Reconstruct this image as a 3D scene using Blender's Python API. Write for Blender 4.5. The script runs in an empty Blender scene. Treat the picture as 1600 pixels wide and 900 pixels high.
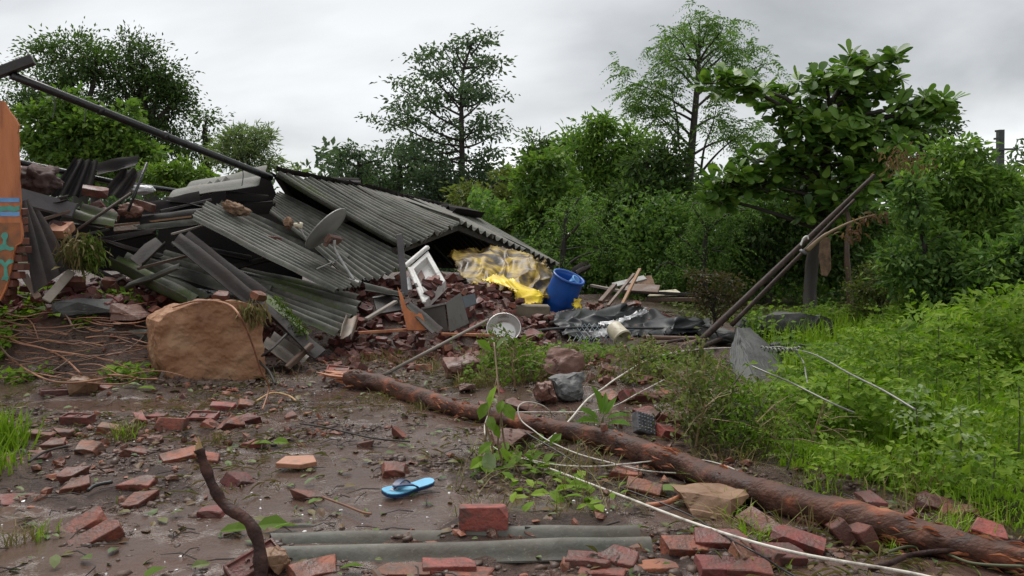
import bpy, bmesh, math, random
import numpy as np
from mathutils import Vector, Matrix, Euler, noise as mnoise

random.seed(7)
rng = np.random.default_rng(7)
SC = bpy.context.scene
COL = SC.collection
R = math.radians

# ------------------------------------------------------------------ camera, sky, sun, exposure
F = 1305.0                      # focal length in pixels of the 1600 wide photograph
CAM_Z = 1.35
PITCH = math.atan(75 / F)
cam_d = bpy.data.cameras.new('camera')
cam_d.sensor_width = 36
cam_d.lens = 36 * F / 1600
cam_d.clip_start = 0.05
cam_d.clip_end = 3000
cam = bpy.data.objects.new('camera', cam_d)
COL.objects.link(cam)
cam.location = (0, 0, CAM_Z)
cam.rotation_euler = (math.pi / 2 - PITCH, 0, 0)
SC.camera = cam
SC.render.resolution_x, SC.render.resolution_y = 1024, 576

SUN_EL, SUN_AZ = R(62), R(-25)     # azimuth measured from +Y towards +X
world = bpy.data.worlds.new('World')
SC.world = world
world.use_nodes = True
wn, wl = world.node_tree.nodes, world.node_tree.links
wn.clear()
w_out = wn.new('ShaderNodeOutputWorld')
w_bg = wn.new('ShaderNodeBackground')
w_bg.inputs['Strength'].default_value = 0.14
sky = wn.new('ShaderNodeTexSky')
sky.sky_type = 'NISHITA'
sky.sun_disc = False
sky.sun_elevation = SUN_EL
sky.sun_rotation = SUN_AZ
tc = wn.new('ShaderNodeTexCoord')
sx = wn.new('ShaderNodeSeparateXYZ')
wl.new(tc.outputs['Generated'], sx.inputs[0])
zc = wn.new('ShaderNodeMath'); zc.operation = 'MAXIMUM'; zc.inputs[1].default_value = 0.0
wl.new(sx.outputs['Z'], zc.inputs[0])
za = wn.new('ShaderNodeMath'); za.operation = 'ADD'; za.inputs[1].default_value = 0.32
wl.new(zc.outputs[0], za.inputs[0])
dx = wn.new('ShaderNodeMath'); dx.operation = 'DIVIDE'
dy = wn.new('ShaderNodeMath'); dy.operation = 'DIVIDE'
wl.new(sx.outputs['X'], dx.inputs[0]); wl.new(za.outputs[0], dx.inputs[1])
wl.new(sx.outputs['Y'], dy.inputs[0]); wl.new(za.outputs[0], dy.inputs[1])
cx = wn.new('ShaderNodeCombineXYZ')
wl.new(dx.outputs[0], cx.inputs[0]); wl.new(dy.outputs[0], cx.inputs[1])
mp = wn.new('ShaderNodeMapping')
mp.inputs['Location'].default_value = (3.1, 0.4, 0)
mp.inputs['Scale'].default_value = (0.7, 0.95, 1)
wl.new(cx.outputs[0], mp.inputs[0])
cn = wn.new('ShaderNodeTexNoise')
cn.inputs['Scale'].default_value = 1.15
cn.inputs['Detail'].default_value = 6
cn.inputs['Roughness'].default_value = 0.5
cn.inputs['Distortion'].default_value = 0.25
wl.new(mp.outputs[0], cn.inputs['Vector'])
cr = wn.new('ShaderNodeValToRGB')
cr.color_ramp.elements[0].position = 0.35
cr.color_ramp.elements[0].color = (1.60, 1.64, 1.67, 1)
cr.color_ramp.elements[1].position = 0.59
cr.color_ramp.elements[1].color = (3.28, 3.32, 3.33, 1)
wl.new(cn.outputs['Fac'], cr.inputs[0])
# the cloud deck is thinner and brighter low down, as the photograph shows
hz = wn.new('ShaderNodeMapRange')
hz.inputs['From Min'].default_value = 0.0; hz.inputs['From Max'].default_value = 0.30
hz.inputs['To Min'].default_value = 1.25; hz.inputs['To Max'].default_value = 0.84
wl.new(zc.outputs[0], hz.inputs['Value'])
hm = wn.new('ShaderNodeVectorMath'); hm.operation = 'SCALE'
wl.new(cr.outputs[0], hm.inputs[0]); wl.new(hz.outputs[0], hm.inputs['Scale'])
mx = wn.new('ShaderNodeMixRGB')
mx.inputs[0].default_value = 0.96
wl.new(sky.outputs[0], mx.inputs[1]); wl.new(hm.outputs[0], mx.inputs[2])
wl.new(mx.outputs[0], w_bg.inputs['Color'])
wl.new(w_bg.outputs[0], w_out.inputs[0])

sun_d = bpy.data.lights.new('sun', 'SUN')
sun_d.energy = 1.5
sun_d.angle = R(40)
sun_d.color = (1.0, 0.97, 0.93)
sun = bpy.data.objects.new('sun', sun_d)
COL.objects.link(sun)
sun.rotation_euler = Vector((math.sin(SUN_AZ) * math.cos(SUN_EL), math.cos(SUN_AZ) * math.cos(SUN_EL), math.sin(SUN_EL))).to_track_quat('Z', 'Y').to_euler()

SC.view_settings.view_transform = 'Standard'
SC.view_settings.look = 'None'
SC.view_settings.exposure = 1.12
SC.view_settings.gamma = 1
SC.render.engine = 'CYCLES'
SC.cycles.max_bounces = 6
SC.cycles.diffuse_bounces = 3
SC.cycles.glossy_bounces = 2
SC.cycles.transmission_bounces = 3
SC.cycles.use_denoising = True

# ------------------------------------------------------------------ noise and terrain
def _hash(ix, iy, s):
    n = (ix.astype(np.int64) * 374761393 + iy.astype(np.int64) * 668265263 + s * 1274126177) & 0xFFFFFFFF
    n = ((n ^ (n >> 13)) * 1274126177) & 0xFFFFFFFF
    return ((n ^ (n >> 16)) & 0xFFFF) / 65535.0

def vnoise(x, y, s=0):
    x = np.asarray(x, float); y = np.asarray(y, float)
    ix, iy = np.floor(x), np.floor(y)
    fx, fy = x - ix, y - iy
    fx = fx * fx * fx * (fx * (fx * 6 - 15) + 10); fy = fy * fy * fy * (fy * (fy * 6 - 15) + 10)
    a, b = _hash(ix, iy, s), _hash(ix + 1, iy, s)
    c, d = _hash(ix, iy + 1, s), _hash(ix + 1, iy + 1, s)
    return (a + (b - a) * fx) * (1 - fy) + (c + (d - c) * fx) * fy - 0.5

def fbm(x, y, s=0, o=4):
    t, a = 0, 1.0
    for k in range(o):
        t = t + a * vnoise(np.asarray(x) * 2 ** k + 17.3 * k, np.asarray(y) * 2 ** k - 9.1 * k, s + k)
        a *= 0.5
    return t

def S(a, b, x):
    t = np.clip((np.asarray(x, float) - a) / (b - a), 0, 1)
    return t * t * (3 - 2 * t)

GL = np.array([(2.85, 2.6), (2.25, 3.55), (1.5, 4.75), (1.75, 6.2), (2.5, 8.3), (3.2, 10.6), (3.6, 12.5), (4.2, 30.0)])

def grassy(x, y):
    """1 where grass and weeds grow, 0 on the mud."""
    xl = np.interp(y, GL[:, 1], GL[:, 0])
    return S(-0.12, 0.22, np.asarray(x) - xl + 0.35 * fbm(np.asarray(x) * 1.7, np.asarray(y) * 1.7, 31, 2)) * S(2.4, 2.9, y)

def wet(x, y):
    n = fbm(np.asarray(x) * 0.75 + 3.7, np.asarray(y) * 1.15 + 1.9, 5, 3)
    m = S(0.02, 0.16, n)
    for (ax, ay, rx, ry) in ((-0.72, 5.3, 0.75, 0.32), (-1.6, 4.9, 0.6, 0.25), (-1.15, 3.95, 0.5, 0.22), (-3.2, 6.6, 1.2, 0.3), (-0.1, 4.1, .8, .2)):
        m = np.maximum(m, 1 - S(0.5, 1.1, ((np.asarray(x) - ax) / rx) ** 2 + ((np.asarray(y) - ay) / ry) ** 2))
    return m * (1 - grassy(x, y)) * (1 - S(7.2, 8.6, y))

def H(x, y):
    x = np.asarray(x, float); y = np.asarray(y, float)
    h = 0.10 * fbm(x * 0.35, y * 0.35, 11, 2) * S(3, 9, y)
    h = h + 0.66 * S(7.7, 9.1, y) * (1 - S(-4.2, -3.1, x)) * (1 - S(26, 34, y))           # soil bank by the wall
    prof = np.interp(x, [-9, -3.4, -2.2, -0.45, 0.6, 2.4, 3.6], [0.72, 0.72, 0.66, 0.62, 0.20, 0.12, 0.0])
    mound = prof * S(9.2, 10.9, y) * (1 - S(17, 21, y)) * (1 - 0.0 * x)
    h = np.maximum(h, mound + 0.06 * fbm(x * 1.5, y * 1.5, 21, 2) * (mound > 0.02))
    h = h + 0.17 * np.exp(-(((x - 0.75) / 1.1) ** 2 + ((y - 7.5) / 0.95) ** 2))            # bank of soil and stones
    h = h + 0.07 * np.exp(-(((x - 0.5) / 0.8) ** 2 + ((y - 5.6) / 0.5) ** 2))
    near = (1 - S(9.5, 12.5, y)) * (1 - 0.87 * wet(x, y))
    h = h + near * (0.060 * fbm(x * 2.2, y * 2.2, 41, 3) + 0.055 * np.abs(fbm(x * 4.5, y * 4.5, 51, 3)) + 0.022 * fbm(x * 11, y * 11, 57, 2))
    return h + 0.03

def hz_(x, y):
    return float(H(np.array([x]), np.array([y]))[0])

CP, SP = math.cos(PITCH), math.sin(PITCH)
def ray(px, py):
    u, v = (px - 800) / F, (450 - py) / F
    return Vector((u, CP + v * SP, -SP + v * CP))

def P(px, py, Y):
    """world point seen at (px, py) at distance Y along the view's ground direction"""
    d = ray(px, py)
    return Vector((0, 0, CAM_Z)) + d * (Y / d.y)

_T = np.concatenate([np.arange(2.2, 16, 0.04), np.arange(16, 90, 0.4)])
def G(px, py, dz=0.0):
    """world point on the terrain (raised by dz) seen at (px, py)"""
    d = ray(px, py)
    xs, ys = d.x / d.y * _T, _T
    zs = CAM_Z + d.z / d.y * _T
    below = np.nonzero(zs < H(xs, ys) + dz)[0]
    k = below[0] if len(below) else len(_T) - 1
    lo, hi = _T[max(k - 1, 0)], _T[k]
    for _ in range(8):
        m = (lo + hi) / 2
        if CAM_Z + d.z / d.y * m < hz_(d.x / d.y * m, m) + dz: hi = m
        else: lo = m
    return Vector((d.x / d.y * hi, hi, CAM_Z + d.z / d.y * hi))

# ------------------------------------------------------------------ materials
MATS = {}
def _ramp(nt, cols, poss=None):
    r = nt.nodes.new('ShaderNodeValToRGB')
    e = r.color_ramp.elements
    n = len(cols)
    poss = poss or [i / max(n - 1, 1) for i in range(n)]
    while len(e) < n: e.new(0.5)
    for i in range(n):
        e[i].position = poss[i]
        e[i].color = (*cols[i], 1)
    return r

def pmat(name, cols, scale=6.0, rough=(0.45, 0.8), bump=0.3, bscale=45.0, vary=0.15, poss=(0.3, 0.7), detail=6.0,
         metal=0.0, spec=0.5, stretch=(1, 1, 1), coat=0.0, hue=0.0, dirt=0.0):
    m = bpy.data.materials.new(name); m.use_nodes = True
    nt = m.node_tree; N, L = nt.nodes, nt.links
    b = N['Principled BSDF']
    tc = N.new('ShaderNodeTexCoord'); mp = N.new('ShaderNodeMapping')
    oi = N.new('ShaderNodeObjectInfo')
    mp.inputs['Scale'].default_value = stretch
    L.new(tc.outputs['Object'], mp.inputs[0])
    off = N.new('ShaderNodeVectorMath'); off.operation = 'SCALE'; off.inputs[0].default_value = (37, 91, 53)
    L.new(oi.outputs['Random'], off.inputs['Scale']); L.new(off.outputs[0], mp.inputs['Location'])
    n1 = N.new('ShaderNodeTexNoise'); n1.inputs['Scale'].default_value = scale; n1.inputs['Detail'].default_value = detail
    L.new(mp.outputs[0], n1.inputs['Vector'])
    k = len(cols)
    pp = [poss[0] + (poss[1] - poss[0]) * i / max(k - 1, 1) for i in range(k)] if len(poss) == 2 else list(poss)
    r = _ramp(nt, cols, pp); L.new(n1.outputs['Fac'], r.inputs[0])
    hs = N.new('ShaderNodeHueSaturation')
    mr = N.new('ShaderNodeMapRange'); mr.inputs['To Min'].default_value = 1 - vary; mr.inputs['To Max'].default_value = 1 + vary
    gi = N.new('ShaderNodeNewGeometry'); ai = N.new('ShaderNodeMath'); ai.operation = 'ADD'; fi = N.new('ShaderNodeMath'); fi.operation = 'FRACT'
    L.new(oi.outputs['Random'], ai.inputs[0]); L.new(gi.outputs['Random Per Island'], ai.inputs[1]); L.new(ai.outputs[0], fi.inputs[0])
    L.new(fi.outputs[0], mr.inputs['Value']); L.new(mr.outputs[0], hs.inputs['Value'])
    if hue:
        mh = N.new('ShaderNodeMapRange'); mh.inputs['To Min'].default_value = 0.5 - hue; mh.inputs['To Max'].default_value = 0.5 + hue
        fr = N.new('ShaderNodeMath'); fr.operation = 'MULTIPLY'; fr.inputs[1].default_value = 7.31
        fr2 = N.new('ShaderNodeMath'); fr2.operation = 'FRACT'
        L.new(oi.outputs['Random'], fr.inputs[0]); L.new(fr.outputs[0], fr2.inputs[0]); L.new(fr2.outputs[0], mh.inputs['Value']); L.new(mh.outputs[0], hs.inputs['Hue'])
    L.new(r.outputs[0], hs.inputs['Color'])
    if dirt:
        nd = N.new('ShaderNodeTexNoise'); nd.inputs['Scale'].default_value = 11; nd.inputs['Detail'].default_value = 8; nd.inputs['Roughness'].default_value = 0.65
        L.new(mp.outputs[0], nd.inputs['Vector'])
        rd = _ramp(nt, [(0, 0, 0), (0.85, 0.85, 0.85)], [0.62 - 0.22 * dirt, 0.80 - 0.22 * dirt]); L.new(nd.outputs['Fac'], rd.inputs[0])
        md = N.new('ShaderNodeMixRGB'); L.new(rd.outputs[0], md.inputs[0]); L.new(hs.outputs[0], md.inputs[1]); md.inputs[2].default_value = (0.075, 0.045, 0.033, 1)
        L.new(md.outputs[0], b.inputs['Base Color'])
    else:
        L.new(hs.outputs[0], b.inputs['Base Color'])
    n2 = N.new('ShaderNodeTexNoise'); n2.inputs['Scale'].default_value = bscale; n2.inputs['Detail'].default_value = 5
    L.new(mp.outputs[0], n2.inputs['Vector'])
    rr = N.new('ShaderNodeMapRange'); rr.inputs['From Min'].default_value = 0.3; rr.inputs['From Max'].default_value = 0.7
    rr.inputs['To Min'].default_value = rough[0]; rr.inputs['To Max'].default_value = rough[1]
    L.new(n1.outputs['Fac'], rr.inputs['Value']); L.new(rr.outputs[0], b.inputs['Roughness'])
    bp = N.new('ShaderNodeBump'); bp.inputs['Strength'].default_value = bump; bp.inputs['Distance'].default_value = 0.01
    L.new(n2.outputs['Fac'], bp.inputs['Height']); L.new(bp.outputs[0], b.inputs['Normal'])
    b.inputs['Metallic'].default_value = metal
    b.inputs['Specular IOR Level'].default_value = spec
    b.inputs['Coat Weight'].default_value = coat
    b.inputs['Coat Roughness'].default_value = 0.2
    MATS[name] = m
    return m

def leafmat(name, cols, rough=0.55, trans=0.35, tcol=None, spec=0.25):
    m = bpy.data.materials.new(name); m.use_nodes = True
    nt = m.node_tree; N, L = nt.nodes, nt.links
    b = N['Principled BSDF']
    g = N.new('ShaderNodeNewGeometry')
    r = _ramp(nt, cols); L.new(g.outputs['Random Per Island'], r.inputs[0])
    oi = N.new('ShaderNodeObjectInfo')
    hs = N.new('ShaderNodeHueSaturation')
    mr = N.new('ShaderNodeMapRange'); mr.inputs['To Min'].default_value = 0.82; mr.inputs['To Max'].default_value = 1.18
    L.new(oi.outputs['Random'], mr.inputs['Value']); L.new(mr.outputs[0], hs.inputs['Value']); L.new(r.outputs[0], hs.inputs['Color'])
    L.new(hs.outputs[0], b.inputs['Base Color'])
    b.inputs['Roughness'].default_value = rough
    b.inputs['Specular IOR Level'].default_value = spec
    t = N.new('ShaderNodeBsdfTranslucent')
    br = N.new('ShaderNodeMixRGB'); br.blend_type = 'MULTIPLY'; br.inputs[0].default_value = 1; br.inputs[2].default_value = (1.3, 1.5, 0.7, 1)
    L.new(hs.outputs[0], br.inputs[1]); L.new(br.outputs[0], t.inputs['Color'])
    mx = N.new('ShaderNodeMixShader'); mx.inputs[0].default_value = trans
    L.new(b.outputs[0], mx.inputs[1]); L.new(t.outputs[0], mx.inputs[2])
    L.new(mx.outputs[0], N['Material Output'].inputs['Surface'])
    MATS[name] = m
    return m

def groundmat():
    m = bpy.data.materials.new('wet_mud'); m.use_nodes = True
    nt = m.node_tree; N, L = nt.nodes, nt.links
    b = N['Principled BSDF']
    tc = N.new('ShaderNodeTexCoord')
    def nz(sc, det=6, rough=0.55):
        n = N.new('ShaderNodeTexNoise'); n.inputs['Scale'].default_value = sc; n.inputs['Detail'].default_value = det; n.inputs['Roughness'].default_value = rough
        L.new(tc.outputs['Object'], n.inputs['Vector']); return n
    def at(nm):
        a = N.new('ShaderNodeAttribute'); a.attribute_name = nm; return a
    a_wet, a_gr, a_fd = at('wet'), at('grassy'), at('field')
    n1 = nz(2.3, 8); n2 = nz(22, 8, 0.7); n3 = nz(70, 6, 0.7)
    r1 = _ramp(nt, [(0.038, 0.020, 0.014), (0.076, 0.043, 0.031), (0.116, 0.073, 0.055)], [0.3, 0.5, 0.72]); L.new(n1.outputs['Fac'], r1.inputs[0])
    r2 = _ramp(nt, [(0.45, 0.42, 0.40), (1, 1, 1), (1.35, 1.3, 1.25)], [0.3, 0.52, 0.75]); L.new(n2.outputs['Fac'], r2.inputs[0])
    mm = N.new('ShaderNodeMixRGB'); mm.blend_type = 'MULTIPLY'; mm.inputs[0].default_value = 1; L.new(r1.outputs[0], mm.inputs[1]); L.new(r2.outputs[0], mm.inputs[2])
    # brick dust stains
    nb = nz(1.1, 5); rb = _ramp(nt, [(0, 0, 0), (0.75, 0.75, 0.75)], [0.52, 0.68]); L.new(nb.outputs['Fac'], rb.inputs[0])
    ms = N.new('ShaderNodeMixRGB'); L.new(rb.outputs[0], ms.inputs[0]); L.new(mm.outputs[0], ms.inputs[1]); ms.inputs[2].default_value = (0.125, 0.052, 0.036, 1)
    # wet silt is a greyer brown
    mw = N.new('ShaderNodeMixRGB'); wm = N.new('ShaderNodeMath'); wm.operation = 'MULTIPLY'; wm.inputs[1].default_value = 0.7
    L.new(a_wet.outputs['Fac'], wm.inputs[0]); L.new(wm.outputs[0], mw.inputs[0]); L.new(ms.outputs[0], mw.inputs[1]); mw.inputs[2].default_value = (0.098, 0.064, 0.051, 1)
    rg = _ramp(nt, [(0.02, 0.022, 0.008), (0.05, 0.06, 0.015)], [0.35, 0.65]); L.new(n2.outputs['Fac'], rg.inputs[0])
    mg = N.new('ShaderNodeMixRGB'); L.new(a_gr.outputs['Fac'], mg.inputs[0]); L.new(mw.outputs[0], mg.inputs[1]); L.new(rg.outputs[0], mg.inputs[2])
    rf = _ramp(nt, [(0.055, 0.045, 0.025), (0.06, 0.075, 0.022), (0.10, 0.075, 0.05)], [0.35, 0.5, 0.65])
    nf = nz(0.9, 8, 0.65); L.new(nf.outputs['Fac'], rf.inputs[0])
    mf = N.new('ShaderNodeMixRGB'); L.new(a_fd.outputs['Fac'], mf.inputs[0]); L.new(mg.outputs[0], mf.inputs[1]); L.new(rf.outputs[0], mf.inputs[2])
    L.new(mf.outputs[0], b.inputs['Base Color'])
    sg = N.new('ShaderNodeMath'); sg.operation = 'MAXIMUM'; L.new(a_gr.outputs['Fac'], sg.inputs[0]); L.new(a_fd.outputs['Fac'], sg.inputs[1])
    sm = N.new('ShaderNodeMapRange'); sm.inputs['To Min'].default_value = 0.5; sm.inputs['To Max'].default_value = 0.04
    L.new(sg.outputs[0], sm.inputs['Value']); L.new(sm.outputs[0], b.inputs['Specular IOR Level'])
    # roughness: puddles and wet film
    nr = nz(4.2, 9, 0.65); rw = N.new('ShaderNodeMath'); rw.operation = 'ADD'
    rs = N.new('ShaderNodeMapRange'); rs.inputs['From Min'].default_value = 0.35; rs.inputs['From Max'].default_value = 0.65; rs.inputs['To Min'].default_value = -0.35; rs.inputs['To Max'].default_value = 0.40
    L.new(nr.outputs['Fac'], rs.inputs['Value']); L.new(rs.outputs[0], rw.inputs[0]); L.new(a_wet.outputs['Fac'], rw.inputs[1])
    mr = N.new('ShaderNodeMapRange'); mr.inputs['From Min'].default_value = 0.0; mr.inputs['From Max'].default_value = 0.95
    mr.inputs['To Min'].default_value = 0.40; mr.inputs['To Max'].default_value = 0.05
    L.new(rw.outputs[0], mr.inputs['Value']); L.new(mr.outputs[0], b.inputs['Roughness'])
    iv = N.new('ShaderNodeMapRange'); iv.inputs['To Min'].default_value = 1.0; iv.inputs['To Max'].default_value = 0.13
    L.new(rw.outputs[0], iv.inputs['Value'])
    bs = N.new('ShaderNodeMath'); bs.operation = 'ADD'
    h2 = N.new('ShaderNodeMath'); h2.operation = 'MULTIPLY'; h2.inputs[1].default_value = 0.4; L.new(n3.outputs['Fac'], h2.inputs[0])
    L.new(n2.outputs['Fac'], bs.inputs[0]); L.new(h2.outputs[0], bs.inputs[1])
    bp = N.new('ShaderNodeBump'); bp.inputs['Distance'].default_value = 0.045
    L.new(iv.outputs[0], bp.inputs['Strength']); L.new(bs.outputs[0], bp.inputs['Height']); L.new(bp.outputs[0], b.inputs['Normal'])
    MATS['wet_mud'] = m
    return m

def sheetmat(name, dark, mid, light, moss=(0.05, 0.075, 0.012), spec=0.35, rough=(0.5, 0.8)):
    """weathered fibre-cement: dust on the crests, dirt in the valleys, moss (amount in the object colour's red channel)"""
    m = bpy.data.materials.new(name); m.use_nodes = True
    nt = m.node_tree; N, L = nt.nodes, nt.links
    b = N['Principled BSDF']
    tc = N.new('ShaderNodeTexCoord'); oi = N.new('ShaderNodeObjectInfo')
    off = N.new('ShaderNodeVectorMath'); off.operation = 'SCALE'; off.inputs[0].default_value = (37, 91, 53); L.new(oi.outputs['Random'], off.inputs['Scale'])
    ad = N.new('ShaderNodeVectorMath'); ad.operation = 'ADD'; L.new(tc.outputs['Object'], ad.inputs[0]); L.new(off.outputs[0], ad.inputs[1])
    def nz(sc, det=7, rough=0.6):
        n = N.new('ShaderNodeTexNoise'); n.inputs['Scale'].default_value = sc; n.inputs['Detail'].default_value = det; n.inputs['Roughness'].default_value = rough
        L.new(ad.outputs[0], n.inputs['Vector']); return n
    a = N.new('ShaderNodeAttribute'); a.attribute_name = 'crest'
    n1 = nz(3.2, 8, 0.65); n2 = nz(30); n3 = nz(1.6, 6)
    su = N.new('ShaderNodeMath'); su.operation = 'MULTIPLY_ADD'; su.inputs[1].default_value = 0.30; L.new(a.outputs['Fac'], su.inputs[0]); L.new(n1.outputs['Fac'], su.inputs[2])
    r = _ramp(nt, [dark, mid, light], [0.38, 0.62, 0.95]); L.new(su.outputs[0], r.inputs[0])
    sc_ = N.new('ShaderNodeSeparateColor'); L.new(oi.outputs['Color'], sc_.inputs[0])
    mo = N.new('ShaderNodeMath'); mo.operation = 'MULTIPLY_ADD'; mo.inputs[1].default_value = -0.10; L.new(a.outputs['Fac'], mo.inputs[0]); L.new(n3.outputs['Fac'], mo.inputs[2])
    m2 = N.new('ShaderNodeMath'); m2.operation = 'ADD'; L.new(mo.outputs[0], m2.inputs[0]); L.new(sc_.outputs[0], m2.inputs[1])
    n2b = N.new('ShaderNodeMath'); n2b.operation = 'MULTIPLY_ADD'; n2b.inputs[1].default_value = 0.35; L.new(n2.outputs['Fac'], n2b.inputs[0]); L.new(m2.outputs[0], n2b.inputs[2])
    rm = _ramp(nt, [(0, 0, 0), (0.9, 0.9, 0.9)], [0.92, 1.12 if False else 1.0]); rm.color_ramp.elements[0].position = 0.85
    L.new(n2b.outputs[0], rm.inputs[0])
    n4 = nz(2.1, 9, 0.7); r4 = _ramp(nt, [(0, 0, 0), (0.6, 0.6, 0.6)], [0.50, 0.68]); a4 = N.new('ShaderNodeMath'); a4.operation = 'ADD'; L.new(n4.outputs['Fac'], a4.inputs[0]); L.new(sc_.outputs[2], a4.inputs[1]); L.new(a4.outputs[0], r4.inputs[0])
    ms4 = N.new('ShaderNodeMixRGB'); L.new(r4.outputs[0], ms4.inputs[0]); L.new(r.outputs[0], ms4.inputs[1]); ms4.inputs[2].default_value = (dark[0] * 3.2, dark[1] * 1.9, dark[2] * 1.5, 1)
    n5 = nz(55, 4, 0.7); r5 = _ramp(nt, [(0, 0, 0), (0.5, 0.5, 0.5)], [0.60, 0.72]); L.new(n5.outputs['Fac'], r5.inputs[0])
    ms5 = N.new('ShaderNodeMixRGB'); L.new(r5.outputs[0], ms5.inputs[0]); L.new(ms4.outputs[0], ms5.inputs[1]); ms5.inputs[2].default_value = (light[0] * 1.25, light[1] * 1.25, light[2] * 1.1, 1)
    mx = N.new('ShaderNodeMixRGB'); L.new(rm.outputs[0], mx.inputs[0]); L.new(ms5.outputs[0], mx.inputs[1]); mx.inputs[2].default_value = (*moss, 1)
    mu = N.new('ShaderNodeVectorMath'); mu.operation = 'SCALE'; L.new(mx.outputs[0], mu.inputs[0]); L.new(sc_.outputs[1], mu.inputs['Scale'])
    L.new(mu.outputs[0], b.inputs['Base Color'])
    rr = N.new('ShaderNodeMapRange'); rr.inputs['From Min'].default_value = 0.3; rr.inputs['From Max'].default_value = 0.7; rr.inputs['To Min'].default_value = rough[0]; rr.inputs['To Max'].default_value = rough[1]; b.inputs['Specular IOR Level'].default_value = spec
    L.new(n1.outputs['Fac'], rr.inputs['Value']); L.new(rr.outputs[0], b.inputs['Roughness'])
    bp = N.new('ShaderNodeBump'); bp.inputs['Strength'].default_value = 0.45; bp.inputs['Distance'].default_value = 0.008
    L.new(n2.outputs['Fac'], bp.inputs['Height']); L.new(bp.outputs[0], b.inputs['Normal'])
    MATS[name] = m
    return m

# ------------------------------------------------------------------ mesh helpers
ORG = {}
def tag(o, label=None, cat=None, group=None, kind=None):
    if label: o['label'] = label
    if cat: o['category'] = cat
    if group: o['group'] = group
    if kind: o['kind'] = kind
    return o

def empty(name, loc, label, cat, group=None, kind=None):
    o = bpy.data.objects.new(name, None)
    o.empty_display_size = 0.1
    COL.objects.link(o)
    o.location = loc
    ORG[o.name] = Vector(loc)
    return tag(o, label, cat, group, kind)

def link_mesh(name, me, mat, parent=None, loc=(0, 0, 0)):
    o = bpy.data.objects.new(name, me)
    COL.objects.link(o)
    if mat and not me.materials: me.materials.append(mat if not isinstance(mat, str) else MATS[mat])
    o.location = loc
    if parent:
        o.parent = parent
        ORG[o.name] = ORG[parent.name]
    else:
        ORG[o.name] = Vector(loc)
    return o

def np_mesh(name, V, Fc, smooth=False, attrs=None):
    """V (n,3), Fc (m,3) or (m,4) int arrays"""
    me = bpy.data.meshes.new(name)
    V = np.asarray(V, np.float32); Fc = np.asarray(Fc, np.int32)
    k = Fc.shape[1]
    me.vertices.add(len(V)); me.vertices.foreach_set('co', V.ravel())
    me.loops.add(Fc.size); me.loops.foreach_set('vertex_index', Fc.ravel())
    me.polygons.add(len(Fc))
    me.polygons.foreach_set('loop_start', np.arange(0, Fc.size, k, dtype=np.int32))
    me.polygons.foreach_set('loop_total', np.full(len(Fc), k, np.int32))
    me.polygons.foreach_set('use_smooth', np.full(len(Fc), bool(smooth)))
    for an, av in (attrs or {}).items():
        a = me.attributes.new(an, 'FLOAT', 'POINT'); a.data.foreach_set('value', np.asarray(av, np.float32))
    me.update(calc_edges=True)
    return me

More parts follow.
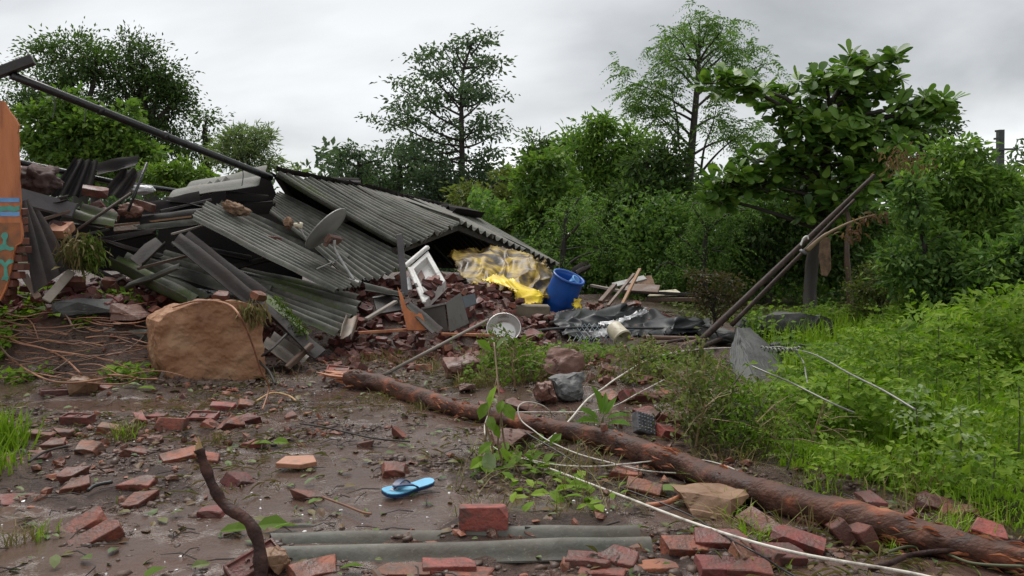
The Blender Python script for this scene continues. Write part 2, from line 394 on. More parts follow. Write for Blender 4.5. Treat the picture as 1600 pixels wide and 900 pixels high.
class MB:
    def __init__(s): s.v = []; s.f = []
    def add(s, vs, fs):
        o = len(s.v); s.v += [tuple(v) for v in vs]; s.f += [tuple(i + o for i in f) for f in fs]; return s
    def box(s, c, size, rot=None):
        c = Vector(c); h = Vector(size) / 2; M = rot or Matrix.Identity(3)
        vs = [c + M @ Vector((x * h.x, y * h.y, z * h.z)) for x in (-1, 1) for y in (-1, 1) for z in (-1, 1)]
        return s.add(vs, [(0, 1, 3, 2), (4, 6, 7, 5), (0, 4, 5, 1), (2, 3, 7, 6), (0, 2, 6, 4), (1, 5, 7, 3)])
    def bar(s, a, b, w, h=None, up=(0, 0, 1)):
        a, b = Vector(a), Vector(b); d = (b - a).normalized(); h = h or w
        sd = d.cross(Vector(up)); sd = sd.normalized() if sd.length > 1e-4 else Vector((1, 0, 0)); u = sd.cross(d)
        vs = [p + sd * (i * w / 2) + u * (j * h / 2) for p in (a, b) for (i, j) in ((-1, -1), (1, -1), (1, 1), (-1, 1))]
        return s.add(vs, [(0, 1, 2, 3), (7, 6, 5, 4), (0, 4, 5, 1), (1, 5, 6, 2), (2, 6, 7, 3), (3, 7, 4, 0)])
    def tube(s, pts, rad, n=8, cap=True, rough=0.0):
        pts = [Vector(p) for p in pts]
        if not hasattr(rad, '__len__'): rad = [rad] * len(pts)
        vs = []; prev = None
        for i, p in enumerate(pts):
            d = (pts[min(i + 1, len(pts) - 1)] - pts[max(i - 1, 0)]); d = d.normalized() if d.length > 1e-9 else Vector((0, 0, 1))
            if prev is None:
                r0 = d.cross(Vector((0.3, 0.2, 1)) if abs(d.z) < 0.9 else Vector((1, 0, 0))).normalized()
            else:
                r0 = prev - d * prev.dot(d); r0 = r0.normalized() if r0.length > 1e-6 else d.orthogonal().normalized()
            prev = r0; u = d.cross(r0)
            for k in range(n):
                a = 2 * math.pi * k / n
                q = 1 + (random.uniform(-rough, rough) if rough else 0)
                vs.append(p + (r0 * math.cos(a) + u * math.sin(a)) * rad[i] * q)
        fs = [(i * n + k, i * n + (k + 1) % n, (i + 1) * n + (k + 1) % n, (i + 1) * n + k) for i in range(len(pts) - 1) for k in range(n)]
        if cap: fs += [tuple(range(n - 1, -1, -1)), tuple(range((len(pts) - 1) * n, len(pts) * n))]
        return s.add(vs, fs)
    def lathe(s, prof, n=24, M=None):
        """prof [(r, z)], axis +Z, M 4x4"""
        M = M or Matrix.Identity(4); vs = []
        for r, z in prof:
            for k in range(n):
                a = 2 * math.pi * k / n; vs.append(M @ Vector((r * math.cos(a), r * math.sin(a), z)))
        fs = [(i * n + k, i * n + (k + 1) % n, (i + 1) * n + (k + 1) % n, (i + 1) * n + k) for i in range(len(prof) - 1) for k in range(n)]
        return s.add(vs, fs)
    def slab(s, pts, nrm, th):
        """flat polygon (list of points) with thickness th along -nrm"""
        n = len(pts); nrm = Vector(nrm).normalized()
        a = [Vector(p) for p in pts]; b = [p - nrm * th for p in a]
        fs = [tuple(range(n)), tuple(range(2 * n - 1, n - 1, -1))] + [(i, i + n, (i + 1) % n + n, (i + 1) % n) for i in range(n)]
        return s.add(a + b, fs)
    def build(s, name, mat, parent=None, smooth=False, label=None, cat=None, group=None, kind=None, bevel=0.0):
        V = np.array([tuple(v) for v in s.v], float)
        org = ORG[parent.name] if parent else Vector((V[:, 0].mean(), V[:, 1].mean(), V[:, 2].min()))
        V = V - np.array(org)
        me = bpy.data.meshes.new(name)
        me.from_pydata(V.tolist(), [], s.f)
        bm = bmesh.new(); bm.from_mesh(me)
        bmesh.ops.recalc_face_normals(bm, faces=bm.faces)
        if bevel: bmesh.ops.bevel(bm, geom=list(bm.edges), offset=bevel, segments=1, affect='EDGES', clamp_overlap=True)
        bm.to_mesh(me); bm.free()
        if smooth: me.polygons.foreach_set('use_smooth', np.full(len(me.polygons), True))
        me.update()
        o = link_mesh(name, me, mat, parent, (0, 0, 0) if parent else org)
        return tag(o, label, cat, group, kind)

def dup(root, loc=None, rot=None, label=None, group=None, scale=None):
    r = root.copy(); COL.objects.link(r)
    ORG[r.name] = ORG[root.name]
    if loc is not None: r.location = loc
    if rot is not None: r.rotation_euler = rot
    if scale is not None: r.scale = scale
    if label: r['label'] = label
    if group: r['group'] = group
    for ch in root.children:
        c = ch.copy(); COL.objects.link(c); c.parent = r
        for g in ch.children:
            d = g.copy(); COL.objects.link(d); d.parent = c
    return r

def curve(pts, n=8):
    """Catmull-Rom through pts"""
    pts = [Vector(p) for p in pts]; out = []
    for i in range(len(pts) - 1):
        p0, p1, p2, p3 = pts[max(i - 1, 0)], pts[i], pts[i + 1], pts[min(i + 2, len(pts) - 1)]
        for k in range(n):
            t = k / n
            out.append(0.5 * ((2 * p1) + (p2 - p0) * t + (2 * p0 - 5 * p1 + 4 * p2 - p3) * t * t + (3 * p1 - p0 - 3 * p2 + p3) * t ** 3))
    out.append(pts[-1])
    return out

# ---- leaves -------------------------------------------------------
def unit(a): return a / np.maximum(np.linalg.norm(a, axis=1, keepdims=True), 1e-9)

def leaf_arrays(pos, d, size, wr=0.5, fold=0.12, rich=False, up=None):
    pos = np.asarray(pos, float); n = len(pos); d = unit(np.asarray(d, float))
    size = np.broadcast_to(np.asarray(size, float), (n,))[:, None]
    upv = np.array([0, 0, 1.0]) + 0.7 * rng.normal(size=(n, 3)) if up is None else up + 0.25 * rng.normal(size=(n, 3))
    sd = unit(np.cross(d, upv)); nr = np.cross(sd, d)
    w = size * wr / 2
    if not rich:
        V = np.stack([pos, pos + d * size * 0.45 + sd * w + nr * size * fold, pos + d * size - nr * size * 0.05, pos + d * size * 0.45 - sd * w + nr * size * fold], 1)
        Fb = np.array([(0, 2, 1), (0, 3, 2)])
    else:
        V = np.stack([pos, pos + d * size * 0.28 + sd * w * 0.8 + nr * size * fold * 0.7, pos + d * size * 0.66 + sd * w * 0.95 + nr * size * fold * 0.6,
                      pos + d * size - nr * size * 0.12, pos + d * size * 0.66 - sd * w * 0.95 + nr * size * fold * 0.6, pos + d * size * 0.28 - sd * w * 0.8 + nr * size * fold * 0.7,
                      pos + d * size * 0.5], 1)
        Fb = np.array([(0, 6, 1), (1, 6, 2), (2, 6, 3), (3, 6, 4), (4, 6, 5), (5, 6, 0)])
    k = V.shape[1]
    Fc = (Fb[None] + (np.arange(n) * k)[:, None, None]).reshape(-1, 3)
    return V.reshape(-1, 3), Fc

def leaf_obj(name, parts, mat, parent=None, loc=None, **kw):
    Vs, Fs, o = [], [], 0
    for V, Fc in parts:
        Vs.append(V); Fs.append(Fc + o); o += len(V)
    V = np.concatenate(Vs); Fc = np.concatenate(Fs)
    org = np.array(ORG[parent.name]) if parent else (np.array(loc) if loc is not None else np.array([V[:, 0].mean(), V[:, 1].mean(), V[:, 2].min()]))
    me = np_mesh(name, V - org, Fc, smooth=False)
    ob = link_mesh(name, me, mat, parent, (0, 0, 0) if parent else tuple(org))
    return tag(ob, **kw)

def fronds(base, d, L, npair, ls, wr=0.3, droop=0.35, flat=0.0):
    """pinnate leaves: leaflets on both sides of a drooping rachis. base, d (n,3)"""
    base = np.asarray(base, float); d = unit(np.asarray(d, float)); n = len(base)
    L = np.broadcast_to(np.asarray(L, float), (n,))
    sd = unit(np.cross(d, np.array([0, 0, 1.0]) + 0.35 * rng.normal(size=(n, 3))))
    ps, ds, ss = [], [], []
    for j in range(npair):
        t = (j + 0.7) / npair
        p = base + d * (L * t)[:, None] + np.array([0, 0, -1.0]) * (droop * L * t * t)[:, None]
        dd = d + np.array([0, 0, -1.0]) * (2 * droop * t)
        for sg in (-1, 1):
            ps.append(p); ds.append(unit(dd * 0.5 + sg * sd + np.array([0, 0, -0.25]) + 0.12 * rng.normal(size=(n, 3))))
            ss.append(ls * (1.0 - 0.55 * abs(2 * t - 0.9)) * np.ones(n) * rng.uniform(0.8, 1.15, n))
    return leaf_arrays(np.concatenate(ps), np.concatenate(ds), np.concatenate(ss), wr, 0.05)

# ------------------------------------------------------------------ materials used below
groundmat()
sheetmat('cement_sheet', (0.016, 0.018, 0.014), (0.058, 0.061, 0.049), (0.185, 0.178, 0.155))
sheetmat('shade_sheet', (0.004, 0.004, 0.004), (0.007, 0.006, 0.006), (0.012, 0.011, 0.010), spec=0.03, rough=(0.8, 0.95))  # near-black colour standing in for deep shade in the hollows
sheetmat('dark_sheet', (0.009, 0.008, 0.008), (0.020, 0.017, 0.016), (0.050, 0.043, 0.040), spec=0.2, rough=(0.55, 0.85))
sheetmat('pale_sheet', (0.10, 0.085, 0.070), (0.20, 0.17, 0.14), (0.34, 0.31, 0.27))
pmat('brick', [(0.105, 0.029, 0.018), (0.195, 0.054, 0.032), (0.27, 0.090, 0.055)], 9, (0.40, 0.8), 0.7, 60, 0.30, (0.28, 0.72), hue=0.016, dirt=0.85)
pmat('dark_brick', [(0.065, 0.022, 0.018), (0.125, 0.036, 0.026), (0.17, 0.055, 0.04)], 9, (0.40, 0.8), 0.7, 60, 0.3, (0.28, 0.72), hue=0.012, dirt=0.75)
pmat('brick_stamp', [(0.06, 0.018, 0.012), (0.10, 0.03, 0.02)], 9, (0.5, 0.8), 0.3, 60, 0.1)
pmat('wall_brick', [(0.085, 0.030, 0.020), (0.16, 0.055, 0.034)], 11, (0.5, 0.85), 0.5, 60, 0.25)
pmat('terracotta', [(0.34, 0.15, 0.085), (0.48, 0.24, 0.15)], 6, (0.5, 0.7), 0.2, 50, 0.1, dirt=0.30)
pmat('orange_plaster', [(0.30, 0.095, 0.036), (0.46, 0.155, 0.056), (0.52, 0.19, 0.08)], 3.0, (0.6, 0.85), 0.5, 35, 0.05, (.30, .60), 10, stretch=(3.2, 3.2, .55))
pmat('stained_plaster', [(0.13, 0.075, 0.035), (0.30, 0.105, 0.04), (0.36, 0.13, 0.05)], 7, (0.6, 0.85), 0.3, 35, 0.05, (0.35, 0.65))
pmat('blue_paint', [(0.10, 0.23, 0.46), (0.16, 0.33, 0.58)], 8, (0.5, 0.7), 0.2, 40, 0.05)
pmat('teal_paint', [(0.05, 0.23, 0.17), (0.10, 0.36, 0.28)], 12, (0.5, 0.7), 0.2, 40, 0.05)
pmat('boulder', [(0.14, 0.055, 0.020), (0.24, 0.11, 0.050), (0.28, 0.14, 0.072), (0.36, 0.215, 0.125)], 2.6, (0.55, 0.85), 1.0, 30, 0.05, (0.34, 0.68), 11)
pmat('grey_rock', [(0.045, 0.045, 0.045), (0.085, 0.085, 0.083), (0.14, 0.135, 0.13)], 3.5, (0.45, 0.75), 0.6, 28, 0.15, (0.3, 0.7), 8)
pmat('dark_rock', [(0.034, 0.035, 0.034), (0.070, 0.071, 0.068), (0.11, 0.108, 0.10)], 3.0, (0.55, 0.8), 0.6, 28, 0.15, (0.3, 0.7), 8, spec=.3)
pmat('red_rock', [(0.085, 0.038, 0.027), (0.14, 0.065, 0.045), (0.18, 0.095, 0.07)], 4, (0.45, 0.8), 0.6, 28, 0.2, (0.3, 0.7), 8)
pmat('tan_rock', [(0.16, 0.085, 0.045), (0.27, 0.16, 0.09)], 4, (0.5, 0.8), 0.5, 28, 0.1, (0.3, 0.7), 8)
pmat('clod', [(0.040, 0.022, 0.015), (0.078, 0.045, 0.032), (0.112, 0.068, 0.050)], 9, (0.4, 0.75), 0.4, 70, 0.1)
pmat('steel_pipe', [(0.010, 0.010, 0.011), (0.022, 0.021, 0.022)], 14, (0.22, 0.42), 0.25, 60, 0.1)
pmat('rusty_steel', [(0.020, 0.013, 0.011), (0.042, 0.026, 0.021), (0.068, 0.042, 0.032)], 18, (0.5, 0.75), 0.4, 70, 0.1, spec=.25)
pmat('old_timber', [(0.07, 0.040, 0.026), (0.14, 0.085, 0.058)], 9, (0.5, 0.8), 0.5, 40, 0.2, stretch=(1, 1, 1))
pmat('dark_timber', [(0.016, 0.013, 0.012), (0.036, 0.029, 0.026)], 9, (0.4, 0.75), 0.4, 40, 0.2)
pmat('grey_timber', [(0.14, 0.12, 0.10), (0.24, 0.205, 0.17)], 9, (0.55, 0.85), 0.4, 40, 0.15)
pmat('tan_timber', [(0.22, 0.115, 0.055), (0.36, 0.20, 0.10)], 9, (0.5, 0.8), 0.4, 40, 0.15)
pmat('slate_board', [(0.055, 0.048, 0.050), (0.085, 0.076, 0.078)], 5, (0.35, 0.6), 0.2, 40, 0.08)
pmat('grey_metal', [(0.105, 0.10, 0.088), (0.145, 0.138, 0.122)], 3, (0.4, 0.55), 0.08, 40, 0.04, dirt=0.40)
pmat('blue_grey_metal', [(0.085, 0.10, 0.115), (0.12, 0.14, 0.155)], 4, (0.35, 0.5), 0.1, 40, 0.04)
pmat('dish_grey', [(0.19, 0.20, 0.19), (0.27, 0.28, 0.265)], 5, (0.35, 0.55), 0.1, 40, 0.04)
pmat('galvanised', [(0.24, 0.235, 0.22), (0.38, 0.375, 0.36)], 14, (0.35, 0.55), 0.15, 60, 0.05, metal=0.3, dirt=0.30)
pmat('rust_bracket', [(0.10, 0.045, 0.032), (0.20, 0.12, 0.095)], 20, (0.5, 0.8), 0.3, 60, 0.1)
pmat('white_plastic', [(0.50, 0.48, 0.45), (0.72, 0.71, 0.68)], 6, (0.3, 0.5), 0.1, 30, 0.03, dirt=0.35)
pmat('ivory_plastic', [(0.36, 0.31, 0.215), (0.50, 0.45, 0.335), (0.54, 0.50, 0.39)], 7, (0.35, 0.6), 0.15, 30, 0.03, dirt=0.35)
pmat('white_enamel', [(0.70, 0.69, 0.67), (0.80, 0.79, 0.78)], 6, (0.2, 0.35), 0.05, 30, 0.03)
pmat('steel_bowl', [(0.42, 0.40, 0.38), (0.55, 0.53, 0.51)], 6, (0.22, 0.36), 0.05, 30, 0.03, metal=0.85)
pmat('barrel_blue', [(0.004, 0.045, 0.23), (0.006, 0.075, 0.34), (0.012, 0.09, 0.36)], 3, (0.32, 0.5), 0.12, 25, 0.02, dirt=0.25)
pmat('pale_blue_plastic', [(0.12, 0.32, 0.62), (0.18, 0.42, 0.72)], 5, (0.3, 0.45), 0.1, 30, 0.03)
pmat('gold_tarp', [(0.022, 0.015, 0.008), (0.085, 0.052, 0.014), (0.30, 0.195, 0.022), (0.54, 0.39, 0.055)], 4.6, (0.35, 0.6), 0.5, 24, 0.05, (0.34, 0.72), 11)
pmat('yellow_sheet', [(0.50, 0.33, 0.03), (0.72, 0.52, 0.02), (0.80, 0.62, 0.03)], 5, (0.3, 0.45), 0.3, 20, 0.05, dirt=0.28)
pmat('black_plastic', [(0.010, 0.011, 0.012), (0.022, 0.024, 0.026)], 7, (0.38, 0.55), 0.3, 16, 0.05, spec=.3)
pmat('white_wrapper', [(0.45, 0.45, 0.45), (0.75, 0.75, 0.76)], 14, (0.3, 0.5), 0.4, 30, 0.05)
pmat('concrete_block', [(0.10, 0.085, 0.06), (0.20, 0.165, 0.115)], 7, (0.6, 0.9), 0.4, 50, 0.05)
pmat('bark', [(0.016, 0.007, 0.006), (0.040, 0.018, 0.014), (0.075, 0.034, 0.025)], 16, (0.55, 0.8), 1.0, 45, 0.1, spec=.25)
pmat('log_bark', [(0.020, 0.009, 0.006), (0.062, 0.026, 0.017), (0.110, 0.048, 0.030), (0.18, 0.058, 0.032), (0.34, 0.14, 0.07)], 5.2, (0.5, 0.75), 1.0, 38, 0.03, (0.30, 0.46, 0.575, 0.63, 0.76), 10, stretch=(.8, 1.5, 1.5), spec=.3)
pmat('peeled_wood', [(0.19, 0.055, 0.026), (0.34, 0.12, 0.055), (0.42, 0.20, 0.10)], 12, (0.4, 0.65), 0.5, 50, 0.1)
pmat('raw_wood', [(0.30, 0.17, 0.07), (0.50, 0.33, 0.16)], 14, (0.5, 0.75), 0.5, 60, 0.1)
pmat('trunk_bark', [(0.018, 0.014, 0.011), (0.04, 0.032, 0.025)], 8, (0.6, 0.9), 0.6, 24, 0.15)
pmat('vine_skin', [(0.16, 0.060, 0.032), (0.34, 0.165, 0.085)], 6, (0.45, 0.7), 0.2, 40, 0.3)
pmat('dry_stem', [(0.16, 0.10, 0.05), (0.28, 0.20, 0.11)], 9, (0.5, 0.8), 0.2, 40, 0.25)
pmat('green_stem', [(0.06, 0.075, 0.03), (0.10, 0.10, 0.045)], 9, (0.5, 0.7), 0.2, 40, 0.2)
pmat('white_cable', [(0.46, 0.42, 0.36), (0.62, 0.58, 0.51)], 16, (0.4, 0.6), 0.1, 40, 0.08, dirt=0.45)
pmat('black_cable', [(0.012, 0.012, 0.013), (0.02, 0.02, 0.02)], 16, (0.35, 0.5), 0.1, 40, 0.05)
pmat('wire_rope', [(0.17, 0.17, 0.15), (0.27, 0.27, 0.25)], 30, (0.4, 0.6), 0.2, 40, 0.08, metal=0.3)
pmat('sole_blue', [(0.085, 0.33, 0.52), (0.13, 0.43, 0.64)], 14, (0.4, 0.6), 0.15, 60, 0.02, dirt=0.30)
pmat('navy_rubber', [(0.008, 0.022, 0.070), (0.014, 0.04, 0.11)], 9, (0.3, 0.45), 0.1, 60, 0.02)
pmat('print_grey', [(0.10, 0.14, 0.2), (0.62, 0.62, 0.66)], 60, (0.4, 0.5), 0.1, 60, 0.02, (0.45, 0.55))
pmat('brown_cloth', [(0.05, 0.030, 0.026), (0.105, 0.066, 0.058)], 5, (0.75, 0.95), 0.5, 40, 0.08)
pmat('tan_sack', [(0.10, 0.058, 0.036), (0.25, 0.155, 0.095)], 14, (0.75, 0.95), 0.5, 40, 0.08)
pmat('straw', [(0.15, 0.11, 0.045), (0.29, 0.22, 0.10)], 9, (0.6, 0.9), 0.3, 40, 0.2)
pmat('blue_paint_rack', [(0.055, 0.085, 0.10), (0.09, 0.13, 0.145)], 9, (0.4, 0.6), 0.1, 40, 0.05)
pmat('pole_grey', [(0.035, 0.037, 0.038), (0.055, 0.057, 0.058)], 9, (0.5, 0.7), 0.1, 40, 0.05)
pmat('perforated_block', [(0.045, 0.042, 0.048), (0.10, 0.095, 0.10)], 30, (0.4, 0.6), 0.3, 60, 0.05)

leafmat('leaf_dark', [(0.035, 0.058, 0.022), (0.064, 0.111, 0.032), (0.111, 0.167, 0.048)])
leafmat('leaf_far', [(0.043, 0.068, 0.042), (0.073, 0.113, 0.065), (0.112, 0.154, 0.090)])
leafmat('leaf_mid', [(0.064, 0.122, 0.024), (0.114, 0.198, 0.037), (0.187, 0.277, 0.053)])
leafmat('leaf_deep', [(0.048, 0.099, 0.026), (0.097, 0.182, 0.043), (0.185, 0.280, 0.060)])
leafmat('leaf_light', [(0.070, 0.131, 0.020), (0.116, 0.193, 0.032), (0.171, 0.248, 0.044)])
leafmat('leaf_pale', [(0.133, 0.188, 0.083), (0.210, 0.276, 0.130), (0.307, 0.364, 0.176)])
leafmat('leaf_olive', [(0.070, 0.086, 0.025), (0.120, 0.145, 0.039), (0.190, 0.212, 0.063)])
leafmat('leaf_dry', [(0.055, 0.038, 0.022), (0.095, 0.068, 0.040), (0.085, 0.090, 0.035)])
leafmat('leaf_wither', [(0.11, 0.055, 0.034), (0.16, 0.085, 0.055), (0.13, 0.095, 0.05)])
leafmat('leaf_big', [(0.050, 0.114, 0.021), (0.105, 0.199, 0.034), (0.187, 0.293, 0.044)], rough=0.35, trans=0.25)
leafmat('leaf_big_bright', [(0.117, 0.224, 0.022), (0.187, 0.310, 0.034), (0.250, 0.370, 0.048)], rough=0.35, trans=0.3)
leafmat('grass_blade', [(0.118, 0.211, 0.013), (0.182, 0.301, 0.021), (0.269, 0.371, 0.034)], rough=0.5, trans=0.35)
leafmat('weed_leaf', [(0.097, 0.179, 0.015), (0.152, 0.253, 0.024), (0.241, 0.333, 0.043)], rough=0.65, trans=0.35, spec=0.15)
leafmat('weed_deep', [(0.058, 0.112, 0.012), (0.101, 0.175, 0.019), (0.165, 0.239, 0.030)], rough=0.65, trans=0.35, spec=0.15)
leafmat('straw_blade', [(0.16, 0.115, 0.045), (0.23, 0.18, 0.075), (0.12, 0.14, 0.035)], rough=0.7, trans=0.15)
leafmat('litter_leaf', [(0.045, 0.075, 0.022), (0.10, 0.14, 0.035), (0.15, 0.10, 0.045), (0.09, 0.05, 0.028)], rough=0.5, trans=0.1)
leafmat('moss', [(0.040, 0.070, 0.008), (0.075, 0.125, 0.014), (0.11, 0.16, 0.022)], rough=0.8, trans=0.1)
leafmat('bark_flake', [(0.18, 0.055, 0.028), (0.30, 0.105, 0.05), (0.42, 0.19, 0.10)], rough=0.6, trans=0.0)
leafmat('chip', [(0.45, 0.42, 0.38), (0.60, 0.58, 0.55), (0.35, 0.16, 0.09)], rough=0.5, trans=0.0)

# ------------------------------------------------------------------ ground
ys = [1.0]
while ys[-1] < 70: ys.append(ys[-1] + max(0.024, 0.0125 * ys[-1] * (0.8 if ys[-1] < 9 else 1.5)))
ys = np.array([-6, -2, 0.0] + ys + list(np.geomspace(76, 900, 14)))
xn = np.arange(-5.4, 5.4, 0.042)
xg = [xn[-1]]
while xg[-1] < 900: xg.append(xg[-1] + max(0.06, (xg[-1] - 5.2) * 0.16))
xg = np.array(xg[1:])
xs = np.concatenate([-xg[::-1] , xn, xg])
XX, YY = np.meshgrid(xs, ys)
ZZ = H(XX, YY)
far = S(60, 120, np.hypot(XX, YY))
ZZ = ZZ * (1 - far)
ny, nx = XX.shape
idx = np.arange(ny * nx).reshape(ny, nx)
quads = np.stack([idx[:-1, :-1], idx[:-1, 1:], idx[1:, 1:], idx[1:, :-1]], -1).reshape(-1, 4)
V = np.stack([XX, YY, ZZ], -1).reshape(-1, 3)
fld = S(12.3, 14.0, YY + 0.8 * fbm(XX, YY, 71, 2)) * S(2.2, 3.4, XX) + S(20, 24, YY)
g_me = np_mesh('ground', V, quads, True, {'wet': wet(XX, YY).ravel(), 'grassy': grassy(XX, YY).ravel(), 'field': np.clip(fld, 0, 1).ravel()})
tag(link_mesh('ground', g_me, 'wet_mud'), 'wet brown mud with puddles, rising to rubble by the house', None, None, 'structure')

# ------------------------------------------------------------------ stones
def rock_mesh(name, hull, disp=0.03, cuts=2, seed=0, freq=3.0, smooth=False, block=0.35):
    bm = bmesh.new()
    for p in hull: bm.verts.new(p)
    r = bmesh.ops.convex_hull(bm, input=list(bm.verts))
    bmesh.ops.delete(bm, geom=[g for g in r['geom_interior'] if isinstance(g, bmesh.types.BMVert)], context='VERTS')
    bmesh.ops.triangulate(bm, faces=bm.faces)
    for _ in range(cuts):
        bmesh.ops.subdivide_edges(bm, edges=list(bm.edges), cuts=1, use_grid_fill=True, smooth=0.0)
        bmesh.ops.triangulate(bm, faces=bm.faces)
    bm.normal_update()
    so = Vector((seed * 3.1, seed * 1.7, seed * 0.9))
    for v in list(bm.verts):
        n = v.normal
        d = mnoise.fractal(v.co * freq + so, 1.0, 2.0, 4)
        c = mnoise.cell(v.co * freq * 1.4 + so)
        v.co = v.co + n * disp * (d + block * (c - 0.5) + 0.5 * (0.35 - abs(mnoise.noise(v.co * freq * 1.7 + so * 2))))
    bmesh.ops.recalc_face_normals(bm, faces=bm.faces)
    me = bpy.data.meshes.new(name); bm.to_mesh(me); bm.free()
    if smooth: me.polygons.foreach_set('use_smooth', np.full(len(me.polygons), True))
    return me

def rock(px, py, size, label, mat, seed, rotz=0.0, sink=0.12, tilt=0.0, cat='rock', group=None, cuts=3, at=None, n=13, disp=0.09):
    rr = random.Random(seed)
    hull = []
    for k in range(n):
        v = Vector((rr.gauss(0, 1), rr.gauss(0, 1), rr.gauss(0, 1))).normalized()
        v = Vector([math.copysign(abs(c) ** 0.72, c) for c in v])
        hull.append(Vector((v.x * size[0] / 2, v.y * size[1] / 2, v.z * size[2] / 2)))
    me = rock_mesh('rock', hull, disp * 1.7 * min(size), cuts + 1, seed, 1.6 / max(size))
    p = at if at is not None else G(px, py)
    o = link_mesh('rock', me, mat, None, (p[0], p[1], p[2] + size[2] * (0.5 - sink)))
    o.rotation_euler = (tilt, 0, rotz)
    return tag(o, label, cat, group)

# the brown boulder: front face, left facet, sloping top
fr = [(247, 503), (262, 490), (300, 474), (330, 468), (388, 474), (408, 500), (413, 560), (414, 588), (380, 596), (320, 602), (264, 604), (250, 560)]
hull = [P(x, y, 7.55 + 0.0015 * (x - 250)) for x, y in fr] + [P(231, 498, 8.15), P(232, 545, 8.15), P(246, 592, 8.1), P(256, 480, 8.4)]
hull += [P(240, 500, 8.8), P(320, 476, 8.7), P(395, 482, 8.6), P(405, 570, 8.7), P(240, 570, 8.6)]
c0 = Vector((sum(p.x for p in hull) / len(hull), sum(p.y for p in hull) / len(hull), min(p.z for p in hull)))
me = rock_mesh('boulder', [p - c0 for p in hull], 0.032, 6, 3, 4.6, False, 0.0)
tag(link_mesh('boulder', me, 'boulder', None, c0), 'big brown square-cut boulder standing in front of the fallen roof sheets', 'boulder')

# ------------------------------------------------------------------ corrugated sheets
def csheet(name, c, nr, mat='cement_sheet', parent=None, label=None, group=None, cat='roof sheet', amp=None, th=0.008, moss=0.0, bright=1.0,
           sag=0.0, jag=0.0, seg=10, spr=8, seed=None, curl=0.0, flat=False, phase=0.0, mud=0.0):
    """c: four world corners A, B (one wavy end) and C, D (the other: D beyond A, C beyond B)"""
    A, B, Cc, D = [np.array(tuple(p), float) for p in c]
    s = random.randint(0, 9999) if seed is None else seed
    nu = max(2, int(nr * spr))
    u = np.linspace(0, 1, nu + 1); v = np.linspace(0, 1, seg + 1)
    uu, vv = np.meshgrid(u, v)
    vj = vv
    if jag:
        j0 = jag * np.maximum(0, fbm(uu * 5, uu * 0 + s, s, 3) + 0.15); j1 = jag * np.maximum(0, fbm(uu * 6 + 9, uu * 0 + s, s + 5, 3) + 0.1)
        vj = j0 + vv * (1 - j0 - j1)
    p = (A[None, None] * ((1 - uu) * (1 - vj))[..., None] + B * (uu * (1 - vj))[..., None] + Cc * (uu * vj)[..., None] + D * ((1 - uu) * vj)[..., None])
    e1 = (B + Cc - A - D) / 2; e2 = (D + Cc - A - B) / 2
    n = np.cross(e1, e2); n = n / np.linalg.norm(n)
    if n[2] < 0: n = -n
    w = np.linalg.norm(e1)
    am = amp if amp is not None else 0.24 * w / nr
    wave = np.cos(2 * np.pi * (nr * uu + phase)) if not flat else np.zeros_like(uu)
    off = am * wave - sag * np.sin(np.pi * vv) + 0.030 * fbm(uu * 1.6 + s, vv * 2.2, s, 2) + curl * (uu - 0.5) ** 2
    top = p + n * off[..., None]; bot = top - n * th
    ny_, nx_ = uu.shape; m = ny_ * nx_
    ix = np.arange(m).reshape(ny_, nx_)
    q = np.stack([ix[:-1, :-1], ix[:-1, 1:], ix[1:, 1:], ix[1:, :-1]], -1).reshape(-1, 4)
    V = [top.reshape(-1, 3), bot.reshape(-1, 3)]; Fc = [q, q[:, ::-1] + m]
    cr = [(wave.ravel() + 1) / 2] * 2
    base = 2 * m
    for line in (ix[0], ix[-1], ix[:, 0], ix[:, -1]):
        k = len(line)
        V += [top.reshape(-1, 3)[line], bot.reshape(-1, 3)[line]]; cr += [np.full(k, 1.0)] * 2
        i = np.arange(k - 1)
        Fc.append(np.stack([base + i, base + i + 1, base + k + i + 1, base + k + i], -1)); base += 2 * k
    V = np.concatenate(V); Fc = np.concatenate(Fc)
    org = np.array(ORG[parent.name]) if parent else np.array([V[:, 0].mean(), V[:, 1].mean(), V[:, 2].min()])
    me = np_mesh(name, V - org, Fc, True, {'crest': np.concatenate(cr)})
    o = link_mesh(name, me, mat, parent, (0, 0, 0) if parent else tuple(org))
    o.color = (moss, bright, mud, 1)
    return tag(o, label, None if parent else cat, group)

def quad(pts): return [P(*p) for p in pts]

def lerp4(c, u0, u1, v0=0.0, v1=1.0):
    A, B, Cc, D = c
    f = lambda u, v: (A * (1 - u) + B * u) * (1 - v) + (D * (1 - u) + Cc * u) * v
    return [f(u0, v0), f(u1, v0), f(u1, v1), f(u0, v1)]

# ---- the roof that came down in one piece
R1 = quad([(424, 268, 11.0), (600, 301, 13.6), (724, 349, 13.2), (632, 391, 11.2)])
R2 = quad([(584, 299, 13.75), (724, 331, 16.2), (874, 414, 15.2), (716, 346, 13.15)])
roof = empty('collapsed_roof', (-1.5, 12.5, 0.7), 'large grey corrugated roof, sagging in one piece over the ruin, low end by the blue barrel', 'roof')
for k in range(3):
    u0, u1 = k / 3, (k + 1) / 3 + (0.015 if k < 2 else 0)
    cc = lerp4(R1, u0, u1); up = Vector((0, 0, 0.012 * (k % 2)))
    csheet('roof_sheet', [p + up for p in cc], 6, 'cement_sheet', roof, moss=0.17 - 0.04 * k, bright=1.0 + 0.06 * k, seg=14, jag=0.07, seed=30 + k, sag=0.03)
for k in range(3):
    u0, u1 = k / 3, (k + 1) / 3 + (0.02 if k < 2 else 0)
    csheet('roof_sheet', lerp4(R2, u0, u1), 6, 'cement_sheet', roof, moss=0.12 if k == 0 else 0.0, bright=1.12, seg=12, jag=0.03, seed=40 + k)
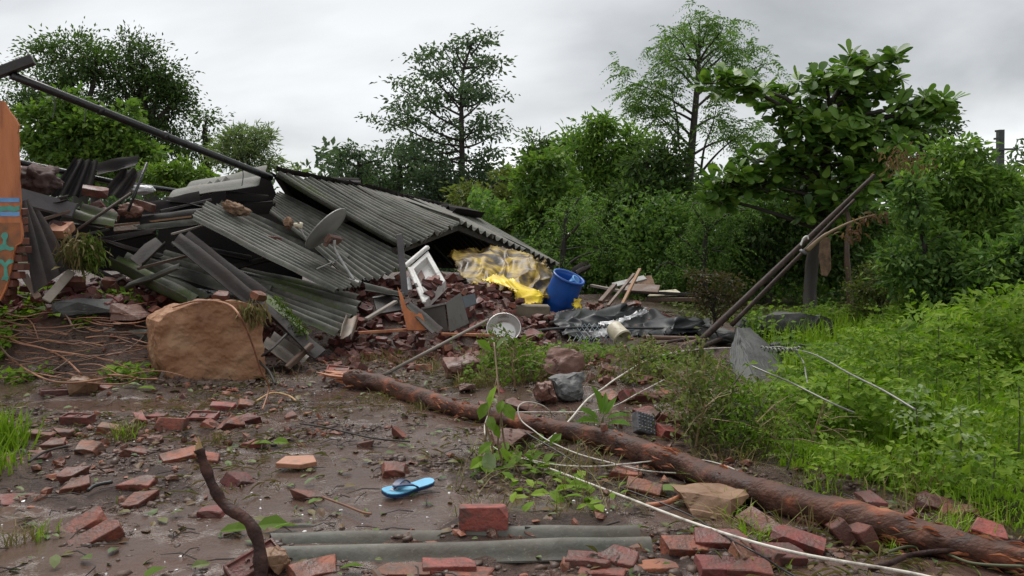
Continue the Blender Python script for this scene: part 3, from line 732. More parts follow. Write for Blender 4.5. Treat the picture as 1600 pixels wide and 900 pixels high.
# back slope beyond the ridge, unseen, added to keep light out from behind
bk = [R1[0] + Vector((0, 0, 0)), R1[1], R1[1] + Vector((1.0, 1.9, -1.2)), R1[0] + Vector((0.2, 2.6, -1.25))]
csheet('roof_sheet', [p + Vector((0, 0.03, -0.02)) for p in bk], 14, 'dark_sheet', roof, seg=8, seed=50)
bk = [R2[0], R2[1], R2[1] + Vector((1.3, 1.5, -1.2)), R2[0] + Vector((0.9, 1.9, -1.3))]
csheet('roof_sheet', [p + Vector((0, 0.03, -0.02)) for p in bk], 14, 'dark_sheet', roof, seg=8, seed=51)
# ridge pieces standing proud along the top edge
for k in range(5):
    a = R1[0].lerp(R1[1], 0.02 + k * 0.2); b = R1[0].lerp(R1[1], 0.19 + k * 0.2)
    csheet('ridge_cap', [a + Vector((0, .0, .05)), b + Vector((0, .0, .05)), b + Vector((.12, .25, .02)), a + Vector((.12, .25, .02))], 3, 'dark_sheet', roof, seg=3, seed=60 + k, jag=.1)
for k in range(5):
    a = R2[0].lerp(R2[1], 0.02 + k * 0.2); b = R2[0].lerp(R2[1], 0.19 + k * 0.2)
    csheet('ridge_cap', [a + Vector((0, .0, .04)), b + Vector((0, .0, .04)), b + Vector((.1, .3, .02)), a + Vector((.1, .3, .02))], 3, 'dark_sheet', roof, seg=3, seed=70 + k, jag=.1)
for a, b in (((R1[3] + R1[0]) / 2, (R1[2] + R1[1]) / 2), (R1[3] * 0.92 + R1[0] * 0.08, R1[2] * 0.92 + R1[1] * 0.08), (R2[3] * .93 + R2[0] * .07, R2[2] * .93 + R2[1] * .07)):
    MB().bar(a + Vector((0, 0, -0.10)), b + Vector((0, 0, -0.10)), 0.07, 0.09).build('purlin', 'dark_timber', roof)

# ---- loose sheets, each its own thing
csheet('roof_sheet', quad([(433, 300, 11.6), (418, 330, 10.7), (560, 449, 10.2), (652, 408, 11.25)]), 11, 'cement_sheet',
       label='wide corrugated sheet behind the satellite dish, tucked under the big sagging roof', moss=0.14, bright=0.95, seg=14, jag=0.08, seed=3)
csheet('roof_sheet', quad([(345, 316, 11.0), (333, 326, 10.6), (520, 420, 10.3), (545, 402, 10.7)]), 2.6, 'cement_sheet',
       label='narrow ragged corrugated strip just above the large loose sheet, behind the dish arm', moss=0.0, bright=1.1, seg=14, jag=0.06, seed=8)
csheet('roof_sheet', quad([(321, 318, 10.35), (297, 337, 9.7), (529, 455, 9.35), (566, 443, 9.9)]), 6.5, 'cement_sheet',
       label='large loose corrugated sheet slanting down across the middle of the pile, dish lying over it', moss=0.08, bright=1.1, seg=14, seed=4, jag=.05)
csheet('roof_sheet', quad([(362, 418, 10.2), (372, 436, 9.7), (556, 494, 9.35), (568, 468, 9.9)]), 2.6, 'cement_sheet',
       label='mossy corrugated strip with torn lower corner, under the large loose sheet', moss=0.26, bright=1.0, seg=12, seed=5, jag=.10)
csheet('roof_sheet', quad([(380, 434, 9.9), (402, 466, 9.3), (528, 523, 8.95), (556, 488, 9.5)]), 4.5, 'cement_sheet',
       label='greenish corrugated sheet lowest in the pile, right of the boulder', moss=0.17, bright=1.05, seg=12, seed=6, jag=.07)
csheet('roof_sheet', quad([(250, 394, 10.3), (222, 412, 9.7), (400, 466, 9.25), (440, 445, 9.9)]), 2.6, 'cement_sheet',
       label='dirty green corrugated sheet with two broad ribs, behind the dark ridge tile', moss=0.2, bright=1.0, seg=12, seed=7, amp=0.05, jag=.08)
csheet('roof_sheet', quad([(197, 401, 9.9), (168, 409, 9.3), (287, 474, 8.9), (325, 468, 9.4)]), 2.0, 'cement_sheet',
       label='short corrugated sheet with a bright band of moss, behind the boulder\'s left end', moss=0.30, bright=1.05, seg=10, seed=9)
csheet('ridge_tile', quad([(293, 366, 9.7), (270, 374, 9.25), (388, 468, 8.85), (415, 461, 9.15)]), 1.6, 'dark_sheet', amp=0.055, cat='ridge tile',
       label='long smooth black double-rolled ridge tile pointing down at the boulder', bright=1.0, seg=8, seed=10)
csheet('ridge_tile', quad([(245, 374, 9.5), (262, 383, 9.2), (226, 416, 8.9), (206, 407, 9.2)]), 1.0, 'dark_sheet', amp=0.04, cat='ridge tile',
       label='short folded black ridge tile crossing the sheets left of the long one', bright=1.6, seg=5, seed=11)
csheet('roof_sheet', quad([(428, 521, 8.9), (404, 541, 8.4), (446, 572, 8.1), (482, 561, 8.5)]), 2.0, 'pale_sheet', amp=0.03,
       label='pale beige corrugated scrap leaning against the right side of the boulder', bright=0.9, seg=6, seed=12, jag=0.08)
csheet('roof_sheet', quad([(537, 495, 9.0), (564, 494, 9.3), (553, 527, 8.9), (530, 526, 8.7)]), 1.5, 'pale_sheet', amp=0.03,
       label='whitish broken corrugated scrap standing in front of the lowest sheet', bright=1.3, seg=6, seed=13, jag=0.2)
csheet('roof_sheet', quad([(418, 462, 9.1), (411, 466, 8.9), (470, 540, 8.4), (482, 522, 8.8)]), 0.8, 'cement_sheet', amp=0.03,
       label='bright mossy edge strip right of the boulder, sloping to the mud', moss=0.45, bright=1.1, seg=8, seed=14)
csheet('roof_sheet', quad([(412, 474, 8.7), (398, 470, 8.5), (486, 560, 8.0), (508, 548, 8.3)]), 0.9, 'dark_sheet', amp=0.03,
       label='dark upturned trough of sheet touching the boulder\'s right shoulder', bright=1.0, seg=8, seed=15)
csheet('roof_sheet', quad([(232, 492, 9.0), (232, 530, 8.6), (160, 524, 8.5), (166, 490, 8.9)]), 2.4, 'cement_sheet',
       label='short green corrugated piece lying left of the boulder beside the grey slab', moss=0.10, bright=1.0, seg=6, seed=16, jag=0.04)
# left heap
csheet('roof_sheet', quad([(48, 311, 9.2), (33, 314, 8.8), (58, 456, 8.5), (107, 420, 8.9)]), 2.6, 'dark_sheet', amp=0.04,
       label='tall dark corrugated sheet leaning against the broken end of the orange wall', moss=0.0, bright=1.5, seg=10, seed=17, jag=0.02)
csheet('roof_sheet', quad([(117, 246, 10.2), (154, 251, 10.4), (142, 308, 10.1), (76, 306, 9.8)]), 3.4, 'dark_sheet',
       label='black corrugated sheet standing upright at the top of the left heap', bright=0.75, seg=8, seed=18, jag=0.06)
csheet('roof_sheet', quad([(150, 258, 10.5), (152, 276, 10.3), (212, 262, 10.6), (217, 244, 10.8)]), 1.0, 'dark_sheet', amp=0.03,
       label='black curved sheet offcut jutting right from the upright black sheet', bright=0.6, seg=8, seed=19)
csheet('roof_sheet', quad([(192, 262, 10.6), (224, 266, 10.8), (197, 308, 10.4), (155, 306, 10.2)]), 2.0, 'dark_sheet',
       label='grey-black tilted sheet right of the upright black sheet', bright=1.1, seg=6, seed=20)
csheet('roof_sheet', quad([(300, 288, 11.4), (254, 310, 10.5), (402, 287, 10.9), (420, 262, 11.6)]), 1.6, 'cement_sheet', amp=0.03,
       label='long grey roof strip running along the top of the heap to the roof peak', bright=1.1, seg=12, seed=21, jag=0.03)
csheet('roof_sheet', quad([(256, 318, 10.5), (345, 296, 10.9), (358, 276, 11.3), (290, 296, 11.2)]), 5.5, 'cement_sheet',
       label='corrugated roof piece with scalloped end showing under the top strip', bright=0.95, seg=5, seed=22, jag=0.05)
csheet('roof_sheet', quad([(222, 324, 10.3), (218, 350, 9.9), (318, 345, 10.2), (312, 305, 10.6)]), 1.4, 'dark_sheet', amp=0.05,
       label='black barrel-curved sheet under the scalloped roof piece', bright=0.55, seg=8, seed=23)
csheet('roof_sheet', quad([(425, 318, 11.2), (418, 305, 11.3), (352, 300, 11.0), (356, 322, 10.9)]), 1.2, 'dark_sheet', amp=0.03,
       label='black fold of sheet in the gap above the tan sack', bright=0.7, seg=6, seed=24)
csheet('roof_sheet', quad([(130, 320, 9.7), (112, 337, 9.5), (178, 352, 9.4), (184, 336, 9.7)]), 1.4, 'cement_sheet', amp=0.03,
       label='short mossy sheet piece curling up among the bricks of the left heap', moss=0.25, bright=0.9, seg=6, seed=25)
csheet('roof_sheet', quad([(640, 473, 9.6), (634, 480, 9.4), (676, 520, 9.0), (692, 514, 9.2)]), 1.2, 'dark_sheet', amp=0.02,
       label='dark mossy sheet sliver between the orange plaster slab and the grey cabinet', moss=0.22, bright=1.3, seg=6, seed=26)
csheet('roof_sheet', quad([(495, 284, 14.2), (500, 291, 13.6), (566, 296, 14.0), (560, 284, 14.6)]), 2.0, 'dark_sheet',
       label='loose dark sheet sticking up behind the roof ridge', bright=1.0, seg=5, seed=27)
csheet('roof_sheet', quad([(688, 322, 15.4), (712, 330, 15.0), (758, 336, 15.8), (735, 330, 16.2)]), 2.0, 'dark_sheet',
       label='small dark sheet sticking out behind the low half of the roof', bright=1.0, seg=5, seed=28)
csheet('roof_sheet', quad([(893, 424, 16.5), (902, 430, 16.2), (924, 418, 16.5), (920, 412, 16.9)]), 1.2, 'dark_sheet',
       label='dark sheet corner poking up behind the blue barrel', bright=1.6, seg=4, seed=29)
# half buried sheet in the foreground: two ribs show above the mud
fs_ = [G(415, 833) + Vector((0, 0, .016)), G(447, 882) + Vector((0, 0, .020)), G(1026, 868) + Vector((0, 0, .020)), G(990, 826) + Vector((0, 0, .018))]
csheet('roof_sheet', fs_, 2.0, 'cement_sheet', amp=0.034, phase=0.5, cat='roof sheet',
       label='grey corrugated sheet half sunk in the foreground mud with two ribs showing', moss=-0.2, bright=0.98, mud=.06, seg=24, seed=31, spr=16, jag=0.012)
csheet('roof_sheet', [G(412, 818) - Vector((0, 0, .02)), G(414, 829) - Vector((0, 0, .012)), G(520, 826) - Vector((0, 0, .015)), G(500, 818) - Vector((0, 0, .02))], 1.0, 'cement_sheet', amp=0.025, phase=0.5,
       label='sunken third rib of sheet showing behind the front sheet\'s torn end', moss=-0.2, bright=0.9, seg=8, seed=32, jag=0.05)

# dark interior of the ruin: flat black sheets added to stand for shade
tag(csheet('roof_sheet', quad([(250, 345, 11.2), (236, 440, 10.4), (470, 470, 10.4), (480, 330, 11.8)]), 9, 'shade_sheet', bright=1.0, seg=8, seed=80, flat=True),
    'added black sheet standing for the shade under the large loose sheet', 'roof sheet')
tag(csheet('roof_sheet', quad([(420, 275, 12.2), (300, 290, 12.0), (296, 345, 11.6), (450, 345, 11.8)]), 8, 'shade_sheet', bright=1.0, seg=8, seed=81, flat=True),
    'added black sheet standing for the shade below the roof peak', 'roof sheet')
tag(csheet('roof_sheet', quad([(60, 330, 10.4), (64, 420, 10.0), (250, 425, 10.2), (240, 320, 10.8)]), 8, 'shade_sheet', bright=1.0, seg=8, seed=82, flat=True),
    'added black sheet for the shade at the back of the left heap behind the rod', 'roof sheet')

# ------------------------------------------------------------------ the broken house wall at the left
WY = 8.45
wall = empty('house_wall', P(10, 450, WY), 'orange painted end of a broken house wall with blue and green bands, bricks bared below', 'wall')
def wp(px, py, y=WY): return P(px, py, y)
outl = [(-260, 60), (-120, 95), (-40, 140), (0, 157), (6, 158), (12, 170), (19, 180), (24, 186), (29, 196), (27, 208), (29, 222), (28, 240), (30, 262), (29, 280), (31, 300), (32, 318), (30, 334), (33, 350), (35, 368), (33, 380),
        (25, 384), (21, 396), (19, 410), (16, 424), (13, 438), (9, 452), (0, 470), (-260, 470)]
MB().slab([wp(*p) for p in outl], (0, -1, 0), 0.03).build('plaster', 'orange_plaster', wall)
core = [(x - (24 if x > 4 else 16), y + 3) for x, y in outl[:20]] + [(8, 470), (-260, 470)]
MB().slab([wp(x, y, WY + 0.034) for x, y in core], (0, -1, 0), 0.21).build('brick_core', 'wall_brick', wall)
stain = [(-60, 348), (31, 348), (32.5, 366), (31, 378), (23, 383), (19, 396), (17, 410), (14, 424), (10, 440), (0, 462), (-60, 462)]
MB().slab([wp(x, y, WY - 0.003) for x, y in stain], (0, -1, 0), 0.002).build('stained_patch', 'stained_plaster', wall)
def band(y0, y1, mat, wob=0, nm='painted_band'):
    xs_ = list(np.linspace(-260, 30.5, 40))
    top = [wp(x, y0 + wob * math.sin(x * 0.35), WY - 0.006) for x in xs_]; bot = [wp(x, y1 + wob * math.sin(x * 0.35 + 0.6), WY - 0.006) for x in xs_]
    m = MB(); m.add(top + bot, [(i, i + 1, i + 41, i + 40) for i in range(39)])
    m.build(nm, mat, wall)
band(309, 316, 'blue_paint'); band(322, 330, 'teal_paint', 1.6); band(331, 338, 'blue_paint', 0.4)
def motif(cx_, cy, s):
    m = MB()
    shp = [(-7, -3), (-3, -5), (-2, -12), (-6, -17), (-3, -22), (2, -23), (6, -20), (5, -15), (3, -11), (3, -4), (8, 0), (14, 0), (15, 4), (9, 6), (3, 4), (0, 4), (-4, 5), (-9, 8), (-13, 6), (-12, 2)]
    pts = [wp(cx_ + x * s, cy + y * s, WY - 0.009) for x, y in shp]
    m.slab(pts, (0, -1, 0), 0.002); m.build('painted_motif', 'teal_paint', wall)
motif(7, 386, 1.0)
for cx_, cy in ((-45, 384), (-95, 385)): motif(cx_, cy, 1.0)
def motif2(cx_, cy):
    shp = [(-9, -12), (-4, -11), (0, -6), (5, -12), (12, -11), (13, -7), (6, -4), (3, 0), (4, 12), (6, 17), (3, 23), (0, 20), (-6, 21), (-5, 17), (-2, 13), (-2, 0), (-9, -7)]
    MB().slab([wp(cx_ + x, cy + y, WY - 0.009) for x, y in shp], (0, -1, 0), 0.002).build('painted_motif', 'teal_paint', wall)
motif2(8, 417)
for k in range(7):
    y = 377 + k * 13.2
    for j in range(2):
        x0 = (30 - k * 1.5) + j * 17 + (5 if k % 2 else 0) - (14 if k > 4 else 0)
        a = wp(x0 - 13, y, WY + 0.078)
        bx = MB().box(a, (0.20 if j == 0 else 0.10, 0.11, 0.072), Euler((0, 0, random.uniform(-.08, .08))).to_matrix())
        bx.build('brick', 'wall_brick', wall, bevel=0.006)
for y in (331, 345, 358):
    MB().box(wp(35, y, WY + 0.08), (0.07, 0.11, 0.07), Euler((0.1, 0, .1)).to_matrix()).build('brick', 'wall_brick', wall, bevel=0.006)

# ------------------------------------------------------------------ pipe, timbers and boards
p0, p1 = P(17, 117, 8.7), P(424, 278, 11.2)
pipe = empty('roof_pipe', p0, 'long black steel pipe slanting from the orange wall top to the roof peak', 'pipe')
MB().tube([p0.lerp(p1, t) for t in np.linspace(0, 1, 9)], 0.045, 12).build('pipe_tube', 'steel_pipe', pipe, smooth=True)
for t in (0.28, 0.52):
    a = p0.lerp(p1, t); MB().tube([a, a + (p1 - p0).normalized() * 0.05], 0.053, 12).build('collar', 'steel_pipe', pipe, smooth=True)
for px, L in ((70, 0.28), (112, 0.2), (367, 0.25)):
    t = (px - 17) / 407; a = p0.lerp(p1, t)
    MB().tube(curve([a, a + Vector((0.01, 0, -L * .5)), a + Vector((-0.01, 0, -L))], 4), 0.006, 5).build('hanging_wire', 'black_cable', pipe)
MB().bar(P(-40, 128, 8.6), P(52, 93, 8.75), 0.11, 0.10).build('roof_beam', 'dark_timber', label='short dark timber stub with a reddish broken end, crossing the pipe\'s top', cat='beam', bevel=0.008)
MB().tube([P(22, 252, 9.6), P(180, 285, 10.8), P(300, 302, 11.8)], 0.035, 8).build('steel_rod', 'steel_pipe', label='thin black pipe lying level behind the left heap', cat='pipe', smooth=True)
MB().tube([P(83, 385, 9.15), P(205, 302, 9.8)], 0.018, 6).build('steel_rod', 'rusty_steel', label='brown rod slanting up across the left heap over the straw clump', cat='rod', smooth=True)
MB().tube([P(200, 330, 9.7), P(230, 254, 9.95)], 0.016, 6).build('steel_rod', 'steel_pipe', label='black rod standing up at the tip of the slanting brown rod', cat='rod', smooth=True)
MB().slab([P(30, 293, 9.0), P(120, 318, 9.5), P(112, 338, 9.4), P(33, 318, 8.95)], (0.1, -0.6, 0.8), 0.03).build('board', 'slate_board', label='smooth slate-grey board across the left heap above the leaning dark sheet', cat='board')
MB().bar(P(72, 470, 8.5), P(112, 424, 8.9), 0.09, 0.022, (0.4, -0.8, 0.2)).build('plank', 'grey_timber', label='pale weathered plank propped at the foot of the leaning dark sheet', cat='plank', bevel=0.003)
MB().bar(P(38, 430, 8.7), P(60, 466, 8.5), 0.07, 0.02, (0.4, -0.8, 0.2)).build('plank', 'old_timber', label='narrow brown plank between the orange wall and the leaning dark sheet', cat='plank', bevel=0.003)
MB().bar(P(160, 446, 9.2), P(198, 431, 9.3), 0.03, 0.02).build('stick', 'grey_timber', label='thin pale stick poking from the dark rubble left of the boulder', cat='stick')
MB().bar(P(155, 356, 9.9), P(300, 338, 10.1), 0.035, 0.02).build('batten', 'tan_timber', label='thin tan batten lying across the left heap under the roof strip', cat='batten')
MB().bar(P(178, 357, 10.0), P(305, 346, 10.3), 0.12, 0.03, (0, -0.7, 0.6)).build('plank', 'old_timber', label='dark brown plank just below the tan batten', cat='plank')
MB().bar(P(624, 366, 9.9), P(633, 462, 9.7), 0.075, 0.03, (0, -1, 0)).build('plank', 'slate_board', label='narrow grey plank standing upright left of the white casing', cat='plank', bevel=0.004)
MB().bar(P(572, 499, 8.9), P(619, 471, 9.2), 0.06, 0.03).build('plank', 'grey_timber', label='pale grey stick of wood beside the whitish broken scrap', cat='plank', bevel=0.004)
MB().slab([P(583, 465, 9.5), P(620, 458, 9.8), P(628, 484, 9.5), P(590, 490, 9.2)], (0.2, -0.6, 0.7), 0.035).build('board', 'dark_timber', label='black board with a pale edge left of the orange plaster slab', cat='board')
MB().bar(P(583, 464.5, 9.48), P(620, 457.5, 9.78), 0.02, 0.012).build('batten', 'white_plastic', label='thin white strip along the top of the black board', cat='batten')
MB().tube([P(601, 585, 8.0), P(762, 500, 9.3)], 0.018, 7).build('pole', 'grey_timber', label='straight pale grey pole slanting over the rubble to the steel basin', cat='pole', smooth=True)
MB().bar(P(448, 575, 8.0), P(488, 538, 8.2), 0.06, 0.05).build('plank', 'old_timber', label='short dark stick of wood at the end of the upturned trough', cat='plank', bevel=0.008)
MB().slab([P(755, 357, 15.3), P(700, 338, 14.6), P(704, 344, 14.3), P(770, 372, 14.9)], (0, -0.3, 1), 0.04).build('board', 'dark_timber', label='dark board behind the roof above the yellow tarp', cat='board')

# broken plank stack right of the barrel
def plank(a, b, w, h, mat, label, cat='plank', up=(0, 0, 1)):
    return MB().bar(a, b, w, h, up).build('plank', mat, label=label, cat=cat, bevel=0.003)
plank(P(958, 446, 12.6), P(1008, 434, 12.8), 0.10, 0.03, 'galvanised', 'whitish plank on top of the broken timbers right of the barrel', up=(0, -.6, .8))
plank(P(938, 472, 12.2), P(961, 445, 12.6), 0.07, 0.05, 'old_timber', 'brown prop slanting up under the whitish plank')
plank(P(968, 484, 11.8), P(1000, 420, 12.4), 0.045, 0.03, 'tan_timber', 'bright tan stick standing steeply among the broken timbers')
plank(P(950, 478, 12.0), P(991, 428, 12.7), 0.045, 0.03, 'old_timber', 'thin brown stick left of the bright tan stick')
plank(P(924, 446, 13.6), P(975, 456, 13.2), 0.08, 0.04, 'grey_timber', 'grey plank lying low right of the barrel')
plank(P(975, 455, 13.0), P(1110, 462, 13.8), 0.14, 0.05, 'dark_timber', 'long dark plank lying flat right of the broken timbers')
plank(P(978, 449, 13.0), P(1030, 452, 12.8), 0.20, 0.03, 'old_timber', 'wide brown board lying flat among the broken timbers', up=(0, -.5, .8))
plank(P(1010, 468, 13.2), P(1105, 468, 13.4), 0.10, 0.06, 'old_timber', 'brown beam lying on the bare ground below the pale sheets')
MB().slab([P(990, 453, 13.3), P(1002, 432, 13.6), P(1018, 430, 13.7), P(1026, 452, 13.4)], (0.1, -0.8, 0.3), 0.02).build('board', 'tan_sack', label='brown triangular board leaning behind the whitish plank', cat='board')
MB().slab([P(1012, 462, 13.8), P(1022, 455, 14.3), P(1056, 452, 14.5), P(1068, 460, 13.9)], (0.0, -0.4, 0.9), 0.02).build('board', 'ivory_plastic', label='cream flat sheet on the dark plank at the rubble\'s right end', cat='board')

# poles lying between the basin and the shrub
for i, (pts, r, mt, lb) in enumerate([
        ([(818, 519), (900, 512), (1000, 513), (1112, 513)], 0.020, 'steel_pipe', 'long thin black pipe lying level across the black tarp'),
        ([(1000, 562), (1050, 558), (1090, 545), (1130, 528)], 0.040, 'rusty_steel', 'curved dark branch on the ground below the beige bucket'),
        ([(995, 548), (1040, 536), (1075, 530)], 0.030, 'rusty_steel', 'short dark pole right of the beige bucket'),
        ([(1010, 527), (1060, 528), (1090, 528)], 0.030, 'old_timber', 'brown stick lying level right of the bucket'),
        ([(852, 497), (905, 482), (950, 470)], 0.035, 'old_timber', 'brown branch from the concrete block past the barrel\'s foot'),
        ([(860, 505), (915, 492), (960, 478)], 0.025, 'rusty_steel', 'thin dark branch under the barrel pointing at the timbers'),
        ([(845, 535), (900, 548), (962, 552)], 0.020, 'grey_timber', 'pale grey stick among the weeds left of the bucket')]):
    w = curve([G(x, y, r + 0.05) for x, y in pts], 6)
    MB().tube(w, [r * (1 - 0.3 * t) for t in np.linspace(0, 1, len(w))], 7, rough=0.1).build('stick' if i else 'thin_pipe', mt, label=lb, cat='stick' if i else 'pipe', smooth=True)

# ------------------------------------------------------------------ leaning electric pole
lp = empty('leaning_pole', G(1120, 525), 'pair of long rusty steel poles leaning up to the right against the trees', 'pole')
a0, a1 = P(1082, 545, 9.9), P(1366, 274, 10.7)
b0, b1 = P(1143, 508, 10.3), P(1335, 312, 10.75)
MB().tube([a0.lerp(a1, t) for t in np.linspace(0, 1, 14)], [0.044 - 0.018 * t for t in np.linspace(0, 1, 14)], 9, rough=0.04).build('pole', 'rusty_steel', lp, smooth=True)
MB().tube([b0.lerp(b1, t) for t in np.linspace(0, 1, 14)], [0.032 - 0.014 * t for t in np.linspace(0, 1, 14)], 9, rough=0.04).build('pole', 'rusty_steel', lp, smooth=True)
c2 = P(1260, 384, 10.35)
MB().tube(curve([P(1251, 384, 10.3), P(1255, 373, 10.3), P(1261, 369, 10.3), P(1263, 374, 10.3)], 4), 0.011, 6).build('clamp', 'white_plastic', lp, smooth=True)
MB().lathe([(0.0, -0.012), (0.052, -0.012), (0.056, 0.0), (0.04, 0.024), (0.0, 0.028)], 12, Matrix.Translation(P(1255, 394, 10.25)) @ Euler((0.3, 0.5, 0)).to_matrix().to_4x4()).build('insulator', 'slate_board', lp, smooth=True)
br = empty('branch', P(1262, 392, 10.3), 'pale lichened branch with withered red leaves hooked on the leaning poles', 'branch')
w = curve([P(1261, 392, 10.3), P(1283, 372, 10.25), P(1310, 356, 10.2), P(1340, 343, 10.1), P(1368, 335, 10.0)], 6)
MB().tube(w, [0.032 - 0.027 * t for t in np.linspace(0, 1, len(w))], 8, rough=0.1).build('limb', 'dry_stem', br, smooth=True)
pp, dd = [], []
for px, py in ((1375, 337), (1362, 336), (1340, 360), (1330, 368), (1345, 345), (1322, 362)):
    for _ in range(12):
        pp.append(np.array(P(px + random.gauss(0, 6), py + random.gauss(0, 4), 10.05))); dd.append(rng.normal(size=3) + np.array([0.5, 0, -0.6]))
leaf_obj('withered_leaves', [leaf_arrays(np.array(pp), np.array(dd), 0.10, 0.35, rich=True)], 'leaf_wither', br, kind='stuff')
MB().slab([P(1283, 368, 13.6), P(1297, 372, 13.6), P(1299, 420, 13.6), P(1292, 432, 13.6), P(1284, 430, 13.6), P(1280, 400, 13.6)], (0, -1, 0), 0.03).build('hanging_plank', 'tan_sack', label='brown splintered plank hanging beside the dark tree trunk', cat='plank')

# utility pole far right
up_ = empty('utility_pole', P(1563, 330, 26), 'grey electricity pole rising behind the shrubs at the far right', 'utility pole')
MB().bar(P(1563, 400, 26) - Vector((0, 0, 1.0)), P(1563, 203, 26), 0.17, 0.17).build('pole', 'pole_grey', up_)
for py, x0, x1 in ((234, 1540, 1588), (217, 1553, 1566), (205, 1555, 1564)):
    MB().bar(P(x0, py, 25.85), P(x1, py - 1, 25.85), 0.05, 0.06).build('crossarm', 'pole_grey', up_)

# ------------------------------------------------------------------ satellite dish
dc = P(509, 357, 9.85)
dish = empty('satellite_dish', P(553, 437, 9.6), 'tilted grey satellite dish with bent mast lying over the corrugated sheets', 'satellite dish')
dn = Vector((-0.72, 0.13, 0.68)).normalized()
Mq = Matrix.Translation(dc) @ dn.to_track_quat('Z', 'Y').to_matrix().to_4x4()
prof = [(0.001, -0.055)] + [(0.31 * t, -0.055 + 0.055 * t * t) for t in np.linspace(0.12, 1, 9)] + [(0.318, 0.004), (0.318, -0.012), (0.305, -0.014)] + [(0.305 * t, -0.068 + 0.054 * t * t) for t in np.linspace(0.9, 0.05, 8)] + [(0.001, -0.068)]
MB().lathe(prof, 40, Mq).build('reflector', 'dish_grey', dish, smooth=True)
MB().lathe([(0.316, 0.006), (0.322, 0.0), (0.318, -0.014), (0.312, -0.006), (0.316, 0.006)], 40, Mq).build('rim', 'galvanised', dish, smooth=True)
ea = P(480, 377, 9.75)
lnb = P(466, 352, 9.75)
MB().tube([ea, lnb], 0.011, 7).build('feed_arm', 'galvanised', dish, smooth=True)
d_ = (dc - lnb).normalized()
MB().tube([lnb - d_ * 0.05, lnb - d_ * 0.0, lnb + d_ * 0.02, lnb + d_ * 0.05], [0.024, 0.028, 0.040, 0.036], 12).build('receiver', 'ivory_plastic', dish, smooth=True)
MB().bar(lnb + Vector((-0.03, 0, -0.03)), lnb + Vector((0.02, 0, 0.03)), 0.04, 0.03).build('holder', 'rust_bracket', dish)
bc = dc - dn * 0.10 + Vector((0.02, -0.02, -0.06))
MB().box(bc, (0.06, 0.10, 0.28), Mq.to_3x3() @ Euler((0, R(80), 0)).to_matrix()).build('bracket', 'rust_bracket', dish, bevel=0.005)
MB().box(P(512, 378, 9.72), (0.05, 0.05, 0.12), Euler((0.3, 0.7, 0)).to_matrix()).build('bracket', 'rust_bracket', dish, bevel=0.005)
mast = curve([P(522, 375, 9.75), P(523, 388, 9.75), P(528, 398, 9.72), P(540, 418, 9.65), P(553, 437, 9.6)], 5)
MB().tube(mast, [0.022 if i < 4 else 0.016 for i in range(len(mast))], 9).build('mast', 'galvanised', dish, smooth=True)
MB().tube([P(528, 406, 9.7), P(495, 420, 9.5)], 0.008, 6).build('stay', 'galvanised', dish, smooth=True)
MB().box(P(553, 438, 9.6), (0.12, 0.05, 0.012), Euler((0.4, 0.35, 0.2)).to_matrix()).build('foot_plate', 'galvanised', dish)

# ------------------------------------------------------------------ things in the rubble, centre
def lathe_obj(name, prof, M, mat, parent=None, n=32, **kw): return MB().lathe(prof, n, M).build(name, mat, parent, smooth=True, **kw)

# white appliance casing: a rimmed tray
wc = empty('appliance_casing', P(668, 470, 10.2), 'white plastic appliance casing tilted in the rubble, its tray full of brick pieces', 'appliance casing')
A_, B_, C_, D_ = P(640, 423, 10.5), P(670, 396, 10.7), P(697, 443, 10.3), P(664, 477, 10.0)
def q4(u, v, dz=0.0):
    n = (B_ - A_).cross(D_ - A_).normalized()
    if n.y > 0: n = -n
    return (A_ * (1 - u) + B_ * u) * (1 - v) + (D_ * (1 - u) + C_ * u) * v + n * dz
m = MB()
ring0 = [(0, 0), (1, 0), (1, 1), (0, 1)]; ring1 = [(.17, .12), (.83, .12), (.83, .9), (.17, .9)]
vs = [q4(*p, 0.05) for p in ring0] + [q4(*p, 0.05) for p in ring1] + [q4(.2 + .6 * a, .15 + .72 * b, -0.035) for a, b in ring0] + [q4(*p, -0.09) for p in ring0]
fs = []
for i in range(4):
    j = (i + 1) % 4
    fs += [(i, j, j + 4, i + 4), (i + 4, j + 4, j + 8, i + 8), (i, i + 12, j + 12, j)]
fs += [(8, 9, 10, 11), (15, 14, 13, 12)]
m.add(vs, fs); m.build('tray', 'white_plastic', wc, bevel=0.006)
MB().bar(q4(-.12, -.09, .06), q4(1.08, -.07, .06), 0.07, 0.05).build('top_lip', 'white_plastic', wc, bevel=0.012)
MB().bar(q4(.02, .02, .06), q4(.0, 1.03, .06), 0.05, 0.03).build('side_rail', 'white_plastic', wc, bevel=0.008)
MB().bar(q4(-.02, .5, .07), q4(-.02, .6, .07), 0.03, 0.03).build('hinge', 'dark_timber', wc)
MB().slab([q4(.24, .22, -.012), q4(.44, .19, -.012), q4(.44, .40, -.012), q4(.24, .44, -.012)], (q4(0, 0, 1) - q4(0, 0, 0)), 0.02).build('inner_panel', 'rust_bracket', wc)
MB().tube([P(637, 436, 10.4), P(640, 455, 10.3)], 0.04, 8).build('wrapper', 'white_wrapper', label='crumpled white plastic scrap between the upright plank and the casing', cat='scrap')

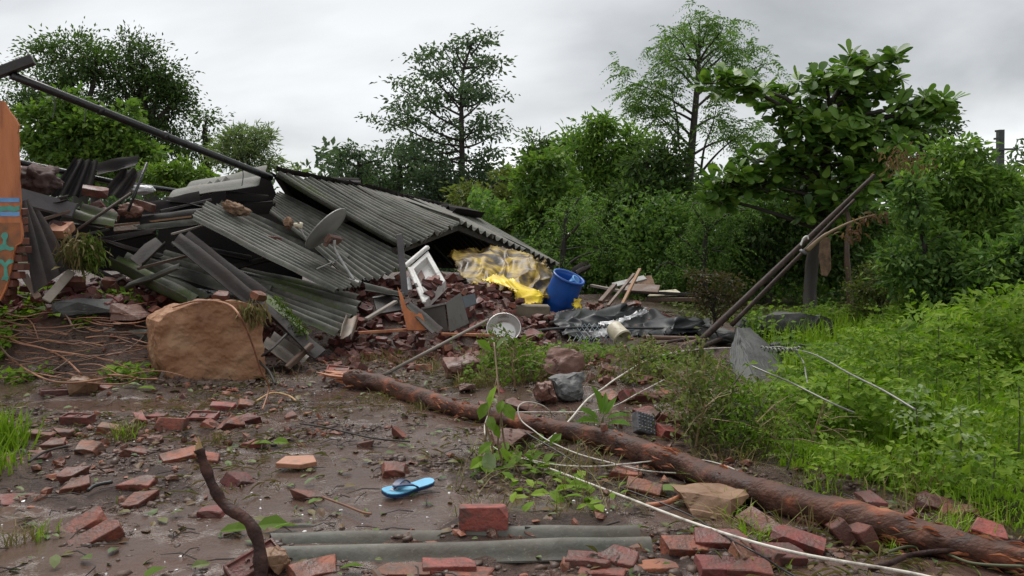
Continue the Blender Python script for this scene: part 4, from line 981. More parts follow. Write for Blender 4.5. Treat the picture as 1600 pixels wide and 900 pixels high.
pts = [(621, 448), (629, 461), (635, 480), (641, 486), (648, 489), (651, 492), (655, 489), (659, 490), (664, 503), (664, 516), (637, 516), (629, 487)]
MB().slab([P(x, y, 9.35 - 0.002 * (y - 448)) for x, y in pts], (0.12, -0.95, 0.25), 0.06).build('plaster_slab', 'terracotta', label='jagged orange plastered wall piece standing on edge in the rubble', cat='wall piece').data.materials[0] = MATS['orange_plaster']
gc = empty('grey_cabinet', P(700, 515, 9.6), 'broken grey metal cabinet corner standing in the bricks', 'cabinet')
MB().slab([P(697, 473, 9.55), P(720, 457, 9.9), P(733, 505, 9.85), P(703, 519, 9.45)], (0.2, -0.95, 0.1), 0.02).build('front_panel', 'grey_metal', gc)
MB().slab([P(660, 483, 9.9), P(694, 475, 9.58), P(700, 517, 9.5), P(675, 519, 9.75)], (-0.25, -0.95, 0.1), 0.02).build('side_panel', 'grey_metal', gc)
MB().bar(P(659, 482, 9.88), P(696, 474, 9.55), 0.022, 0.022).build('edge_strip', 'galvanised', gc)
MB().slab([P(722, 463, 10.1), P(742, 458, 10.3), P(745, 474, 10.3), P(727, 481, 10.1)], (0.1, -0.8, 0.5), 0.02).build('panel', 'blue_grey_metal', label='small blue-grey sheet metal panel behind the grey cabinet', cat='panel')

# steel basin
bm_c = P(787, 512, 9.7)
bn = Vector((-0.03, -0.80, 0.60)).normalized()
Mb = Matrix.Translation(bm_c) @ bn.to_track_quat('Z', 'Y').to_matrix().to_4x4()
bas = empty('steel_basin', bm_c - Vector((0, 0, .15)), 'round steel basin with a white bottom, tipped towards the viewer', 'basin')
lathe_obj('bowl', [(0.135, -0.12), (0.155, -0.11), (0.185, -0.02), (0.192, 0.0), (0.203, 0.004), (0.205, -0.004), (0.196, -0.006), (0.165, -0.115), (0.14, -0.13), (0.001, -0.13)], Mb, 'steel_bowl', bas, 40)
lathe_obj('bowl_bottom', [(0.136, -0.121), (0.0, -0.119)], Mb, 'white_enamel', bas, 32)
MB().tube([Mb @ Vector((-0.03, -0.05, -0.11)), Mb @ Vector((-0.01, -0.12, -0.09)), Mb @ Vector((0.02, -0.04, -0.115))], 0.008, 5).build('twig', 'dark_timber', label='dark twig lying in the steel basin', cat='twig')

# concrete block and barrel
MB().box(G(826, 497) + Vector((0.02, 0.1, 0.08)), (0.50, 0.22, 0.17), Euler((0.02, 0.03, 0.05)).to_matrix()).build('concrete_block', 'concrete_block', label='tan concrete block below the yellow sheet, left of the barrel', cat='block', bevel=0.015)
t0 = P(889, 433, 12.3); b0_ = P(872, 481, 12.2)
ax = (t0 - b0_).normalized(); ax = (ax + Vector((0.0, -0.50, 0))).normalized()
hB = (t0 - b0_).length * 1.20
Mx = Matrix.Translation(t0 - ax * hB) @ ax.to_track_quat('Z', 'Y').to_matrix().to_4x4()
bar = empty('plastic_barrel', t0 - ax * hB, 'open blue plastic barrel tilted to the right in the rubble', 'barrel')
rB = 0.235
lathe_obj('shell', [(0.0, 0.0), (rB * .9, 0.0), (rB * .97, 0.03), (rB, 0.10), (rB * 1.01, hB * .3), (rB * 1.03, hB * .33), (rB * 1.01, hB * .36), (rB * 1.0, hB * .8), (rB * .97, hB * .9), (rB * .99, hB * .95), (rB * .99, hB),
                    (rB * .93, hB), (rB * .93, hB * .9), (rB * .93, 0.05), (0.0, 0.04)], Mx, 'barrel_blue', bar, 40)
lathe_obj('rim', [(rB * .92, hB - .012), (rB * .92, hB + 0.016), (rB * 1.05, hB + 0.016), (rB * 1.06, hB - 0.012), (rB * 1.0, hB - 0.022)], Mx, 'barrel_blue', bar, 40)
tub = empty('plastic_jug', Mx @ Vector((rB * .45, 0, hB - .1)), 'pale blue plastic jug sitting inside the open barrel', 'jug')
Mt = Mx @ Matrix.Translation((rB * .42, -.04, hB - 0.16)) @ Euler((0.35, 0.2, 0)).to_matrix().to_4x4()
lathe_obj('jug_body', [(0.0, 0), (.085, 0), (.098, .04), (.10, .13), (.112, .15), (.112, .16), (.09, .155), (.085, .03), (0, .02)], Mt, 'pale_blue_plastic', tub, 24)
MB().tube(curve([Mt @ Vector((-.10, 0, .14)), Mt @ Vector((-.16, 0, .12)), Mt @ Vector((-.15, 0, .05)), Mt @ Vector((-.10, 0, .03))], 4), .012, 6).build('handle', 'pale_blue_plastic', tub, smooth=True)

# cloths and tarps: crumpled sheets with thickness
def cloth(name, grid, mat, label, cat, amp=0.05, fr=4.0, res=(70, 40), seed=0, ridge=1.0, parent=None, jag=0.03):
    """grid: rows of world points (bicubic-ish), crumpled along its normal"""
    Gp = np.array([[tuple(p) for p in row] for row in grid], float)
    nv, nu = Gp.shape[:2]
    u = np.linspace(0, nu - 1, res[0]); v = np.linspace(0, nv - 1, res[1])
    iu = np.minimum(u.astype(int), nu - 2); iv = np.minimum(v.astype(int), nv - 2)
    fu = (u - iu); fv = (v - iv)
    fu = fu * fu * (3 - 2 * fu) * .5 + fu * .5; fv = fv * fv * (3 - 2 * fv) * .5 + fv * .5
    a = Gp[iv][:, iu]; b = Gp[iv][:, iu + 1]; c = Gp[iv + 1][:, iu]; d = Gp[iv + 1][:, iu + 1]
    FU, FV = fu[None, :, None], fv[:, None, None]
    Pt = (a * (1 - FU) + b * FU) * (1 - FV) + (c * (1 - FU) + d * FU) * FV
    uu, vv = np.meshgrid(np.linspace(0, 1, res[0]), np.linspace(0, 1, res[1]))
    asp = np.linalg.norm(Gp[0, -1] - Gp[0, 0]) / max(np.linalg.norm(Gp[-1, 0] - Gp[0, 0]), .01)
    wpx = .35 * fbm(uu * 3, vv * 3, seed + 20, 2); n1 = 1 - 2.4 * np.abs(fbm(uu * fr * asp * 1.2 + seed + wpx * 2, vv * fr * .55 + 0.6 * uu * fr + wpx, seed, 2)); n2 = fbm(uu * fr * asp * .8, vv * fr * .8, seed + 9, 2) + .12 * fbm(uu * fr * asp * 4, vv * fr * 4, seed + 19, 2)
    gu = np.gradient(Pt, axis=1); gv = np.gradient(Pt, axis=0); nn = np.cross(gu, gv); nn /= np.maximum(np.linalg.norm(nn, axis=2, keepdims=True), 1e-9)
    if nn[..., 1].mean() > 0: nn = -nn
    e = 1 + jag * fbm(uu * 9, vv * 9, seed + 3, 2)[..., None] * 3
    Pt = Pt + nn * (amp * (ridge * (n1 - .5) + .6 * n2))[..., None]
    edge = ((uu < 1e-6) | (uu > 1 - 1e-6) | (vv < 1e-6) | (vv > 1 - 1e-6))[..., None]
    Pt = Pt + edge * jag * rng.normal(size=Pt.shape)
    my, mx_ = uu.shape; ix = np.arange(my * mx_).reshape(my, mx_)
    q = np.stack([ix[:-1, :-1], ix[:-1, 1:], ix[1:, 1:], ix[1:, :-1]], -1).reshape(-1, 4)
    top = Pt.reshape(-1, 3); bot = (Pt - nn * 0.006).reshape(-1, 3); mm_ = len(top)
    loop = np.concatenate([ix[0, :-1], ix[:-1, -1], ix[-1, :0:-1], ix[:0:-1, 0]]); nx_ = np.roll(loop, -1)
    Fc = np.concatenate([q, q[:, ::-1] + mm_, np.stack([loop, loop + mm_, nx_ + mm_, nx_], -1)])
    V = np.concatenate([top, bot]); org = np.array(ORG[parent.name]) if parent else np.array([V[:, 0].mean(), V[:, 1].mean(), V[:, 2].min()])
    me = np_mesh(name, V - org, Fc, True)
    return tag(link_mesh(name, me, mat, parent, (0, 0, 0) if parent else tuple(org)), label, cat)

cloth('tarp', [[P(700, 396, 13.0), P(745, 384, 13.6), P(790, 391, 13.8), P(832, 402, 13.8), P(850, 408, 13.8)],
               [P(714, 416, 12.3), P(750, 408, 12.6), P(790, 413, 12.9), P(828, 405, 12.9), P(858, 420, 13.1)],
               [P(724, 432, 11.8), P(760, 430, 11.9), P(792, 438, 12.0), P(836, 432, 12.4), P(868, 440, 12.7)],
               [P(738, 448, 11.4), P(768, 452, 11.4), P(795, 460, 11.4), P(830, 462, 11.9), P(858, 468, 12.3)]], 'gold_tarp',
      'dirty gold and brown tarpaulin draped under the low roof edge', 'tarp', 0.075, 5.0, (190, 110), 4, 1.0, jag=.012)
cloth('tarp', [[P(753, 434, 11.45), P(775, 430, 11.6), P(800, 436, 11.7), P(822, 452, 11.75)],
               [P(775, 442, 11.2), P(792, 440, 11.25), P(812, 450, 11.3), P(846, 456, 11.55)],
               [P(803, 452, 11.05), P(806, 456, 11.05), P(815, 462, 11.1), P(847, 463, 11.45)],
               [P(806, 470, 11.0), P(812, 475, 10.95), P(825, 476, 11.0), P(846, 473, 11.4)]], 'yellow_sheet',
      'bright yellow plastic sheet crumpled beside the blue barrel', 'tarp', 0.040, 2.6, (90, 60), 14, 1.0, jag=.012)
cloth('scrap', [[P(898, 474, 12.0), P(904, 466, 12.1)], [P(896, 482, 11.9), P(908, 481, 12.0)]], 'yellow_sheet', 'small yellow plastic corner showing right of the barrel\'s foot', 'scrap', 0.01, 2, (8, 8), 3)
bt = [[G(868, 492, .10), G(910, 483, .16), G(975, 478, .26), G(1012, 480, .20), G(1050, 492, .14), G(1108, 502, .06)],
      [G(862, 502, .05), G(905, 497, .12), G(960, 493, .20), G(1010, 493, .12), G(1060, 495, .26), G(1112, 510, .05)],
      [G(870, 512, .03), G(910, 510, .08), G(955, 506, .10), G(1005, 508, .06), G(1050, 510, .14), G(1115, 517, .03)],
      [G(880, 526, .03), G(920, 528, .04), G(960, 520, .05), G(1000, 524, .04), G(1040, 522, .05), G(1095, 522, .02)]]
cloth('tarp', bt, 'black_plastic', 'crumpled black plastic sheet spread on the ground right of the barrel', 'tarp', 0.075, 2.2, (150, 60), 23, 1.0, jag=.012)
cloth('scrap', [[G(935, 504, .20), G(962, 500, .24), G(996, 488, .30), G(1008, 482, .33)], [G(940, 510, .17), G(966, 505, .2), G(998, 493, .27), G(1012, 489, .28)]], 'white_wrapper', 'white torn wrapping along the crest of the black plastic', 'scrap', 0.018, 3, (40, 12), 5, jag=.012)
cloth('scrap', [[G(920, 519, .12), G(938, 515, .16), G(952, 511, .18)], [G(926, 527, .08), G(940, 526, .1), G(954, 521, .12)]], 'white_wrapper', 'white torn wrapping behind the bucket', 'scrap', 0.015, 3, (36, 14), 6, jag=.012)

# rack: blue-grey angle-iron frame with cross bars
rk = empty('metal_rack', G(890, 525), 'flattened blue-grey angle-iron rack lying by the black plastic', 'rack')
def rk_bar(a, b, w=0.022, nm='rail'): MB().bar(a, b, w, w).build(nm, 'blue_paint_rack', rk)
rk_bar(P(815, 497, 10.8), P(968, 506, 10.6), .030); rk_bar(P(818, 512, 10.5), P(942, 518, 10.35), .024)
rk_bar(P(900, 517, 10.4), P(990, 516, 10.3), .024)
for x in (855, 900, 935): rk_bar(P(x, 500, 10.7), P(x - 1, 524, 10.3), .02, 'upright')
for k in range(9):
    x = 905 + k * 8; rk_bar(P(x, 505, 10.5), P(x - 18, 534, 10.0), .006, 'mesh_bar'); rk_bar(P(x - 16, 506, 10.45), P(x + 4, 532, 10.0), .006, 'mesh_bar')

# bucket on its side
b_ax = (P(979, 535, 9.35) - P(958, 510, 9.5)); hb = b_ax.length; b_ax.normalize(); b_ax = (b_ax + Vector((0, -0.25, 0))).normalized()
Mk = Matrix.Translation(P(958, 511, 9.5)) @ b_ax.to_track_quat('Z', 'Y').to_matrix().to_4x4()
bk_ = empty('bucket', P(975, 541, 9.4), 'stained ivory plastic bucket lying tipped on the weeds', 'bucket')
lathe_obj('bucket_body', [(0.0, 0.0), (0.086, 0.0), (0.092, 0.012), (0.104, 0.20), (0.104, 0.215), (0.098, 0.215), (0.086, 0.02), (0.0, 0.012)], Mk, 'ivory_plastic', bk_, 28)
lathe_obj('bucket_rim', [(0.103, 0.188), (0.112, 0.190), (0.112, 0.203), (0.103, 0.205)], Mk, 'ivory_plastic', bk_, 28)

# sacks and straw
def lump(name, c, size, mat, label, cat, seed, disp=0.22, cuts=4, rot=(0, 0, 0), freq=None):
    bm = bmesh.new(); bmesh.ops.create_icosphere(bm, subdivisions=cuts, radius=1)
    so = Vector((seed, seed * 2, 0))
    for v in bm.verts:
        n = v.co.normalized(); d = mnoise.fractal(n * 1.6 + so, 1, 2, 3) + 0.9 * abs(mnoise.noise(Vector((n.x * 3, n.y * 9, n.z * 9)) + so)) + .5 * abs(mnoise.noise(Vector((n.x * 12, n.y * 5, n.z * 14)) + so)) - .4
        v.co = Vector((n.x * size[0], n.y * size[1], n.z * size[2])) * (1 + disp * d)
    me = bpy.data.meshes.new(name); bm.to_mesh(me); bm.free(); me.polygons.foreach_set('use_smooth', np.full(len(me.polygons), True))
    o = link_mesh(name, me, mat, None, tuple(c)); o.rotation_euler = rot
    return tag(o, label, cat)
lump('cloth_bundle', P(60, 280, 9.6), (0.24, 0.2, 0.16), 'brown_cloth', 'brown crumpled cloth bundle on the left heap by the orange wall', 'bundle', 3, .4)
lump('sack', P(368, 326, 10.25), (0.17, 0.12, 0.075), 'tan_sack', 'tan gathered sack lying on top of the large loose sheet', 'sack', 5, .42, rot=(0, .4, .2))
lump('cloth_bundle', P(450, 348, 10.3), (0.055, 0.04, 0.065), 'tan_sack', 'pale cloth rag behind the dish receiver', 'rag', 8, .5)
lump('cloth_bundle', P(222, 296, 10.6), (0.16, 0.1, 0.06), 'white_wrapper', 'crumpled white plastic bag under the roof strip at the left heap', 'bag', 9)
lump('cloth_bundle', P(205, 330, 9.9), (0.14, 0.1, 0.09), 'red_rock', 'reddish lump of old brickwork crossed by the slanting rod', 'brickwork', 12, 0.3)
# straw clump with moss
st = lump('straw_clump', P(122, 392, 9.0), (0.15, 0.13, 0.11), 'straw', 'clump of thatch straw with green moss hanging off the left heap', 'straw clump', 15, 0.25)
sp = np.array(P(122, 388, 8.92)) + rng.normal(size=(500, 3)) * np.array([.10, .07, .07]); sdr = rng.normal(size=(500, 3)) * .5 + np.array([.3, -.3, -1.0])
leaf_obj('straw_strands', [leaf_arrays(sp - np.array(ORG[st.name]) * 0, sdr, rng.uniform(.08, .2, 500), .05)], 'straw_blade', st, kind='stuff')
sp = np.array(P(143, 395, 8.9)) + rng.normal(size=(500, 3)) * np.array([.06, .05, .09]); sdr = rng.normal(size=(500, 3)) * .5 + np.array([.3, -.3, -.9])
leaf_obj('moss_strands', [leaf_arrays(sp, sdr, rng.uniform(.05, .12, 500), .10)], 'moss', st, kind='stuff')
# peach tile block
MB().slab([P(70, 360, 9.1), P(84, 346, 9.3), P(115, 346, 9.3), P(98, 361, 9.05)], (0, -.5, .85), 0.10).build('tile_block', 'terracotta', label='peach-topped brick block resting high on the left heap', cat='brick', bevel=0.004)

# ------------------------------------------------------------------ bricks
LX, LY, LZ = 0.215, 0.104, 0.072
def brick_mesh(seed, broken=0, frog=False):
    rr = random.Random(seed)
    bm = bmesh.new(); bmesh.ops.create_cube(bm, size=1)
    bmesh.ops.scale(bm, vec=(LX, LY, LZ), verts=bm.verts)
    if frog:
        f = [f for f in bm.faces if f.normal.z > .9][0]
        r = bmesh.ops.inset_region(bm, faces=[f], thickness=0.016)
        r2 = bmesh.ops.inset_region(bm, faces=[f], thickness=0.004)
        for v in f.verts: v.co.z -= 0.011
    if not broken and not frog:
        for k in range(4):
            cz = Vector((rr.choice((-1, 1)), rr.choice((-1, 1)), rr.choice((-1, 1))))
            n = Vector((cz.x * rr.uniform(.5, 1), cz.y * rr.uniform(.5, 1), cz.z * rr.uniform(.5, 1))).normalized()
            co = Vector((cz.x * LX, cz.y * LY, cz.z * LZ)) / 2 - n * rr.uniform(.008, .026)
            bmesh.ops.bisect_plane(bm, geom=list(bm.verts) + list(bm.edges) + list(bm.faces), plane_co=co, plane_no=n, clear_outer=True)
            bmesh.ops.holes_fill(bm, edges=[e for e in bm.edges if e.is_boundary])
    for k in range(broken):
        c = Vector((rr.choice((-1, 1)) * LX * rr.uniform(.05, .35), rr.uniform(-.4, .4) * LY, rr.uniform(-.3, .3) * LZ))
        n = Vector((math.copysign(1, c.x), rr.uniform(-.9, .9), rr.uniform(-.7, .7))).normalized()
        g = bmesh.ops.bisect_plane(bm, geom=list(bm.verts) + list(bm.edges) + list(bm.faces), plane_co=c, plane_no=n, clear_outer=True)
        bmesh.ops.holes_fill(bm, edges=[e for e in bm.edges if e.is_boundary])
    bmesh.ops.bevel(bm, geom=[e for e in bm.edges if e.calc_length() > .02 and (not frog or e.calc_face_angle(0) > .3)], offset=0.0035, segments=1, affect='EDGES', clamp_overlap=True)
    bmesh.ops.triangulate(bm, faces=[f for f in bm.faces if len(f.verts) > 4])
    if True:
        bmesh.ops.subdivide_edges(bm, edges=[e for e in bm.edges if e.calc_length() > .05], cuts=1, use_grid_fill=True)
    for v in bm.verts:
        v.co += Vector((mnoise.noise(v.co * 30 + Vector((seed, 0, 0))), mnoise.noise(v.co * 30 + Vector((0, seed, 0))), mnoise.noise(v.co * 30 + Vector((0, 0, seed))))) * (0.006 if not broken else .010)
    zc_ = sum(v.co.x for v in bm.verts) / len(bm.verts)
    bmesh.ops.translate(bm, vec=(-zc_, 0, 0), verts=bm.verts)
    bmesh.ops.recalc_face_normals(bm, faces=bm.faces)
    me = bpy.data.meshes.new('brick'); bm.to_mesh(me); bm.free()
    return me
WHOLE = [brick_mesh(k) for k in range(3)]; FROG = [brick_mesh(10 + k, 0, True) for k in range(2)]
HALF = [brick_mesh(20 + k, 1) for k in range(5)]; BIT = [brick_mesh(40 + k, 2) for k in range(7)]

def put_brick(me, p, rot, label, mat='brick', group=None, scale=1.0):
    if not me.materials: me.materials.append(MATS[mat])
    o = bpy.data.objects.new('brick', me); COL.objects.link(o)
    o.location = p; o.rotation_euler = rot; o.scale = (scale,) * 3 if not hasattr(scale, '__len__') else scale
    if mat != 'brick':
        o.material_slots[0].link = 'OBJECT'; o.material_slots[0].material = MATS[mat]
    ORG[o.name] = Vector((0, 0, 0))
    return tag(o, label, 'brick', group)

def stamp(o, text, size=0.062, up_flip=False):
    cu = bpy.data.curves.new('stamp', 'FONT'); cu.body = text; cu.size = size; cu.extrude = 0.003; cu.align_x = 'CENTER'; cu.align_y = 'CENTER'; cu.offset = 0.0015
    t = bpy.data.objects.new('stamp_src', cu); COL.objects.link(t)
    me = bpy.data.meshes.new_from_object(t.evaluated_get(bpy.context.evaluated_depsgraph_get()))
    bpy.data.objects.remove(t)
    s = bpy.data.objects.new('stamped_letters', me); COL.objects.link(s); s.parent = o
    me.materials.clear(); me.materials.append(MATS['brick_stamp'])
    s.location = (0, 0, LZ / 2 - 0.008); s.rotation_euler = (0, 0, math.pi if up_flip else 0)
    return s

fg = [  # px, py, kind, yaw, tilt-x, tilt-y, sink, material, label
    (82, 612, 'F', 35, .05, .05, .2, 'dark_brick', 'dark red brick with a stamped hollow, beside the small tan stone'),
    (118, 653, 'F', -8, .12, .0, .3, 'brick', 'pinkish brick stamped 3S lying face up in the wet mud'),
    (160, 604, 'H', -12, .1, .1, .4, 'brick', 'thin reddish brick end just behind the small tan stone'),
    (260, 666, 'W', -8, 1.35, .0, .15, 'brick', 'whole orange-red brick lying on its side right of a grass tuft'),
    (243, 650, 'H', 6, .0, .0, .45, 'brick', 'flat brick sunk in mud just behind the whole orange-red brick'),
    (217, 654, 'B', 30, .3, .2, .3, 'brick', 'small brick lump left of the flat sunken brick'),
    (176, 669, 'H', 12, .1, .2, .45, 'brick', 'half-sunk brick touching the left of the grass tuft'),
    (316, 650, 'F', -6, .35, .0, .35, 'brick', 'stamped brick tilted to the viewer below the boulder\'s middle'),
    (346, 634, 'H', 10, .1, .1, .35, 'brick', 'flat orange brick piece close in front of the boulder'),
    (362, 660, 'H', 40, .5, .2, .2, 'brick', 'tilted brick half right of the stamped tilted brick'),
    (386, 656, 'B', -30, .5, .2, .3, 'dark_brick', 'dark pointed brick fragment right of the tilted brick half'),
    (385, 632, 'B', 20, .3, .3, .3, 'brick', 'small brick bit in front of the boulder\'s right half'),
    (115, 764, 'H', 28, .2, -.12, .15, 'brick', 'orange brick half by a black stick at left'),
    (137, 703, 'B', 10, .4, .2, .2, 'brick', 'chunky red brick fragment below the 3S brick'),
    (128, 820, 'W', 38, .25, -.40, .42, 'brick', 'upper of two long bricks slanting side by side in the left foreground'),
    (150, 840, 'W', 32, .25, -.40, .36, 'brick', 'lower of two long bricks slanting side by side in the left foreground'),
    (283, 713, 'W', 33, .3, -.1, .3, 'brick', 'long red brick behind the tip of the broken branch'),
    (325, 717, 'B', 10, .3, .1, .4, 'brick', 'small brick bit right of the broken branch\'s tip'),
    (212, 705, 'H', 5, .0, .2, .5, 'brick', 'brick lump nearly sunk under the whole orange-red brick'),
    (216, 756, 'H', -5, .2, .0, .45, 'brick', 'rounded brick half sunk in mud in the middle of the left foreground'),
    (216, 784, 'B', 15, .4, .0, .4, 'dark_brick', 'dark brick wedge left of a white chip in mud'),
    (80, 693, 'H', 20, .2, .0, .4, 'dark_brick', 'dark red brick half near the grassy left edge'),
    (60, 676, 'H', 5, .0, .1, .6, 'dark_brick', 'brick almost buried beside the dark pad of mud at left'),
    (98, 676, 'B', 5, .0, .1, .4, 'brick', 'small red brick scrap under the 3S brick'),
    (109, 742, 'B', 25, .3, .1, .4, 'brick', 'small red brick scrap above the orange brick half at left'),
    (12, 784, 'H', 15, .3, .0, .5, 'dark_brick', 'dark brick piece at the left edge of the mud'),
    (370, 752, 'B', 60, .4, .3, .35, 'dark_brick', 'brick chip in a hole right of the broken branch'),
    (395, 889, 'F', 38, .45, -.35, .1, 'brick', 'large stamped brick tipped up at the foot of the broken branch'),
    (618, 738, 'B', 15, .3, .2, .2, 'brick', 'rough brick lump right of the broken peach tile'),
    (622, 679, 'B', 60, .6, .2, .25, 'brick', 'orange brick tip poking out of mud in mid foreground'),
    (396, 690, 'H', 8, .0, .05, .7, 'brick', 'pale brick face flush with the mud beside two green leaves'),
    (334, 800, 'B', 0, .0, .1, .6, 'brick', 'tiny brick scrap left of the branch bend'),
    (483, 776, 'B', 30, .1, .2, .5, 'dark_brick', 'dark brick scrap near the front sheet\'s back edge'),
    (760, 817, 'W', -1, 1.52, .0, -.02, 'brick', 'whole clean red brick standing on the front corrugated sheet'),
    (617, 893, 'W', 5, .1, .0, .70, 'brick', 'flat brick in the mud under the front sheet'),
    (492, 891, 'H', 40, .3, .0, .55, 'brick', 'orange brick end just right of the stone under the front sheet\'s torn end'),
    (705, 883, 'W', 8, .0, .05, .74, 'brick', 'broad brick face flush with mud below the middle of the front sheet'),
    (735, 897, 'H', 8, .0, .05, .7, 'brick', 'brick piece at the very bottom edge below the whole clean brick'),
    (970, 872, 'H', -25, .2, .1, .6, 'brick', 'brick half below the right end of the front sheet'),
    (928, 874, 'H', -10, .0, .0, .74, 'brick', 'sunken brick left of the brick half below the front sheet\'s right end'),
    (944, 893, 'H', -10, .0, .0, .74, 'brick', 'sunken brick at the bottom edge below the front sheet\'s right part'),
    (1022, 886, 'W', 5, .0, .0, .75, 'brick', 'pale broad brick face in mud right of the front sheet'),
    (1083, 863, 'W', 12, .3, .1, .15, 'brick', 'orange brick left of the pair by the white cable'),
    (1133, 854, 'W', -8, .3, .0, .1, 'brick', 'blocky orange brick above the black wire\'s loop'),
    (1240, 850, 'W', -25, .2, .2, .1, 'brick', 'long flat-topped brick lying just above the white cable'),
    (1222, 877, 'W', 10, .3, .1, .1, 'dark_brick', 'large maroon brick below the white cable'),
    (1132, 893, 'H', 8, .2, .1, .3, 'dark_brick', 'maroon brick at the bottom edge left of the black wire\'s end'),
    (1178, 896, 'H', -5, .2, .1, .3, 'brick', 'orange brick at the bottom edge under the black wire'),
    (1168, 870, 'H', 30, .3, .1, .3, 'brick', 'brick half crossed by the black wire'),
    (1318, 838, 'H', 80, .9, .2, .0, 'dark_brick', 'dark brick wedged under the log, left one of two'),
    (1346, 851, 'H', 100, 1.1, .2, .0, 'dark_brick', 'dark brick wedged under the log, right one of two'),
    (1192, 824, 'H', -60, .4, .2, .3, 'brick', 'slanting brick piece left of the bricks wedged under the log'),
    (1464, 793, 'W', -20, .4, .2, .2, 'dark_brick', 'brown block lying in the bright grass beyond the log'),
    (1548, 839, 'H', -20, .3, .2, .1, 'brick', 'brick half behind the log near the right edge'),
    (1007, 768, 'H', -10, .3, .2, .2, 'brick', 'red brick wedge between the cable and the tan slab'),
    (978, 740, 'H', -8, .2, .1, .3, 'brick', 'brick piece lying against the underside of the log'),
    (983, 620, 'W', 60, .9, .2, .1, 'brick', 'brick standing on end, leftmost of the stack by the spiky green plant'),
    (1012, 622, 'W', 15, .3, .3, .0, 'dark_brick', 'big tilted brick in the stack right of the spiky green plant'),
    (1036, 618, 'H', -20, .4, .3, .1, 'brick', 'right-hand brick of the stack by the spiky green plant'),
    (953, 620, 'H', -50, .4, .3, .1, 'brick', 'red brick just right of the spiky green plant\'s top leaf'),
    (1014, 648, 'H', -40, .4, .3, .1, 'brick', 'wet red brick above the black perforated block'),
    (1050, 655, 'H', -10, .2, .3, .1, 'brick', 'upper brick at the edge of the leafy shrub'),
    (1049, 679, 'H', 30, .3, .3, .1, 'brick', 'lower brick at the edge of the leafy shrub'),
    (935, 690, 'B', 30, .3, .3, .1, 'dark_brick', 'dark brick piece behind the log\'s knot'),
    (572, 552, 'F', 82, -1.05, .1, .1, 'brick', 'brick with a stamped ring standing upright in front of the rubble'),
    (527, 577, 'F', 5, .4, .1, .2, 'brick', 'red hollowed brick just behind the log\'s splintered end'),
    (345, 470, 'H', 5, .4, .1, .0, 'brick', 'brick behind the top of the boulder, left of the ridge tile\'s foot'),
    (404, 470, 'W', 80, .5, .1, .0, 'brick', 'red brick propping the foot of the long black ridge tile'),
]
for px, py, kd, yaw, tx, ty, sk, mt, lb in fg:
    rr = random.Random(px * 31 + py)
    me = {'F': FROG, 'W': WHOLE, 'H': HALF, 'B': BIT}[kd]; me = me[rr.randrange(len(me))]
    if (px, py) in ((345, 470), (404, 470)): p = P(px, py - 3, 8.75)
    else: p = G(px, py + 6)
    hgt = LZ / 2 if abs(tx) < 1 else LY / 2
    q = p + Vector((0, 0.03, hgt * (1 - 1.6 * min(.95, sk * 1.15 + .14))))
    if (px, py) == (760, 817): q = G(760, 828) + Vector((0, .01, .052))
    o = put_brick(me, q, (tx, ty, R(yaw)), lb, mt)
    if '3S' in lb: stamp(o, '3S')
    elif (px, py) == (82, 612): stamp(o, 'ICE', 0.05)
    elif (px, py) == (395, 889): stamp(o, '2S', 0.062)
    elif (px, py) == (316, 650): stamp(o, 'SE', 0.05)
    elif (px, py) == (572, 552): stamp(o, 'O', 0.05)

# bricks of the heap, by place
LOOK = {'W': ('whole', 'chipped whole'), 'F': ('hollow-faced', 'stamped-face'), 'H': ('half', 'split'), 'B': ('small wedge of', 'broken corner of')}
LAND = [((1215, 470), 'by the leaning poles'), ((700, 515), 'below the grey cabinet'), ((648, 510), 'at the foot of the orange plaster slab'), ((787, 525), 'under the steel basin'), ((760, 480), 'right of the grey cabinet'), ((668, 470), 'round the white casing'),
        ((548, 525), 'at the whitish broken scrap'), ((590, 495), 'by the black board'), ((826, 492), 'left of the concrete block'), ((795, 462), 'below the yellow sheet'), ((600, 550), 'by the stamped upright brick'), ((660, 555), 'beside the pale pole'), ((720, 540), 'above the flat brown rock'),
        ((920, 465), 'right of the blue barrel'), ((975, 470), 'among the broken timbers'), ((1010, 452), 'by the cream sheet'), ((870, 560), 'near the reddish rock'), ((960, 560), 'below the tipped bucket'), ((1030, 560), 'at the curved dark branch'),
        ((250, 460), 'left of the boulder\'s top'), ((310, 462), 'right behind the boulder'), ((200, 460), 'under the thin pale stick'), ((90, 440), 'by the pale propped plank'), ((140, 430), 'under the straw clump'),
        ((638, 772), 'near the slipper'), ((462, 733), 'near the broken peach tile'), ((310, 700), 'near the broken branch\'s tip'), ((140, 828), 'near the two slanting bricks'), ((260, 664), 'near the whole orange-red brick'), ((560, 670), 'near the thin dark twig'), ((700, 700), 'left of the twig plant'), ((450, 640), 'below the boulder\'s right foot'), ((60, 690), 'near the left grass clump'),
        ((1100, 780), 'by the tan slab'), ((1240, 850), 'by the white cable'), ((1180, 880), 'by the black wire'), ((1330, 845), 'below the log')]
USED = {}
